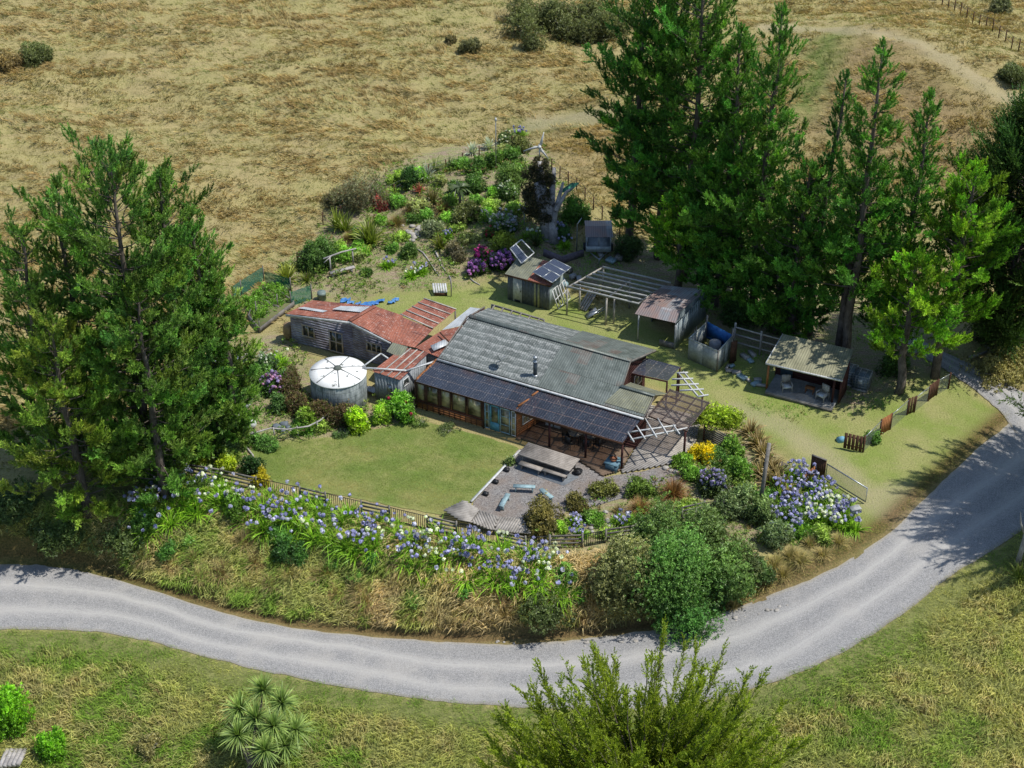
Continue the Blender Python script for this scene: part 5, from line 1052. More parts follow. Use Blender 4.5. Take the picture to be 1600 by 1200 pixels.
def shrub(label, px, py, w, hh, col, name='shrub', leaf=.16, n=None, fl=None, group=None, cat='shrub', seed=None, lumps=None, xyz=None, depth=None, dead=0., tmpl=None, bright=1.):
    b = G(px, py) if xyz is None else np.asarray(xyz, float); seed = int(px*7+py*3) if seed is None else seed; r = A3(w/2, (depth or w)/2, hh); g = np.random.default_rng(seed)
    lumps = lumps or int(7+4.5*w); root = thing(name, label, cat, b, group); n = n or int(min(6500, 190*w*hh/leaf**1.1*.28+120))
    p, d = blob_pts(n, r/A3(1, 1, 1), lumps, seed); k = len(p); hgt_ = p[:, 2]/hh
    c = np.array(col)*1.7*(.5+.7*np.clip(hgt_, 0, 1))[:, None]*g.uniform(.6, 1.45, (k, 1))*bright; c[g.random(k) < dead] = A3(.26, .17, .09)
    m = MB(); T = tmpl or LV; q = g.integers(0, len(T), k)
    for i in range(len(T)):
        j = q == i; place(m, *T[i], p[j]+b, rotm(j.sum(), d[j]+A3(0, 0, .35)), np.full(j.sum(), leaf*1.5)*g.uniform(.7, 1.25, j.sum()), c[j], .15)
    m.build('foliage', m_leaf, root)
    m = MB()
    for i in range(6): a = g.random()*6.28; e = b+A3(math.cos(a)*w*.3, math.sin(a)*w*.3, hh*.6); m.tube([b-A3(0, 0, .1), (b+e)/2+A3(0, 0, hh*.1), e], [.04, .03, .01], 4)
    m.build('stem', m_branch, root)
    if fl:
        fc, nf, sz = fl; pf, df = blob_pts(nf*3, r*1.03, lumps, seed, .97); o = np.argsort(-(pf[:, 2]/hh+.35*g.random(len(pf))-.25*pf[:, 1]/w))[:nf]; pf = pf[o]
        fcs = np.array([fc[g.integers(len(fc))] for _ in range(nf)], float)*g.uniform(.75, 1.15, (nf, 1)); m = MB(); place(m, *BALL, pf+b, rotm(nf), np.full(nf, sz)*g.uniform(.7, 1.2, nf), fcs, .12)
        if nf <= 30:
            for i in range(nf): q = MB(); place(q, *BALL, pf[i:i+1]+b, rotm(1), np.array([sz]), fcs[i:i+1], .1); q.build('flower', m_flower, root)
        else: tag(m.build('flower', m_flower, root), kind='stuff')
    return root
def blades(m, c, n, L, w, el0, el1, col, tip, g, droop=1., seg=4, var=.25, spread=.1):
    az = g.random(n)*6.283; el = g.uniform(el0, el1, n); L = L*g.uniform(.65, 1.1, n); k = np.linspace(0, 1, seg+1)
    hx = np.cos(el)[:, None]*k*L[:, None]; hz = (np.sin(el)[:, None]*k-droop*.55*np.cos(el)[:, None]*k**2.4)*L[:, None]
    d = np.stack([np.cos(az), np.sin(az)], 1); s = np.stack([-np.sin(az), np.cos(az), 0*az], 1); o = c+np.c_[d*g.random((n, 1))*spread, np.zeros(n)]
    ce = np.concatenate([o[:, None, :2]+d[:, None]*hx[..., None], (o[:, 2:3]+hz)[..., None]], 2); wk = w*np.array([.7, 1, .9, .6, .05] if seg == 4 else np.linspace(1, .05, seg+1)); tw = g.normal(size=(n, 1, 1))*.5
    sv = s[:, None]+A3(0, 0, 1)*tw; v = np.stack([ce-sv*wk[None, :, None]/2, ce+sv*wk[None, :, None]/2], 2).reshape(-1, 3)
    base = np.arange(n)*(seg+1)*2; f = np.concatenate([np.stack([base+2*i, base+2*i+1, base+2*i+3, base+2*i+2], 1) for i in range(seg)])
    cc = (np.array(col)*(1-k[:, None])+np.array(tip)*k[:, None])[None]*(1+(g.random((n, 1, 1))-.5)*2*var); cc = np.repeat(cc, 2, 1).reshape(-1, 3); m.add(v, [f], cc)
def flax(label, px, py, L, col, tip, n=70, w=.07, name='flax', group=None, cat='plant', el=(.55, 1.5), droop=.9, xyz=None, heads=1, hsp=.5):
    b = G(px, py) if xyz is None else xyz; g = np.random.default_rng(int(px*3+py*11)); m = MB()
    for i in range(heads): blades(m, b+A3(*(g.normal(size=2)*hsp*(heads > 1)), 0), n//heads, L, w, *el, col, tip, g, droop)
    o = m.build(name, m_leaf, origin=b); return tag(o, label, cat, group)
def tussock(label, px, py, L, col, n=400, group=None):
    b = G(px, py); g = np.random.default_rng(int(px+py)); m = MB(); blades(m, b, n, L, .03, .5, 1.5, np.array(col)*.6, np.array(col)*1.25, g, 1.2, 3, .3, .25); return tag(m.build('tussock', m_grass, origin=b), label, 'grass clump', group)
AG = 'agapanthus clumps in flower'
def agap(label, px, py, kind='blue', s=1., group=AG, nf=17, b=None):
    b = G(px, py) if b is None else b; g = np.random.default_rng(int(px*5+py)); root = thing('agapanthus', label, 'plant', b, group); m = MB(); gr = A3(.30, .56, .045)*g.uniform(.85, 1.15)
    for i in range(4): blades(m, b+A3(g.normal()*.32*s, g.normal()*.25*s, 0), 54, .92*s, .08, .3, 1.35, gr*.55, gr*1.15, g, 1.0, 3, .3, .15)
    m.build('leaves', m_leaf, root); m = MB(); hp = []
    for i in range(nf): a = g.random()*6.28; r = g.random()**.5*.62*s; t_ = b+A3(math.cos(a)*r*1.15, math.sin(a)*r*1.15, g.uniform(.62, .92)*s); m.tube([b+A3(math.cos(a)*r*.5, math.sin(a)*r*.5, .1), t_], .012, 3, col=(.2, .3, .08), cap=False); hp.append(t_)
    m.build('stem', m_leaf, root); base = {'blue': (.37, .37, .70), 'white': (.78, .82, .68), 'mixed': (.36, .36, .68)}[kind]; hc = np.array([base if g.random() > .25 else (.56, .56, .82) for _ in hp])*g.uniform(.8, 1.2, (nf, 1))
    
    for i in range(nf): f = MB(); place(f, *BALLS, np.array(hp[i:i+1]), rotm(1), g.uniform(.15, .25, 1)*s**.5, hc[i:i+1], .12); f.build('flower', m_flower, root)
    return root

GREEN_ = (.075, .15, .03); OLV = (.115, .13, .045); DKG = (.035, .085, .022); LIME = (.22, .34, .02); GRY = (.19, .195, .13); SILV = (.33, .38, .33); BRZ = (.17, .12, .05)
# --- knoll garden
shrub('wide grey olive twiggy shrub at the top left of the hillside garden', 562, 322, 4.6, 2.9, (.17, .17, .105), leaf=.11, n=4200, lumps=14, dead=.15)
shrub('low grey brown bush below the wide grey olive shrub', 520, 318, 2.0, 1.0, (.14, .13, .07), leaf=.1)
shrub('dark green rounded bush right of the wide grey olive shrub', 639, 292, 1.6, 1.5, DKG)
flax('silver leaved flax clump above the bronze flaxes', 668, 278, 1.5, SILV, (.5, .55, .48), 70); flax('tall pale green grass like clump left of the thin pole', 700, 268, 1.7, (.16, .22, .06), (.3, .36, .12), 160, .04, heads=3, hsp=.6)
flax('left silver leaved clump on the top edge of the hillside garden', 738, 240, 1.2, SILV, (.6, .66, .58), 70); flax('right silver leaved clump beside the thin pole', 764, 232, 1.2, SILV, (.6, .66, .58), 70)
flax('bronze striped flax in the middle of the hillside garden', 676, 318, 1.6, (.12, .15, .05), (.27, .2, .1), 90, .08); flax('small red leaved flax left of the bronze striped flax', 656, 300, .9, (.3, .06, .05), (.6, .2, .16), 50)
for q in [('rounded green bush right of the tree fern', 742, 298, 1.7, 1.3, GREEN_), ('green bush above the tree fern', 744, 270, 1.7, 1.2, GREEN_), ('mid green bush right of the thin pole', 770, 262, 1.6, 1.4, (.085, .16, .03)), ('green bush under the wind turbine', 800, 256, 1.9, 1.4, GREEN_),
  ('olive topped bush at the crest of the hillside garden', 812, 236, 2.0, 1.2, OLV), ('light green bush with pale flowers left of the ivy trunk', 796, 292, 2.1, 1.8, (.12, .19, .05)), ('broad olive bush left of the driftwood stump', 728, 345, 2.2, 1.3, OLV),
  ('large green bush above the swing frame', 502, 415, 2.9, 2.1, (.075, .14, .035)), ('grey green round bush above a green flax', 678, 365, 1.7, 1.1, (.17, .2, .12)), ('grey brown round bush beside the path of sticks', 715, 402, 1.7, 1.2, (.16, .14, .09)), ('small dark green bush near lawn patch in the hillside garden', 637, 400, 1.3, 1.1, (.07, .13, .03)),
  ('yellow green bush above the purple rhododendrons', 784, 392, 2.2, 1.3, (.2, .24, .035)), ('green leafy bush right of the ivy covered trunk', 898, 345, 2.0, 1.9, (.07, .16, .025)), ('dark shaded bush below the leafy one right of the trunk', 880, 372, 1.6, .9, DKG), ('small green bush on the lawn patch', 575, 430, 1.0, .5, GREEN_),
  ('small leafy plant beside the timber swing frame', 560, 372, 1.2, .8, GREEN_), ('low green plants beside the white rocks', 648, 345, 1.2, .5, GREEN_), ('leafy green bush behind the tree fern', 716, 300, 1.6, 1.1, GREEN_)]: shrub(*q)
shrub('shrub dotted with white flowers below the pole', 796, 308, 1.8, 1.2, (.1, .17, .05), fl=([(.7, .75, .65)], 30, .16))
shrub('cream flowering shrub at the very top of the hillside garden', 790, 222, 1.3, .9, (.1, .15, .05), fl=([(.75, .76, .62)], 26, .2)); agap('blue agapanthus at the crest near the wind turbine', 812, 214, 'blue', .9)
flax('tallest green flax on the left of the hillside garden', 583, 378, 2.3, (.1, .16, .02), (.32, .37, .07), 150, .09, heads=3, hsp=.35); flax('dense green flax left of the tallest one', 537, 362, 1.9, (.1, .16, .02), (.28, .34, .06), 120, .08, heads=2, hsp=.4)
flax('dark green flax with yellow edged leaves below the round grey bush', 688, 388, 1.35, (.09, .13, .02), (.26, .28, .06), 80, .08); flax('dark flax in shade behind the tilted solar frame', 838, 385, 1.3, (.03, .07, .02), (.1, .14, .05), 60)
for q in [('golden tussock under the red bush', 645, 333, 1.2, (.36, .25, .11)), ('golden tussock below the bronze flax', 692, 330, 1.1, (.34, .23, .1)), ('straw coloured tussock right of the tallest flax', 620, 352, 1.2, (.32, .25, .11)), ('dry brown tussock at the foot of the flaxes', 546, 376, 1.0, (.36, .26, .12))]: tussock(*q)
shrub('small red leaved bush above the tallest flax', 595, 326, 1.1, .9, (.26, .06, .06)); 
hyd = 'hydrangea'
shrub('large pale blue hydrangea below the driftwood stump', 788, 362, 2.1, 1.5, (.07, .13, .04), fl=([(.55, .58, .66), (.45, .48, .62), (.6, .55, .62)], 120, .24), name=hyd); shrub('small bright red flowering bush left of the pale hydrangea', 765, 368, .9, .7, (.08, .12, .03), fl=([(.7, .06, .13)], 26, .2), name='flowering_shrub')
shrub('purple rhododendron, lowest of the three beside the solar shed', 746, 428, 1.3, 1.0, (.04, .08, .02), fl=([(.46, .2, .66), (.55, .25, .7)], 130, .24), name='rhododendron'); shrub('magenta rhododendron between two purple ones', 759, 412, 1.5, 1.2, (.04, .08, .02), fl=([(.7, .07, .38), (.6, .12, .42)], 130, .24), name='rhododendron')
shrub('widest purple rhododendron, nearest the tilted solar frame', 782, 417, 1.7, 1.25, (.04, .08, .02), fl=([(.45, .2, .65), (.5, .26, .7)], 150, .24), name='rhododendron')
for q in [('lone blue agapanthus on the bright grass patch', 608, 418, 'blue', .8), ('blue agapanthus at the right edge of the bright grass patch', 657, 425, 'blue', .75), ('white agapanthus beside the blue one on the grass patch', 644, 434, 'white', .75), ('shaded blue agapanthus left of the pole by the trailer', 874, 366, 'blue', .95), ('shaded blue agapanthus close to the base of the trunk', 882, 384, 'blue', .8), ('shaded white agapanthus under the ivy trunk', 832, 372, 'white', .85), ('blue agapanthus by the round grey bush', 699, 372, 'blue', .7)]: agap(*q, nf=9)
# tree fern
b = G(718, 326); r = thing('tree_fern', 'small dark tree fern on a slim trunk in the hillside garden', 'tree fern', b); m = MB(); m.tube([b-A3(0, 0, .1), b+A3(.05, 0, .9), b+A3(0, 0, 1.7)], [.13, .1, .09], 7); m.build('trunk', m_bark, r)
m = MB(); g = np.random.default_rng(3); blades(m, b+A3(0, 0, 1.7), 26, 1.15, .22, .1, .8, (.04, .08, .03), (.12, .16, .07), g, 1.2, 4, .2, .03); m.build('frond', m_leaf, r)
# --- garden left of the lawn
for q in [('blue agapanthus left of the lavender hydrangea near driftwood sticks', 381, 580, 'blue', 1.1), ('blue agapanthus half hidden by the left pines', 326, 572, 'blue', 1.0), ('blue agapanthus between the half hidden one and the driftwood', 352, 568, 'blue', .9), ('agapanthus without many flowers beside the cottage corner', 442, 566, 'white', 1.0), ('pale lavender agapanthus clump in the left garden', 350, 626, 'blue', .8)]: agap(*q, nf=9 if 'without' not in q[0] else 2)
shrub('white flowering bush below the cottage corner', 415, 580, 1.5, 1.1, (.07, .13, .05), fl=([(.65, .7, .62)], 18, .18)); shrub('lavender and pink hydrangea left of the brown hedge', 428, 610, 1.9, 1.35, (.07, .15, .03), fl=([(.48, .3, .6), (.4, .32, .64), (.6, .32, .55)], 90, .24), name=hyd)
for q in [('dark green leafy bush with pale edges below the lavender hydrangea', 436, 640, 1.3, 1.2, (.08, .15, .05)), ('fresh green bush growing at the foot of the brown hedge', 484, 662, 1.5, 1.3, (.16, .25, .035)), ('round yellow green bush at the corner of the front fence', 354, 732, 1.3, .95, (.28, .35, .02)), ('dark round bush at the left tip of the lawn', 396, 736, 1.2, 1.2, (.03, .07, .02)),
  ('golden yellow bush poking through the front fence', 409, 758, 1.1, 1.15, (.3, .26, .02)), ('small yellow green bush under the left pines', 318, 720, 1.1, .7, (.25, .3, .03)), ('grey green airy bush left of the lawn', 357, 706, 2.1, 1.1, (.13, .18, .07)), ('dark green bush by the timber steps', 335, 678, 1.7, 1.1, (.04, .085, .025)),
  ('bright green bush right of the timber steps', 362, 678, 1.2, .8, (.09, .2, .03)), ('leafy green bush in the middle of the left garden', 379, 628, 1.8, 1.1, (.08, .16, .04)), ('green bush among driftwood near the left pines', 340, 600, 2.2, 1.2, (.08, .15, .04)), ('green bush right under the pine branches of the left garden', 318, 645, 2.2, 1.2, (.09, .15, .04)), ('small green bush beside the stick railing', 398, 692, 1.0, .8, (.07, .14, .03)), ('low green edging plant left of the lavender hydrangea', 398, 600, 1.6, .9, (.08, .15, .03))]: shrub(*q)
shrub('magenta flowering bush in the left garden', 368, 658, 1.3, 1.0, (.06, .1, .03), fl=([(.42, .08, .25), (.5, .14, .3)], 50, .18), name='flowering_shrub')
b = G(450, 600); r = thing('hedge', 'clipped brown leaved hedge curving around the front of the water tank', 'hedge', b); m = MB(); g = np.random.default_rng(8)
hp = [z2(440, 700), z2(455, 790), z2(490, 870), z2(560, 930), z2(660, 955), z2(770, 965), z2(850, 955)]; hp = [A3(q[0], q[1], 0) for q in hp]
for i in range(len(hp)-1):
    for s in np.linspace(0, 1, 5)[:-1]:
        c0 = hp[i]+(hp[i+1]-hp[i])*s; p, d = blob_pts(420, A3(.75, .75, 1.35), 7, int(s*100+i)); c = np.where(g.random((420, 1)) < .72, A3(.19, .13, .075), A3(.16, .2, .05))*g.uniform(.6, 1.3, (420, 1)); place(m, *LV[i % 3], p+c0, rotm(420, d), np.full(420, .17), c, .2)
m.build('foliage', m_leaf, r); m = MB()
for q in hp: m.tube([q-A3(0, 0, .1), q+A3(.05, 0, .9)], [.05, .03], 5)
m.build('stem', m_bark, r)
shrub('bright lime hydrangea, leftmost of three in front of the wash house', 557, 670, 1.5, 1.4, (.26, .4, .02), fl=([(.6, .65, .3)], 14, .2), leaf=.2, name=hyd); shrub('smallest lime green hydrangea between two bigger ones', 593, 660, 1.1, 1.1, (.2, .33, .03), fl=([(.55, .6, .3)], 8, .18), leaf=.2, name=hyd)
shrub('tall green hydrangea with a red bloom beside the glazed verandah', 620, 656, 2.2, 1.7, (.13, .28, .03), fl=([(.55, .06, .12)], 4, .24), leaf=.2, name=hyd)
for q in [('low grey green border plant before the glazed windows', 700, 672, 1.4, .25, (.14, .18, .08)), ('small green border plant at the left of the glazed windows', 655, 662, 1.2, .3, (.12, .18, .05)), ('clump of small leaves under the bright lime hydrangea', 535, 678, 1.3, .4, (.11, .18, .06))]: shrub(*q, leaf=.1)
gg = np.random.default_rng(77)
for i, (x, y) in enumerate([(590, 300), (612, 305), (628, 322), (655, 325), (700, 345), (722, 360), (745, 318), (752, 292), (780, 300), (770, 330), (612, 392), (560, 405), (540, 400), (625, 372), (668, 345), (735, 375), (760, 340), (805, 330), (720, 262), (690, 285), (655, 280), (620, 285), (812, 270), (785, 240), (600, 345), (525, 395), (488, 400), (455, 425), (560, 395), (700, 318)]):
    shrub('leafy filler plant among the bigger shrubs of the hillside garden', x+gg.normal()*3, y+gg.normal()*3, gg.uniform(1.0, 1.9), gg.uniform(.4, .9), [(.17, .33, .05), (.24, .34, .07), (.13, .26, .05), (.25, .28, .12)][i % 4], group='filler plants on the hillside', name='garden_plant', cat='plant')
for i, (x, y) in enumerate([(930, 815), (955, 835), (1015, 825), (1085, 745), (1075, 800), (1120, 720), (1130, 800), (1165, 770), (1200, 780), (1245, 835), (1280, 840), (320, 690), (345, 650), (375, 600), (405, 590), (388, 655), (360, 720), (415, 700), (470, 672), (505, 668), (300, 620), (310, 590)]):
    shrub('leafy low plant filling the beds around the lawn and patio', x, y, gg.uniform(1.1, 1.9), gg.uniform(.4, .9), [(.13, .26, .04), (.2, .28, .06), (.1, .2, .05)][i % 3], group='filler plants in the lower beds', name='garden_plant', cat='plant')
# --- vegetable bed
for k, (x, y) in enumerate([(398, 478), (412, 472), (428, 472), (442, 464), (415, 460), (400, 490), (392, 484), (422, 486), (412, 496), (432, 456), (404, 466), (386, 476), (436, 478)]): shrub('leafy green vegetables growing in the netted raised beds', x, y, 1.3, .75, (.12, .24, .03), leaf=.14, name='vegetable_plant', cat='vegetable', group='vegetables in the raised beds', n=150)
flax('yellow green flax behind the netted vegetable beds', 449, 440, 1.7, (.14, .2, .02), (.4, .42, .08), 100, .08); flax('small flax at the left corner of the hillside garden', 480, 440, 1.1, (.1, .16, .03), (.3, .33, .08), 50)
# --- rock garden and right side
for q in [('brown green round shrub, largest on the gravel patio edge', 848, 826, 2.3, 1.6, (.15, .13, .045)), ('small brown green shrub in the middle of the patio edge', 900, 793, 1.6, .8, (.14, .125, .045)), ('olive round shrub above the middle one on the patio edge', 941, 771, 1.7, .85, (.13, .14, .04)), ('neat mid green dome shrub beside the russet tussock', 1003, 768, 1.8, 1.0, (.11, .17, .035)),
  ('bright golden yellow dome shrub by the deck corner', 1097, 716, 1.7, 1.0, (.5, .4, .01)), ('leafy plant with red flowers at the deck corner', 1068, 728, 1.4, .8, (.13, .24, .03)), ('fine leaved bright green shrub, upper of a pair beside the flaxes', 1146, 712, 1.6, 1.3, (.12, .22, .035)), ('fine leaved bright green shrub, lower of a pair beside the flaxes', 1156, 742, 1.9, 1.3, (.1, .2, .03)),
  ('airy grey green shrub below the fine leaved pair', 1150, 800, 2.4, 1.6, (.14, .19, .09)), ('green wispy shrub on the bank left of the utility pole', 1190, 815, 2.0, 1.5, (.11, .16, .06)), ('grey green shrub right below the utility pole', 1212, 850, 2.0, 1.4, (.14, .19, .09)), ('twiggy olive shrub on the bank near the lower road bend', 1165, 885, 2.4, 1.6, (.12, .15, .06)),
  ('olive grey large shrub at the left of the bank thicket', 975, 930, 4.0, 3.4, (.19, .2, .09)), ('largest green shrub of the bank thicket', 1050, 930, 5.2, 4.4, (.11, .215, .055)), ('glossy bright green shrub at the foot of the bank thicket', 1075, 968, 4.2, 1.9, (.085, .2, .05)), ('green shrub at the right end of the bank thicket', 1125, 915, 3.6, 3.0, (.12, .2, .06)), ('upright green shrub behind the bank thicket', 1030, 860, 3.6, 2.8, (.1, .16, .045)),
  ('airy dark shrub under the agapanthus in mid bank', 850, 960, 3.2, 1.6, (.09, .12, .045)), ('small lime plant below the wooden platform', 876, 828, 1.0, .45, (.2, .34, .04)), ('green shrub behind the bent rail on the bank', 1095, 850, 3.4, 2.4, (.1, .15, .05)), ('small green mound between patio and fence', 925, 812, 1.2, .5, (.11, .19, .04)), ('round dark shrub hidden low on the bank by the ditch', 1180, 905, 1.8, 1.2, (.07, .12, .04)),
  ('green shrub right of the utility pole foot', 1232, 815, 1.8, 1.2, (.1, .17, .04)), ('low green plant in the gateway corner', 1140, 500+240, 1.2, .6, (.12, .2, .05))]: shrub(*q)
tussock('large russet tussock beside the rock edged bed', 1052, 775, 1.5, (.33, .18, .09), 700); tussock('pale straw tussock left of the russet one', 1000, 800, 1.25, (.42, .27, .14), 600)
for x, y in ((965, 800), (1030, 800), (895, 850), (1080, 790)): tussock('small dry grass tuft among the stones below the patio', x, y, .55, (.34, .26, .13), 160, 'dry tufts in the rock garden')
shrub('mauve blue hydrangea below the golden dome shrub', 1118, 768, 2.2, 1.4, (.08, .12, .04), fl=([(.4, .34, .62), (.33, .32, .6)], 110, .22), name=hyd)
agap('blue agapanthus between patio stones and front fence', 977, 820, 'blue', .9); agap('small blue agapanthus behind the front fence rails', 902, 836, 'blue', .7); agap('tiny blue agapanthus right of the wooden platform', 900, 818, 'blue', .6)
for k, (x, y) in enumerate([(1172, 672), (1184, 688), (1192, 705), (1204, 722), (1214, 738), (1222, 755), (1203, 752), (1232, 772), (1190, 735)]):
    flax(['brown and cream striped flax in the row beside the utility pole'][0], x, y+8, 1.45, (.14, .1, .04), (.5, .38, .2), 60, .085, group='striped flaxes beside the utility pole', el=(.35, 1.45))
shrub('yellow tipped creeper heaped on the slatted trellis', 1128, 690, 3.6, 1.3, (.24, .32, .03), xyz=z1(1535, 655, .95), depth=1.6, name='creeper', leaf=.15)
# --- agapanthus band under the front fence, and by the gate
extra = []; band = []; fl_ = [(225, 800), (260, 785), (300, 770), (340, 775), (380, 790), (420, 800), (460, 808), (500, 815), (540, 825), (580, 838), (620, 848), (660, 858), (700, 868), (740, 878), (780, 885), (820, 890), (860, 893)]
for i, (x, y) in enumerate(fl_):
    y -= 11
    band.append((x, y)); extra.append((x+6, y+40)); band.append((x+18, y+28+(i % 3)*4)) if 5 <= i <= 15 else band.append((x+12, y+22))
whites = {2, 6, 8, 19, 22, 23, 28, 31, 32}
for i, (x, y) in enumerate(band):
    if i == 33: continue
    k = 'white' if i in whites else 'blue'
    agap('white agapanthus clump in the flowering band below the front fence' if k == 'white' else 'blue agapanthus clump in the flowering band below the front fence', x+random.uniform(-6, 6), y+random.uniform(-5, 5), k, random.uniform(1.25, 1.7), 'white agapanthus below the front fence' if k == 'white' else 'blue agapanthus below the front fence', random.choice([5, 13, 20, 24]) if k == 'blue' else random.choice([7, 14]))
for i, (x, y) in enumerate(extra): agap('agapanthus clump in the lower row of the band, mostly leaves', x+random.uniform(-8, 8), y+random.uniform(-4, 8), 'white' if i % 5 == 2 else 'blue', random.uniform(1.3, 1.75), 'leafy agapanthus low on the bank', 5)
gb = [(1215, 800), (1240, 790), (1265, 782), (1228, 765), (1258, 758), (1285, 768), (1248, 815), (1275, 805), (1300, 788), (1318, 800), (1250, 740), (1298, 812), (1225, 828), (1322, 815)]
for i, (x, y) in enumerate(gb):
    k = 'white' if i in (7, 8, 11) else 'blue'
    agap('white agapanthus clump beside the open metal gate' if k == 'white' else 'blue agapanthus clump beside the open metal gate', x, y+8, k, 1.25, 'white agapanthus by the gate' if k == 'white' else 'blue agapanthus by the gate', 24)
for q in [('bushy green plant in the flowering band near the left pines', 230, 815, 2.4, 1.1, (.1, .2, .04)), ('green bush under the left end of the flowering band', 440, 850, 1.8, 1.1, (.08, .18, .04)), ('bright green bush in the flowering band below the lawn', 370, 800, 2.0, 1.2, (.11, .21, .03)), ('dark green bush low on the bank below the fence corner', 455, 870, 2.0, 1.2, (.05, .12, .03)),
  ('small green sapling on the dry bank', 800, 925, .9, .7, (.09, .2, .03)), ('tiny yellow green bush on the dry bank', 665, 915, .9, .6, (.2, .28, .03)), ('yellow green patch of weeds on the bank', 695, 880, 1.0, .7, (.22, .26, .03)),
  ('vivid green bush in the lower left corner', 18, 1135, 2.6, 2.6, (.13, .3, .015)), ('smaller vivid green bush right of the corner one', 85, 1178, 1.5, 1.6, (.12, .28, .015)), ('twiggy dry shrub in the bottom left verge', 235, 1170, 1.6, .8, (.22, .2, .09))]: shrub(*q)
for i in range(34):
    x = 240+i*21+gg.normal()*8; t_ = gg.uniform(.25, .9); y0 = np.interp(x, [200, 420, 620, 860, 960], [800, 820, 880, 905, 890]); y1 = np.interp(x, [200, 350, 550, 750, 960], [880, 930, 968, 985, 975]); y = y0+(y1-y0)*t_
    tussock('tall shaggy straw grass clump leaning on the roadside bank', x, y, gg.uniform(.9, 1.5), [(.5, .39, .22), (.42, .36, .17), (.46, .32, .18)][i % 3], 260, 'tall grass clumps on the bank')
for i, (x, y) in enumerate([(1160, 935), (1195, 915), (1225, 900), (1250, 880), (1285, 868), (1310, 848), (1180, 890), (1235, 872), (1145, 950), (1265, 852), (1210, 885)]): tussock('pale grass clump on the short bank right of the bank thicket', x, y, .8+.1*(i % 4), (.5, .41, .2), 200, 'grass clumps on the short bank')
for i, (x, y) in enumerate([(470, 880), (560, 905), (585, 880), (650, 935), (730, 925), (300, 850), (265, 870), (520, 890), (900, 930), (880, 900)]):
    shrub('low green weed bush among the long grass of the bank', x, y, gg.uniform(.9, 1.7), gg.uniform(.5, .9), [(.08, .18, .04), (.13, .24, .05)][i % 2], group='weed bushes on the bank')
# --- far field scrub
g = np.random.default_rng(14)
for i in range(20): x = 808+i*8.2+g.normal()*5; y = 42+g.normal()*13+max(0, i-8)*1.6; shrub('olive scrub bush in the dense patch at the top edge left of the pines', x, y, g.uniform(2.0, 3.2), g.uniform(1.6, 2.8), (.12, .135, .055), leaf=.17, group='scrub bushes at the top edge', name='scrub_bush', n=700)
for q in [('lone olive bush at the upper left of the paddock', 58, 95, 3.0, 1.6, (.12, .14, .055)), ('brown rushes left of the lone olive bush', 12, 105, 2.4, 1.3, (.2, .15, .07)), ('small dark bush left of the scrub patch', 733, 80, 1.8, 1.3, (.12, .12, .06)), ('low brown bush under the scrub patch', 705, 66, 1.0, .6, (.14, .12, .06)), 
  ('pale grey bush in the far corner field', 1562, 18, 2.0, 1.6, (.17, .18, .1)), ('olive hedge like scrub beyond the far fence', 1585, 125, 3.0, 1.3, (.1, .12, .05)), ('dry brush heap right of the driveway', 1560, 590, 4.0, 1.0, (.26, .23, .1)), ('second dry brush heap nearer the driveway edge', 1585, 560, 3.4, 1.4, (.22, .21, .09)), ('dark undergrowth behind the bright end pine', 1560, 530, 4.0, 2.4, (.06, .09, .03)),
  ('shaded undergrowth bush behind the blue lined enclosure', 1160, 500, 2.8, 1.6, (.06, .12, .03)), ('shaded undergrowth bush behind the rail fence', 1230, 515, 2.6, 1.6, (.08, .15, .03)), ('dark undergrowth between the trailer and the pines', 985, 400, 2.4, 1.4, (.05, .09, .03)), ('undergrowth bush right of the caged containers', 1400, 580, 2.2, 1.4, (.06, .12, .03)), ('low scrub at the foot of the left pines by the road', 190, 850, 3.0, 1.2, (.1, .14, .05)), ('dark scrub at the roadside under the left pines', 90, 840, 3.4, 1.5, (.08, .12, .04)), ('bramble on the bank at the far left', 20, 800, 3.4, 1.6, (.07, .11, .04)), ('climbing plant on the fence post by the gateway', 1363, 690, 1.0, .7, (.1, .2, .04))]: shrub(*q)
# --- cabbage tree
b = G(392, 1228); r = thing('cabbage_tree', 'cabbage tree with many spiky leaf heads on the verge below the road', 'tree', b); m = MB(); lf = MB(); g = np.random.default_rng(4)
fork = b+A3(.1, 0, 1.5); m.tube([b-A3(0, 0, .2), fork], [.2, .16], 8)
for (x, y, z) in [(412, 1078, 3.6), (375, 1108, 3.3), (440, 1098, 3.2), (400, 1122, 3.2), (372, 1148, 2.7), (462, 1140, 2.6), (428, 1135, 3.0), (415, 1172, 2.4), (445, 1165, 2.2)]:
    hd = P(x, y, b[2]+z); m.tube([fork, (fork+hd)/2+A3(0, 0, -.1), hd], [.12, .08, .05], 6)
    blades(lf, hd, 170, 1.2, .09, -.5, 1.5, (.10, .18, .045), (.44, .58, .2), g, .35, 3, .25, .04)
m.build('trunk', m_bark, r); lf.build('leaves', m_leaf, r)
flax('yellow green flax at the right edge under the dead tree', 1592, 905, 1.3, (.14, .2, .03), (.36, .4, .1), 80, .06)
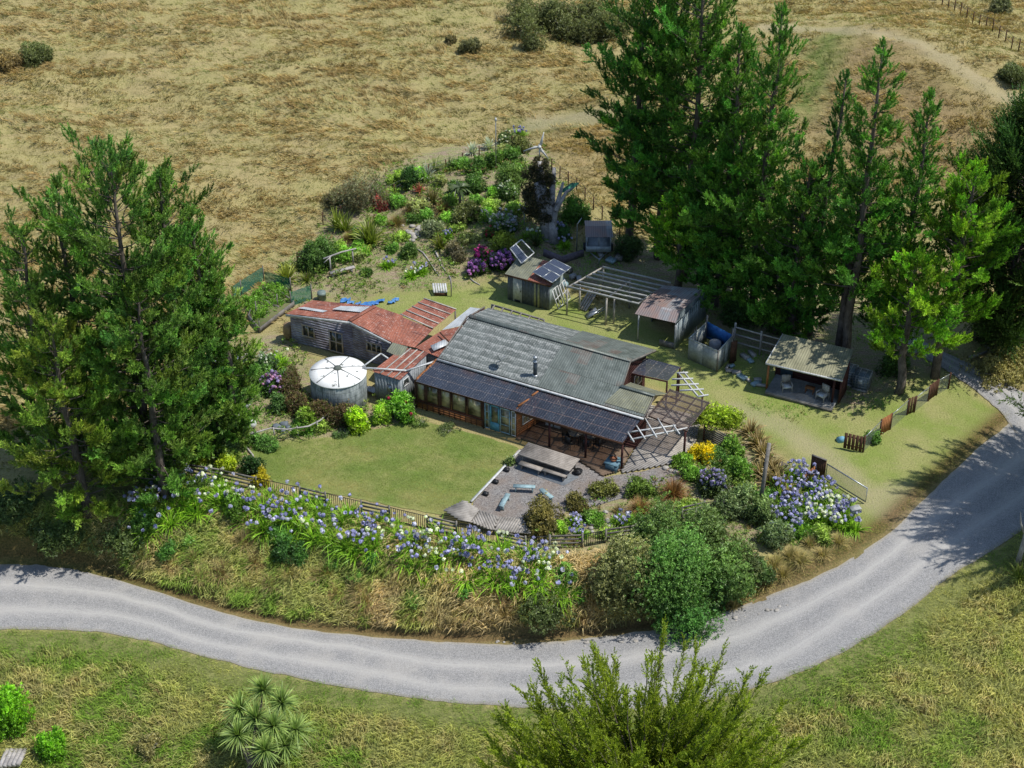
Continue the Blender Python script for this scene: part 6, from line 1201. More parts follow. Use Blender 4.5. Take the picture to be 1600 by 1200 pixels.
# ============================================================ stump with ivy, turbines
b = G(856, 372); r = thing('ivy_stump', 'tall dead tree trunk smothered in dark ivy with bare grey forked limbs', 'tree stump', b); m = MB(); X = lambda px, py, dz: P(px, py, b[2]+dz)
tops = [((843, 252), 5.2), ((866, 262), 4.8), ((880, 285), 4.0), ((838, 285), 4.0)]
for (q, z), r0 in zip(tops, (.45, .32, .22, .4)): e = X(*q, z); m.tube([b+A3(random.uniform(-.4, .4), 0, -.2), b+(e-b)*.45+A3(0, 0, .0), e], [r0*1.3, r0, r0*.4], 9)
m.tube([b+A3(.5, -.3, -.2), b+A3(.2, -.1, 1.4)], [.5, .2], 8); m.tube([X(868, 330, 2.2), X(885, 300, 3.2), X(895, 293, 3.5)], [.2, .12, .04], 7); m.build('trunk', m_plain_grey if 'm_plain_grey' in globals() else M_wood('silvered dead wood', (.2, .19, .19), (.42, .41, .4), uv=False), r)
m = MB(); g = np.random.default_rng(21)
for (px, py, z, s) in [(842, 258, 4.9, .8), (836, 272, 4.3, 1.0), (838, 290, 3.6, 1.15), (842, 310, 2.9, 1.15), (833, 322, 2.2, 1.0), (850, 278, 4.1, .8), (846, 335, 1.9, 1.0), (828, 305, 2.8, .8)]:
    c0 = X(px, py, z); p, d = blob_pts(700, A3(s, s, s*1.2), 8, int(px)); col = np.where(g.random((700, 1)) < .75, A3(.045, .05, .022), A3(.16, .125, .07))*g.uniform(.6, 1.3, (700, 1)); place(m, *LV[1], p+c0-A3(0, 0, s*.4), rotm(700, d), np.full(700, .17), col, .2)
m.build('ivy', m_leaf, r)
def turbine(label, foot, hub, tips, br, w, name='wind_turbine', n_extra=None, group=None):
    r = thing(name, label, 'wind turbine', foot, group); m = MB(); m.tube([foot-A3(0, 0, .2), hub], br*.5, 8); m.build('pole', metal_g, r); m = MB(); m.tube([hub+A3(0, .35*w*5, 0), hub-A3(0, .18*w*4, 0), hub-A3(0, .3*w*4, 0)], [w*.5, w*.9, w*.3], 10); m.build('hub', white_p, r)
    for t_ in tips:
        m = MB(); d = t_-hub; L = np.linalg.norm(d); d /= L; s = np.cross(d, A3(0, 1, .1)); s /= np.linalg.norm(s); y = A3(0, -.06, 0); m.add([hub+d*.05-s*w*.3+y, hub+d*L*.2-s*w*.9+y, t_-s*w*.15+y, t_+s*w*.15+y, hub+d*L*.2+s*w*.4+y, hub+d*.05+s*w*.3+y]+[hub+d*.05-s*w*.3, hub+d*L*.2-s*w*.9, t_-s*w*.15, t_+s*w*.15, hub+d*L*.2+s*w*.4, hub+d*.05+s*w*.3], [(0, 1, 2, 3, 4, 5), (11, 10, 9, 8, 7, 6)]+[(i, 6+i, 6+(i+1) % 6, (i+1) % 6) for i in range(6)]); m.build('blade', white_p, r)
    return r
hub = X(843, 229, 6.1); turbine('white three bladed wind turbine on top of the ivy covered trunk', X(843, 229, 6.1)-A3(0, 0, 1.3), hub, [hub+A3(.3, 0, 1.15), hub+A3(-1.15, 0, -.35), hub+A3(.65, 0, -.95)], .1, .16)
b2 = G(819, 358); hub2 = b2+A3(0, 0, 1.75); turbine('small white six bladed garden windmill beside the pale hydrangea', b2, hub2, [hub2+A3(math.cos(a)*.5, 0, math.sin(a)*.5) for a in np.arange(6)*math.pi/3+.3], .06, .08, 'garden_windmill')
tag(MB().poly([X(872, 300, 3.1), X(892, 286, 3.4), X(906, 285, 3.3), X(890, 300, 3.0)], .04).build('green_cloth', M_plain('green shade cloth', (.06, .26, .16), .8)), 'scrap of green shade cloth snagged on the dead trunk limb', 'cloth')
b = G(775, 264); r = thing('mast', 'thin grey mast with a small white device at its top in the hillside garden', 'mast', b); m = MB(); m.tube([b, b+A3(0, 0, 4.1)], .035, 6); m.build('pole', metal_g, r); m = MB(); m.tube([b+A3(0, 0, 4.05), b+A3(0, 0, 4.3)], [.1, .06], 8); m.build('sensor', white_p, r)
# driftwood, logs, rocks
sil = M_wood('silver driftwood', (.24, .22, .21), (.5, .47, .44), uv=False)
def stick(label, pts, rad, group='driftwood lying about the garden', name='driftwood', cat='driftwood'):
    q = [G(*p)+A3(0, 0, rad*.7) for p in pts]; m = MB(); w = [q[0]]
    for a, b in zip(q, q[1:]): w += [(a+b)/2+A3(rng.normal()*rad, rng.normal()*rad, rad*.3), b]
    m.tube(w, np.linspace(rad, rad*.5, len(w)), 6); return tag(m.build(name, sil), label, cat, group)
stick('long bleached stick slanting down the hillside bed above the solar shed, left one', [(652, 390), (668, 405), (686, 432)], .07); stick('long bleached stick slanting down the hillside bed above the solar shed, right one', [(678, 390), (688, 410), (696, 424)], .08)
stick('short driftwood piece beside the brown round bush', [(706, 408), (722, 402)], .07); stick('driftwood branch below the purple rhododendrons', [(735, 436), (750, 446)], .06); stick('driftwood log above the lavender hydrangea', [(345, 575), (375, 562), (398, 552)], .09); stick('forked driftwood near the cottage corner', [(372, 572), (395, 560), (425, 545)], .07)
stick('driftwood leaning by the pale lavender agapanthus', [(385, 645), (380, 632), (390, 622)], .06); stick('small driftwood log at the lawn corner', [(385, 700), (395, 712), (404, 730)], .08); stick('driftwood branch on the rocks near the patio', [(1000, 775), (1010, 768), (1024, 760)], .08); stick('bleached log behind the driveway bushes', [(1515, 560), (1550, 548)], .12); stick('fallen log near the right edge above the driveway', [(1540, 542), (1562, 555), (1575, 540)], .1)
b = G(762, 350); m = MB()
for k in range(9): a = k/9*3.1-.4; m.tube([b+A3(math.cos(a)*.5, math.sin(a)*.3, 0), b+A3(math.cos(a)*.25-.35, .3+math.sin(a)*.15, .75+.25*math.sin(k*2.))], [.16, .06], 6)
m.tube([b+A3(.4, 0, .1), b+A3(1.2, .9, .5)], [.2, .08], 7); tag(m.build('driftwood_stump', sil), 'large silver driftwood stump with split grain above the pale hydrangea', 'driftwood')
rockm = M_plain('pale garden rock', (.46, .43, .39), .9, 0, (.25, .23, .2), 4); rock2 = M_plain('ochre rock', (.42, .29, .18), .9, 0, (.28, .2, .14), 4)
def rock(q, s, mat, group, lb, name='rock'):
    an, el = np.meshgrid(np.arange(8)*math.pi/4, np.linspace(-1.2, 1.2, 5)); g = np.random.default_rng(int(abs(q[0]*131+q[1]*717))); rr = s*g.uniform(.7, 1.15, an.size); v = np.stack([np.cos(an.ravel())*np.cos(el.ravel())*rr*1.2, np.sin(an.ravel())*np.cos(el.ravel())*rr, np.sin(el.ravel())*rr*.65], 1)+q+A3(0, 0, s*.3)
    f = [(i*8+j, i*8+(j+1) % 8, (i+1)*8+(j+1) % 8, (i+1)*8+j) for i in range(4) for j in range(8)]+[tuple(range(8))[::-1], tuple(range(32, 40))]; m = MB(); m.add(v, f); return tag(m.build(name, mat), lb, 'rock', group)
g = np.random.default_rng(31)
for i in range(26): rock(G(655+g.normal()*9-(i % 3)*8, 362+g.normal()*6+(i % 3)*4), g.uniform(.08, .24), rockm, 'white rocks in the hillside garden', 'pale rock in the loose line of rocks through the hillside garden')
for i in range(34): rock(G(930+g.random()*75-10, 800+g.random()*32), g.uniform(.06, .17), rockm, 'stones below the patio', 'small pale stone scattered between patio shrubs and front fence')
for i in range(24): a = i/23; x = 1040+a*100; y = 733+8*math.sin(a*5)+a*60*(a > .6)-(a > .6)*36; rock(G(x, y), g.uniform(.13, .25), rock2 if i % 2 else rockm, 'rocks edging the bed', 'ochre and grey rock edging the planted bed below the deck')
for i in range(26): a = i/25; rock(G(1105+40*math.cos(a*3.0-1.2), 775+24*math.sin(a*3.0-1.2)+6), g.uniform(.1, .2), rockm, 'rocks around the mauve hydrangea', 'grey rock in the curved border near the mauve hydrangea')
for i in range(34): a = g.random(); x = 770+a*470; q = P(x, 1004-max(0, x-860)**1.62*.0045+g.normal()*3, -2.9+max(0, x-780)*.0048); z = H1(q[0], q[1]); rock(A3(q[0], q[1], z), g.uniform(.05, .15), rockm, 'stones along the ditch edge', 'loose pale stone along the inner edge of the gravel road')
for i in range(14): rock(G(300+g.random()*70, 560+g.random()*110), g.uniform(.1, .22), rockm if i % 3 else rock2, 'stones in the left garden', 'stone among the bushes of the garden left of the lawn')
for k, (x, y) in enumerate([(432, 668), (444, 664), (452, 670), (440, 673), (460, 672)]): rock(G(x, y), .26, M_plain('dark blue slate', (.16, .19, .22), .8), 'dark slate stones', 'dark slate stone in the heap behind the stick railing')
b = G(394, 668); m = MB(); m.tube([b+A3(0, 0, .28+.28*math.sin(a)) for a in np.linspace(-1.5, 1.5, 9)], [.02+.28*math.cos(a) for a in np.linspace(-1.5, 1.5, 9)], 14); tag(m.build('white_ball', white_p, smooth=True), 'white round ball ornament in the garden left of the lawn', 'ball')
b = G(382, 640); m = MB(); m.tube([b+A3(0, 0, .1), b+A3(.35, .3, .3), b+A3(.5, .45, .6)], [.14, .1, .05], 8); tag(m.build('white_carving', white_p), 'white curved ornament beside the magenta flowering bush', 'ornament')
# stick railing left of the lawn
r = thing('stick_railing', 'rustic railing of crooked sticks along the left edge of the lawn', 'railing', G(430, 688))
top = [(338, 676), (365, 680), (395, 677), (423, 669), (449, 671), (482, 666), (500, 657), (515, 644)]; m = MB(); m.tube([P(*q, .75) for q in top], [.05]*len(top), 6); m.build('rail', sil, r)
for q in [(395, 677), (427, 670), (464, 668), (495, 660), (374, 680)]: a = P(*q, .75); m = MB(); m.tube([A3(a[0]+.05, a[1], -.05), a+A3(0, 0, .1)], .045, 6); m.build('post', sil, r)
m = MB(); m.tube([P(428, 687, .02), P(438, 680, .25), P(455, 672, .7)], .04, 6); m.tube([P(366, 640, 1.0), P(395, 677, .8), P(352, 676, .85)], .035, 6); m.build('brace', sil, r)
for k, (x, y) in enumerate([(302, 672), (310, 682), (314, 692), (322, 702), (330, 712)]):
    q = G(x, y); tag(MB().box(q+A3(0, 0, .08), (1.1, .28, .08), (1, -.15, 0)).build('garden_step', pale_wood), 'pale timber step of the short flight under the left pines', 'step', 'garden steps')
# swing frame, log bench, slab, post
a, b_ = G(517, 428), G(552, 414); r = thing('swing_frame', 'bleached driftwood arch standing over the log bench', 'frame', a); m = MB()
m.tube([a, a+A3(0, 0, 1.35)], [.07, .05], 6); m.build('post', sil, r); m = MB(); m.tube([b_, b_+A3(0, 0, 1.3)], [.07, .05], 6); m.build('post', sil, r); m = MB(); m.tube([a+A3(-.45, -.1, 1.3), (a+b_)/2+A3(0, 0, 1.42), b_+A3(.25, .1, 1.3)], [.06, .06, .05], 6); m.tube([a+A3(-.4, -.3, 1.1), a+A3(0, 0, 1.35), a+A3(.2, .5, 1.3)], .04, 5); m.build('top_pole', sil, r)
a, b_ = G(516, 434), G(554, 424); r = thing('log_bench', 'long weathered plank bench below the driftwood arch', 'bench', a); m = MB(); m.beam(a+A3(0, 0, .38), b_+A3(0, 0, .38), .32, .09); m.build('seat', sil, r)
for f in (.12, .88): q = a+(b_-a)*f; m = MB(); m.box(q+A3(0, 0, .16), (.18, .25, .34)); m.build('leg', sil, r)
q = G(689, 458); r = thing('slatted_seat', 'low tilted seat of white slats on the yard grass beside a dark post', 'seat', q); m = MB()
for k in range(6): m.box(q+A3(-.5+k*.17, .05*k*0, .42+.05*k*0), (.13, .85, .04), (1, .15, .0), (0, -.35, 1))
m.build('slats', white_p, r); m = MB(); m.box(q+A3(.0, -.35, .12), (.9, .06, .22)); m.build('base_board', brown_p, r)
a = G(705, 463); m = MB(); m.tube([a, a+A3(.02, 0, .9), a+A3(-.03, 0, 1.55)], [.05, .05, .06], 6); m.tube([a+A3(0, 0, 1.2), a+A3(-.12, 0, 1.7)], .04, 5); tag(m.build('wooden_post', sil), 'crooked wooden post standing right of the white slatted seat', 'post')
# barrels, pots, tarp
def barrel(px, py, rad, hh, mat, lb, name='barrel', z=0): q = G(px, py); m = MB(); m.tube([q+A3(0, 0, z_) for z_ in (0, .02, hh*.33, hh*.34, hh*.66, hh*.67, hh, hh-.06)], [rad*.95, rad, rad, rad*1.04, rad, rad*1.04, rad, rad*.8], 16); return tag(m.build(name, mat), lb, 'barrel')
barrel(503, 468, .3, .62, M_plain('grey green barrel', (.2, .26, .24), .5), 'grey green open barrel behind the left end of the cottage roof'); barrel(470, 412, .28, .8, M_plain('rusty drum', (.16, .06, .04), .8), 'rust brown drum near the netted vegetable beds', 'drum')
m = MB(); g = np.random.default_rng(6)
for (x, y, s) in [(540, 471, .35), (548, 475, .25), (572, 478, .4), (584, 475, .35), (594, 472, .3), (612, 474, .25), (618, 470, .25), (560, 476, .2)]:
    q = G(x, y); n = 7; U, V = np.meshgrid(np.linspace(-1, 1, n), np.linspace(-.7, .7, n)); zz = .05+.16*g.random(U.size); m.add(np.c_[q[0]+U.ravel()*s, q[1]+V.ravel()*s*.9+U.ravel()*.1, q[2]+zz], [np.array([(j*n+i, j*n+i+1, (j+1)*n+i+1, (j+1)*n+i) for j in range(n-1) for i in range(n-1)])])
tag(m.build('crumpled_tarpaulin', M_plain('bright blue tarpaulin', (.12, .30, .52), .5, 0, (.02, .12, .4), 3)), 'crumpled bright blue tarpaulin on the grass behind the rusty cottage', 'tarpaulin')
# raised beds with netting
r = thing('raised_bed', 'pair of plank edged raised vegetable beds on the left of the cottage', 'raised bed', z2(330, 300, 0)); m = MB(); PT = [z2(195, 320), z2(265, 402), z2(480, 235), z2(400, 175), z2(285, 120), z2(150, 190), z2(240, 200), z2(385, 265)]
for a, b_ in ((0, 1), (1, 2), (6, 7), (0, 6), (2, 3)): m.beam(PT[a]+A3(0, 0, .22), PT[b_]+A3(0, 0, .22), .05, .42)
m.build('edge_board', old_wood, r); m = MB(); m.poly([PT[0]+A3(0, 0, .3), PT[1]+A3(0, 0, .3), PT[2]+A3(0, 0, .3), PT[3]+A3(0, 0, .3), PT[4]+A3(0, 0, .3)], .05); m.build('soil', soil_m, r)
t = NT('green shade netting'); v = t.pos(); b1 = t.bsdf((.02, .15, .12), .8); tr_ = t.n('ShaderNodeBsdfTransparent', Color=(.7, .95, .9)).outputs[0]; netm = t.done(t.n('ShaderNodeMixShader', _0=t.ramp(t.noise(v, 6, 4.), .3, .7, .25, .6), _1=b1, _2=tr_).outputs[0])
r = thing('netting_fence', 'green shade netting fence on posts around the vegetable beds', 'fence', z2(460, 235)); NP = [z2(105, 195), z2(150, 165), z2(290, 75), z2(375, 110), z2(460, 235), z2(590, 190)]
for i, (a, b_) in enumerate([(NP[0], NP[1]), (NP[1], NP[2]), (z2(300, 100), z2(460, 150)), (NP[4], NP[5])]): m = MB(); H_ = 1.15; m.add([a, b_, b_+A3(0, 0, H_), a+A3(0, 0, H_)], [(0, 1, 2, 3)]); m.build('netting', netm, r)
for q in (NP[1], NP[2], z2(460, 150), NP[4], NP[5], z2(245, 300), z2(265, 402), z2(378, 255)): m = MB(); m.beam(q, q+A3(0, 0, 1.25), .07); m.build('post', old_wood, r)
# ============================================================ front fence
def fence(label, secs, H_=1.05, name='fence', zt=None):
    "secs: (x0, y0, x1, y1, kind) pixel of the top rail; kind wood or bars"
    r = thing(name, label, 'fence', G(secs[0][0], secs[0][1]+20)); posts = []
    for (x0, y0, x1, y1, kd) in secs:
        a, b_ = P(x0, y0, .95), P(x1, y1, .95)
        for q in (a, b_):
            if all(np.linalg.norm(q[:2]-w[:2]) > .4 for w in posts): posts.append(q)
        d = b_-a; L = np.linalg.norm(d); d /= L
        if kd == 'wood':
            for z in (0, -.27, -.54, -.81): m = MB(); m.beam(a+A3(0, 0, z-.06), b_+A3(0, 0, z-.06), .04, .12); m.build('rail', old_wood, r)
        else:
            m = MB(); m.beam(a-A3(0, 0, .03), b_-A3(0, 0, .03), .03); m.beam(a-A3(0, 0, .93), b_-A3(0, 0, .93), .03)
            for k in range(1, int(L/.13)): q = a+d*.13*k; m.beam(q-A3(0, 0, .94), q-A3(0, 0, .02), .03)
            m.build('bar_panel', black_m, r)
    for q in posts: m = MB(); z0 = min(H1(q[0], q[1]), .0)-.1; m.beam((q[0], q[1], z0), (q[0], q[1], 1.02), .1); m.build('post', old_wood, r)
fence('front fence alternating grey timber rails and black bar panels around the lawn and patio', [(245, 712, 292, 724, 'wood'), (292, 725, 345, 733, 'wood'), (345, 734, 400, 746, 'wood'), (400, 746, 468, 761, 'bars'), (468, 761, 508, 770, 'wood'), (508, 770, 564, 783, 'bars'), (564, 783, 608, 792, 'wood'), (608, 792, 667, 806, 'bars'), (667, 806, 713, 816, 'wood'), (713, 816, 777, 829, 'bars'),
 (777, 829, 821, 839, 'wood'), (821, 839, 859, 837, 'bars'), (859, 837, 910, 835, 'wood'), (910, 835, 947, 828, 'bars'), (947, 827, 994, 820, 'wood'), (994, 820, 1066, 795, 'bars'), (1066, 792, 1101, 784, 'wood'), (1101, 785, 1131, 781, 'bars')])
# ============================================================ patio things
def slab_bench(label, a, b_, w, hh, mat, name='bench', group=None, legs=2):
    r = thing(name, label, 'bench', a, group); d = (b_-a)/np.linalg.norm(b_-a); n = A3(-d[1], d[0], 0); m = MB(); m.beam(a+A3(0, 0, hh), b_+A3(0, 0, hh), w, .05); m.build('seat', mat, r)
    for f in (.12, .88): q = a+(b_-a)*f; m = MB(); m.box(q+A3(0, 0, hh/2-.02), (.06, w*.8, hh-.04), d); m.build('leg', mat, r)
slab_bench('pale blue plank bench, farthest of the three small ones on the gravel', z1(518, 985), z1(628, 990), .3, .42, pale_blue, group='pale blue benches on the patio'); slab_bench('pale blue plank bench, right of the three small ones, set at an angle', z1(655, 1000), z1(712, 1045), .28, .42, pale_blue, group='pale blue benches on the patio')
b0_, b1_ = P(783, 800), P(794, 780); slab_bench('pale blue plank bench, left of the three small ones, seen end on', b0_, b1_, .3, .42, pale_blue, group='pale blue benches on the patio')
silver_t = M_wood('silvered table boards', (.2, .175, .15), (.38, .34, .3))
ta, tb, tc, td = z1(540, 800, .75), z1(800, 885, .75), z1(862, 822, .75), z1(592, 740, .75); ce = (ta+tb+tc+td)/4; tu = (tb-ta)/np.linalg.norm(tb-ta); tv_ = A3(-tu[1], tu[0], 0); r = thing('outdoor_table', 'huge low timber table of silvered boards between deck and patio', 'table', A3(ce[0], ce[1], 0)); m = MB()
LT = np.linalg.norm(tb-ta); WT = (td-ta)@tv_
for k in range(9): m.box(ta+tu*LT/2+tv_*WT*(k+.5)/9, (LT, WT/9-.015, .06), tu, col=(random.uniform(.8, 1.1),)*3)
m.build('tabletop', silver_t, r)
for f in (.08, .92):
    for s in (.1, .9): q = ta+tu*LT*f+tv_*WT*s; m = MB(); m.beam((q[0], q[1], 0), (q[0], q[1], .7), .1); m.build('leg', old_wood, r)
for i, (X0, X1) in enumerate(((550, 662), (668, 785))): slab_bench('grey timber bench in front of the huge table, '+('left' if i == 0 else 'right')+' one', z1(X0, 868+i*32, 0)+A3(0, 0, 0), z1(X1, 868+i*32+36, 0), .38, .42, silver_t, group='grey benches at the huge table')
q = z1(1018, 872); m = MB(); 
r = thing('planter', 'blue painted box planter at the deck corner post', 'planter', q); m.box(q+A3(0, 0, .3), (.75, .75, .55), HU); m.box(q+A3(0, 0, .6), (.9, .9, .07), HU); m.build('box', M_plain('blue grey paint', (.15, .27, .33), .6), r); m = MB(); m.tube([q+A3(0, 0, .62), q+A3(0, 0, .8), q+A3(0, 0, .78)], [.18, .25, .15], 12); m.build('pot', terracotta, r)
for i, (X, Y) in enumerate(((830, 735), (905, 745))):
    q = z1(X, Y, .16); q = A3(q[0], q[1], .165); r = thing('round_table', 'dark round garden table on the shaded deck, '+('left' if i == 0 else 'right')+' one', 'table', q); m = MB(); m.tube([q+A3(0, 0, .7), q+A3(0, 0, .73)], .48, 20); m.build('tabletop', M_plain('smoked glass', (.1, .11, .11), .2, 0), r)
    for k in range(4): a = k*math.pi/2+.5; m = MB(); m.beam(q+A3(math.cos(a)*.35, math.sin(a)*.35, 0), q+A3(math.cos(a)*.3, math.sin(a)*.3, .7), .03); m.build('leg', black_m, r)
def gchair(q, a, lb, grp):
    r = thing('garden_chair', lb, 'chair', q, grp); d = A3(math.cos(a), math.sin(a), 0); s = A3(-d[1], d[0], 0); m = MB(); m.box(q+A3(0, 0, .43), (.45, .45, .03), d); m.build('seat', black_m, r); m = MB(); m.box(q-d*.24+A3(0, 0, .68), (.03, .43, .5), d, (-.2*d[0], -.2*d[1], 1)); m.build('backrest', black_m, r)
    for e in (-1, 1):
        for f in (-1, 1): m = MB(); m.beam(q+d*.2*e+s*.2*f, q+d*.2*e+s*.2*f+A3(0, 0, .42), .025); m.build('leg', black_m, r)
for i, (X, Y, a) in enumerate([(780, 725, 0), (800, 765, .9), (860, 715, -1.6), (940, 775, 2.5), (885, 778, 1.3), (960, 735, 3.2)]): q = z1(X, Y, .165); gchair(A3(q[0], q[1], .165), a, 'black metal garden chair pushed about the round tables on the deck', 'black chairs on the deck')
q = z1(700, 655, .165); r = thing('sandwich_board', 'pair of white leaning boards at the back of the shaded deck', 'board', q); m = MB(); m.box(q+A3(0, 0, .45), (.5, .03, .85), HU, (.1, .2, 1)); m.box(q+A3(.5, -.25, .45), (.45, .03, .85), HU, (.1, .2, 1)); m.build('panel', white_p, r)
# lawn edge, pavers, platforms
tag(MB().beam(P(736, 784, .09), P(812, 704, .09), .14, .1).build('lawn_edging', white_p), 'pale timber edging between lawn and gravel patio', 'edging')
plat = M_wood('weathered platform boards', (.22, .2, .18), (.42, .39, .35))
PP = lambda X, Y, z=0: P(660+X/3.2, 640+Y/3.2, z)
for lb, pts, z, d in (('grey board platform, leftmost of three, tilted at the lawn corner', [(105, 500), (210, 450), (285, 500), (240, 560), (190, 555)], .5, (1, -.25)), ('grey fan shaped board platform between two others', [(240, 560), (285, 500), (380, 535), (355, 605)], .42, (.3, -1)), ('pale square board platform beside the brown green shrub', [(375, 535), (500, 540), (545, 620), (360, 605)], .35, (.4, 1))):
    m = MB(); deckboards(m, [PP(x, y, z) for x, y in pts], z, A3(*d, 0), .15, .06); o = m.build('board_platform', plat); tag(o, lb, 'platform', 'board platforms at the patio foot')
for (X0, Y0, X1, Y1) in [(430, 945, 440, 950), (485, 885, 495, 890), (380, 1005, 390, 1010)]:
    q = z1(X0, Y0); m = MB(); m.box(q+A3(0, 0, .12), (.32, .22, .22), HU); tag(m.build('fuel_can', black_m), 'small dark box light along the gravel edge by the lawn', 'box light', 'dark box lights on the patio')
q = z1(842, 897); m = MB(); m.tube([q, q+A3(0, 0, .25), q+A3(0, 0, .22)], [.2, .28, .2], 14); tag(m.build('plant_bowl', black_m), 'dark bowl at the right front corner of the huge table', 'bowl')
q = z1(497, 850); shrub('small potted plant between lawn edging and the huge table', 795, 725, .7, .5, (.12, .17, .06), xyz=q, name='potted_plant')
m = MB(); m.poly([q_+A3(0, 0, .05) for q_ in (z1(520, 870), z1(770, 960), z1(850, 915), z1(545, 820))], .03); tag(m.build('paving', M_plain('blue grey paving', (.2, .22, .24), .9)), kind='structure')
tag(MB().poly([P(x, y, .052) for x, y in [(1220, 720), (1255, 738), (1240, 752), (1215, 735)]], .02).build('bare_patch', M_plain('mauve gravel', (.24, .2, .19), .95)), kind='structure')
# trellis
r = thing('trellis', 'dark slatted timber trellis carrying the yellow tipped creeper', 'trellis', z1(1470, 725)); a, b_ = z1(1470, 728), z1(1610, 800)
for q in (a, b_): m = MB(); m.beam(q, q+A3(0, 0, 1.35), .1); m.build('post', brown_p, r)
for k in range(8): m = MB(); z = .15+.15*k; m.beam(a+A3(0, 0, z), b_+A3(0, 0, z), .03, .06); m.build('slat', old_wood, r)
# ============================================================ gates and fences right
r = thing('paling_gate', 'short dark paling gate standing open near the driveway', 'gate', z4(1020, 850)); a, b_ = z4(965, 838), z4(1068, 862)
for k in range(5): q = a+(b_-a)*(k+.1)/5+A3(.06, 0, 0); m = MB(); m.box(q+A3(0, 0, .62), (.19, .03, 1.15), b_-a); m.build('paling', brown_p, r)
for z in (.3, .95): m = MB(); m.beam(a+A3(0, .05, z), b_+A3(0, .05, z), .04, .09); m.build('rail', brown_p, r)
m = MB(); m.tube([z4(948, 795), z4(965, 800)+A3(0, 0, .3)], [.3, .12], 12); tag(m.build('blue_tub', M_plain('pale blue plastic', (.2, .45, .6), .5)), 'pale blue plastic tub behind the open paling gate', 'tub')
r = thing('mesh_fence', 'wire and paling fence running from the paling gate up to the driveway', 'fence', z4(1075, 850)); line = [z4(1072, 858), z4(1162, 768), z4(1218, 735), z4(1310, 655), z4(1350, 640), z4(1425, 580), z4(1470, 548), z4(1535, 512)]
t = NT('wire mesh'); v = t.pos(); b1 = t.bsdf((.3, .32, .32), .5, .5); netw = t.done(t.n('ShaderNodeMixShader', _0=.7, _1=b1, _2=t.n('ShaderNodeBsdfTransparent').outputs[0]).outputs[0])
for q in line: m = MB(); m.beam(q, q+A3(0, 0, 1.25), .09); m.build('post', brown_p, r)
for i, (a, b_) in enumerate(zip(line, line[1:])):
    if i in (1, 3, 5): 
        n = max(3, int(np.linalg.norm(b_-a)/.16))
        for k in range(n): q = a+(b_-a)*(k+.5)/n; m = MB(); m.box(q+A3(0, 0, .65), (.14, .03, 1.2+.04*(k % 2)), b_-a); m.build('paling', orange_w if i == 1 else brown_p, r)
    else:
        m = MB(); m.add([a, b_, b_+A3(0, 0, 1.1), a+A3(0, 0, 1.1)], [(0, 1, 2, 3)]); m.build('mesh_panel', netw, r); m = MB(); m.tube([a+A3(0, 0, 1.15), b_+A3(0, 0, 1.15)], .025, 5); m.build('top_tube', metal_g, r)
r = thing('metal_gate', 'long galvanised mesh farm gate swung open beside the agapanthus', 'gate', z4(865, 1010)); a, b_ = z4(868, 1005), z4(1085, 1138); m = MB()
m.tube([a+A3(0, 0, .15), a+A3(0, 0, 1.15), b_+A3(0, 0, 1.15), b_+A3(0, 0, .15), a+A3(0, 0, .15)], .045, 6); m.build('gate_frame', metal_g, r); m = MB(); m.add([a+A3(0, 0, .15), b_+A3(0, 0, .15), b_+A3(0, 0, 1.15), a+A3(0, 0, 1.15)], [(0, 1, 2, 3)]); m.build('mesh_panel', netw, r)
r = thing('paling_fence', 'short dark paling screen at the hinge end of the metal gate', 'fence', z4(800, 985)); a, b_ = z4(782, 980), z4(862, 1010)
for k in range(8): q = a+(b_-a)*(k+.5)/8; m = MB(); m.box(q+A3(0, 0, .75), (.12, .03, 1.4), b_-a); m.build('paling', brown_p, r)
m = MB(); m.beam(a+A3(0, 0, 1.5), b_+A3(0, 0, 1.5), .12, .04); m.build('cap_rail', old_wood, r)
for k in range(5): q = z4(750, 1055)+(z4(810, 1010)-z4(750, 1055))*k/5; m = MB(); m.box(q+A3(0, 0, .6), (.14, .03, 1.1), (1, .8, 0)); m.build('side_paling', orange_w, r)
q = G(1333, 818); r = thing('mailbox', 'grey roofed mailbox on a slim post at the road corner of the agapanthus', 'mailbox', q); m = MB(); m.beam(q, q+A3(-.02, 0, .85), .08); m.build('post', brown_p, r); m = MB(); m.box(q+A3(0, 0, 1.0), (.5, .3, .26), (1, .35, 0)); m.box(q+A3(0, 0, 1.16), (.62, .42, .04), (1, .35, 0)); m.build('box', grey_p, r)
a = P(1186, 800, -.1); m = MB(); tpq = P(1202, 693, 4.6); m.tube([a, tpq], [.13, .11], 10); tag(m.build('utility_pole', old_wood), 'bare grey timber utility pole rising from the striped flaxes', 'pole')
b = G(1590, 880); r = thing('dead_tree', 'bare pale dead tree trunk at the right edge by the road', 'tree', b); m = MB(); m.tube([b, b+A3(.1, 0, 1.6), b+A3(.1, .1, 3.2), b+A3(.25, .1, 4.4)], [.17, .14, .1, .04], 8); m.tube([b+A3(.1, 0, 2.0), b+A3(-.3, 0, 2.9), b+A3(-.45, 0, 3.7)], [.08, .06, .02], 6); m.tube([b+A3(.12, .1, 3.0), b+A3(.5, 0, 3.8)], [.06, .02], 5); m.build('trunk', sil, r)
# corner wood pile
for k in range(5): q = G(6+k*7, 1192); tag(MB().tube([q+A3(0, -.6, .3+.05*k), q+A3(.1, .6, .35)], .14, 8).build('log', sil), 'grey weathered log in the pile at the lower left corner', 'log', 'logs in the lower left corner')
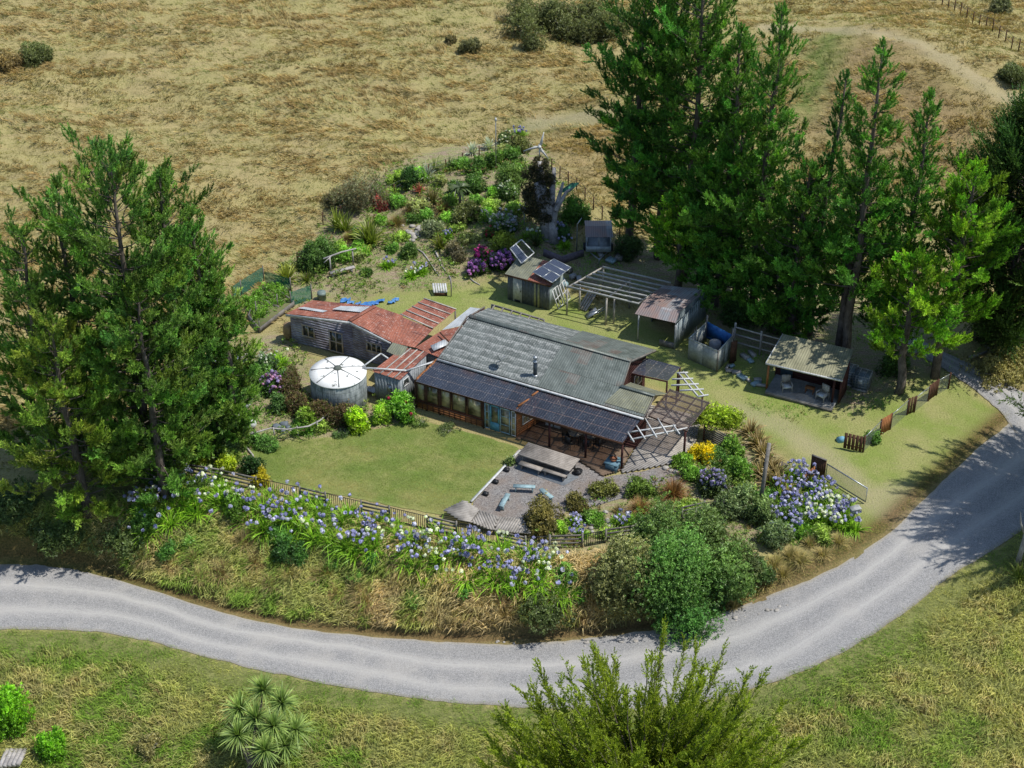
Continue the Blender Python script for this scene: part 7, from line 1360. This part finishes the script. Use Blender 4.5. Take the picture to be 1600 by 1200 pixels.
# ============================================================ trailer, poles, low boards
q = G(935, 402); r = thing('trailer', 'old box trailer with a patched iron canopy parked under the leftmost pine', 'trailer', q); U_ = A3(1, -.03, 0); 
m = MB(); m.box(q+A3(0, .9, .62), (1.75, 2.2, .1), U_); 
for dx, dy, sx_, sy_ in ((0, -.2, 1.75, .05), (0, 2., 1.75, .05), (-.87, .9, .05, 2.2), (.87, .9, .05, 2.2)): m.box(q+A3(dx, dy, .82), (sx_, sy_, .36), U_)
m.build('tray', M_plain('pale trailer paint', (.42, .48, .5), .5), r); m = MB(); m.corr(q+A3(-.98, -.15, 1.75), q+A3(.98, -.15, 1.75), q+A3(.98, 1.0, 2.02), q+A3(-.98, 1.0, 2.02), rows=2); m.corr(q+A3(-.98, 1.0, 2.02), q+A3(.98, 1.0, 2.02), q+A3(.98, 2.1, 1.85), q+A3(-.98, 2.1, 1.85), rows=2); m.build('canopy', roof_mixed, r)
for dx in (-.85, 0, .85): m = MB(); m.beam(q+A3(dx, -.15, .9), q+A3(dx, -.15, 1.72), .05); m.beam(q+A3(dx, 1.9, .9), q+A3(dx, 1.9, 1.8), .05); m.build('canopy_post', metal_g, r)
for dx in (-.98, .98): m = MB(); m.tube([q+A3(dx-.09, .95, .32), q+A3(dx+.09, .95, .32)], .32, 16); w_ = m.build('wheel', black_m, r); m = MB(); m.tube([q+A3(dx-.1, .95, .32), q+A3(dx+.1, .95, .32)], .15, 12); m.build('hub_cap', metal_g, w_)
m = MB(); m.beam(q+A3(-.6, -.2, .5), q+A3(0, -1.1, .45), .06); m.beam(q+A3(.6, -.2, .5), q+A3(0, -1.1, .45), .06); m.tube([q+A3(0, -1.05, 0), q+A3(0, -1.05, .55)], .04, 6); m.build('drawbar', metal_g, r)
a = G(901, 392); m = MB(); m.tube([a, a+A3(0, 0, 2.2), a+A3(.3, 0, 2.7)], [.05, .04, .03], 6); tag(m.build('metal_pole', metal_g), 'pale bent metal pole left of the trailer canopy', 'pole')
lb0, lb1, lb2 = G(849, 400), G(878, 412), G(912, 401); r = thing('low_wall', 'low purplish board wall enclosing the shaded bed behind the solar shed', 'wall', lb1)
for a, b_ in ((lb0, lb1), (lb1, lb2)): m = MB(); m.beam(a+A3(0, 0, .3), b_+A3(0, 0, .3), .06, .62); m.build('board', M_plain('mauve grey board', (.2, .17, .2), .9), r)
for i, (x, y) in enumerate([(938, 400), (955, 410), (888, 425), (895, 436), (880, 446), (968, 405), (905, 440)]):
    q = G(x, y); g = np.random.default_rng(i); m = MB(); m.box(q+A3(0, 0, .2), (g.uniform(.4, .9), g.uniform(.2, .6), g.uniform(.15, .4)), (g.normal(), g.normal(), .0)); tag(m.build('scrap_board', [grey_p, pale_blue, old_wood][i % 3]), 'scrap of board or metal lying in the shaded yard behind the rafters', 'scrap', 'scraps in the shaded yard')
for i, (X, Y) in enumerate([(430, 345), (455, 360), (470, 330), (335, 400), (360, 395), (385, 430), (440, 465), (490, 490), (500, 470), (345, 420), (415, 455), (520, 500)]):
    q = z4(X, Y); g = np.random.default_rng(i+40); m = MB(); m.box(q+A3(0, 0, .1), (g.uniform(.3, .8), g.uniform(.15, .4), g.uniform(.08, .25)), (g.normal(), g.normal(), .0)); tag(m.build('rubble_piece', [rockm, pale_blue, pale_wood][i % 3]), 'pale rubble piece in the strip between enclosure and cabin', 'rubble', 'rubble beside the cabin')
# field fences
def wire_fence(label, a, b_, n, hh=1.1):
    A_, B_ = G(*a), G(*b_); r = thing('wire_fence', label, 'fence', A_); last = None; tops = []
    for k in range(n): q = A_+(B_-A_)*k/(n-1); z = H1(q[0], q[1]); q = A3(q[0], q[1], z); m = MB(); m.beam(q, q+A3(0, 0, hh), .07); m.build('post', brown_p, r); tops.append(q)
    for z in (.4, .7, 1.0): m = MB(); m.tube([q+A3(0, 0, z*hh) for q in tops], .012, 3); m.build('wire', metal_d, r)
wire_fence('far post and wire fence crossing the upper right corner', (1445, -12), (1612, 98), 18); wire_fence('post and wire fence on the right side of the hillside garden', (862, 268), (968, 372), 9); wire_fence('post and wire fence along the top left of the hillside garden', (505, 352), (800, 232), 12)
bpy.context.view_layer.update()
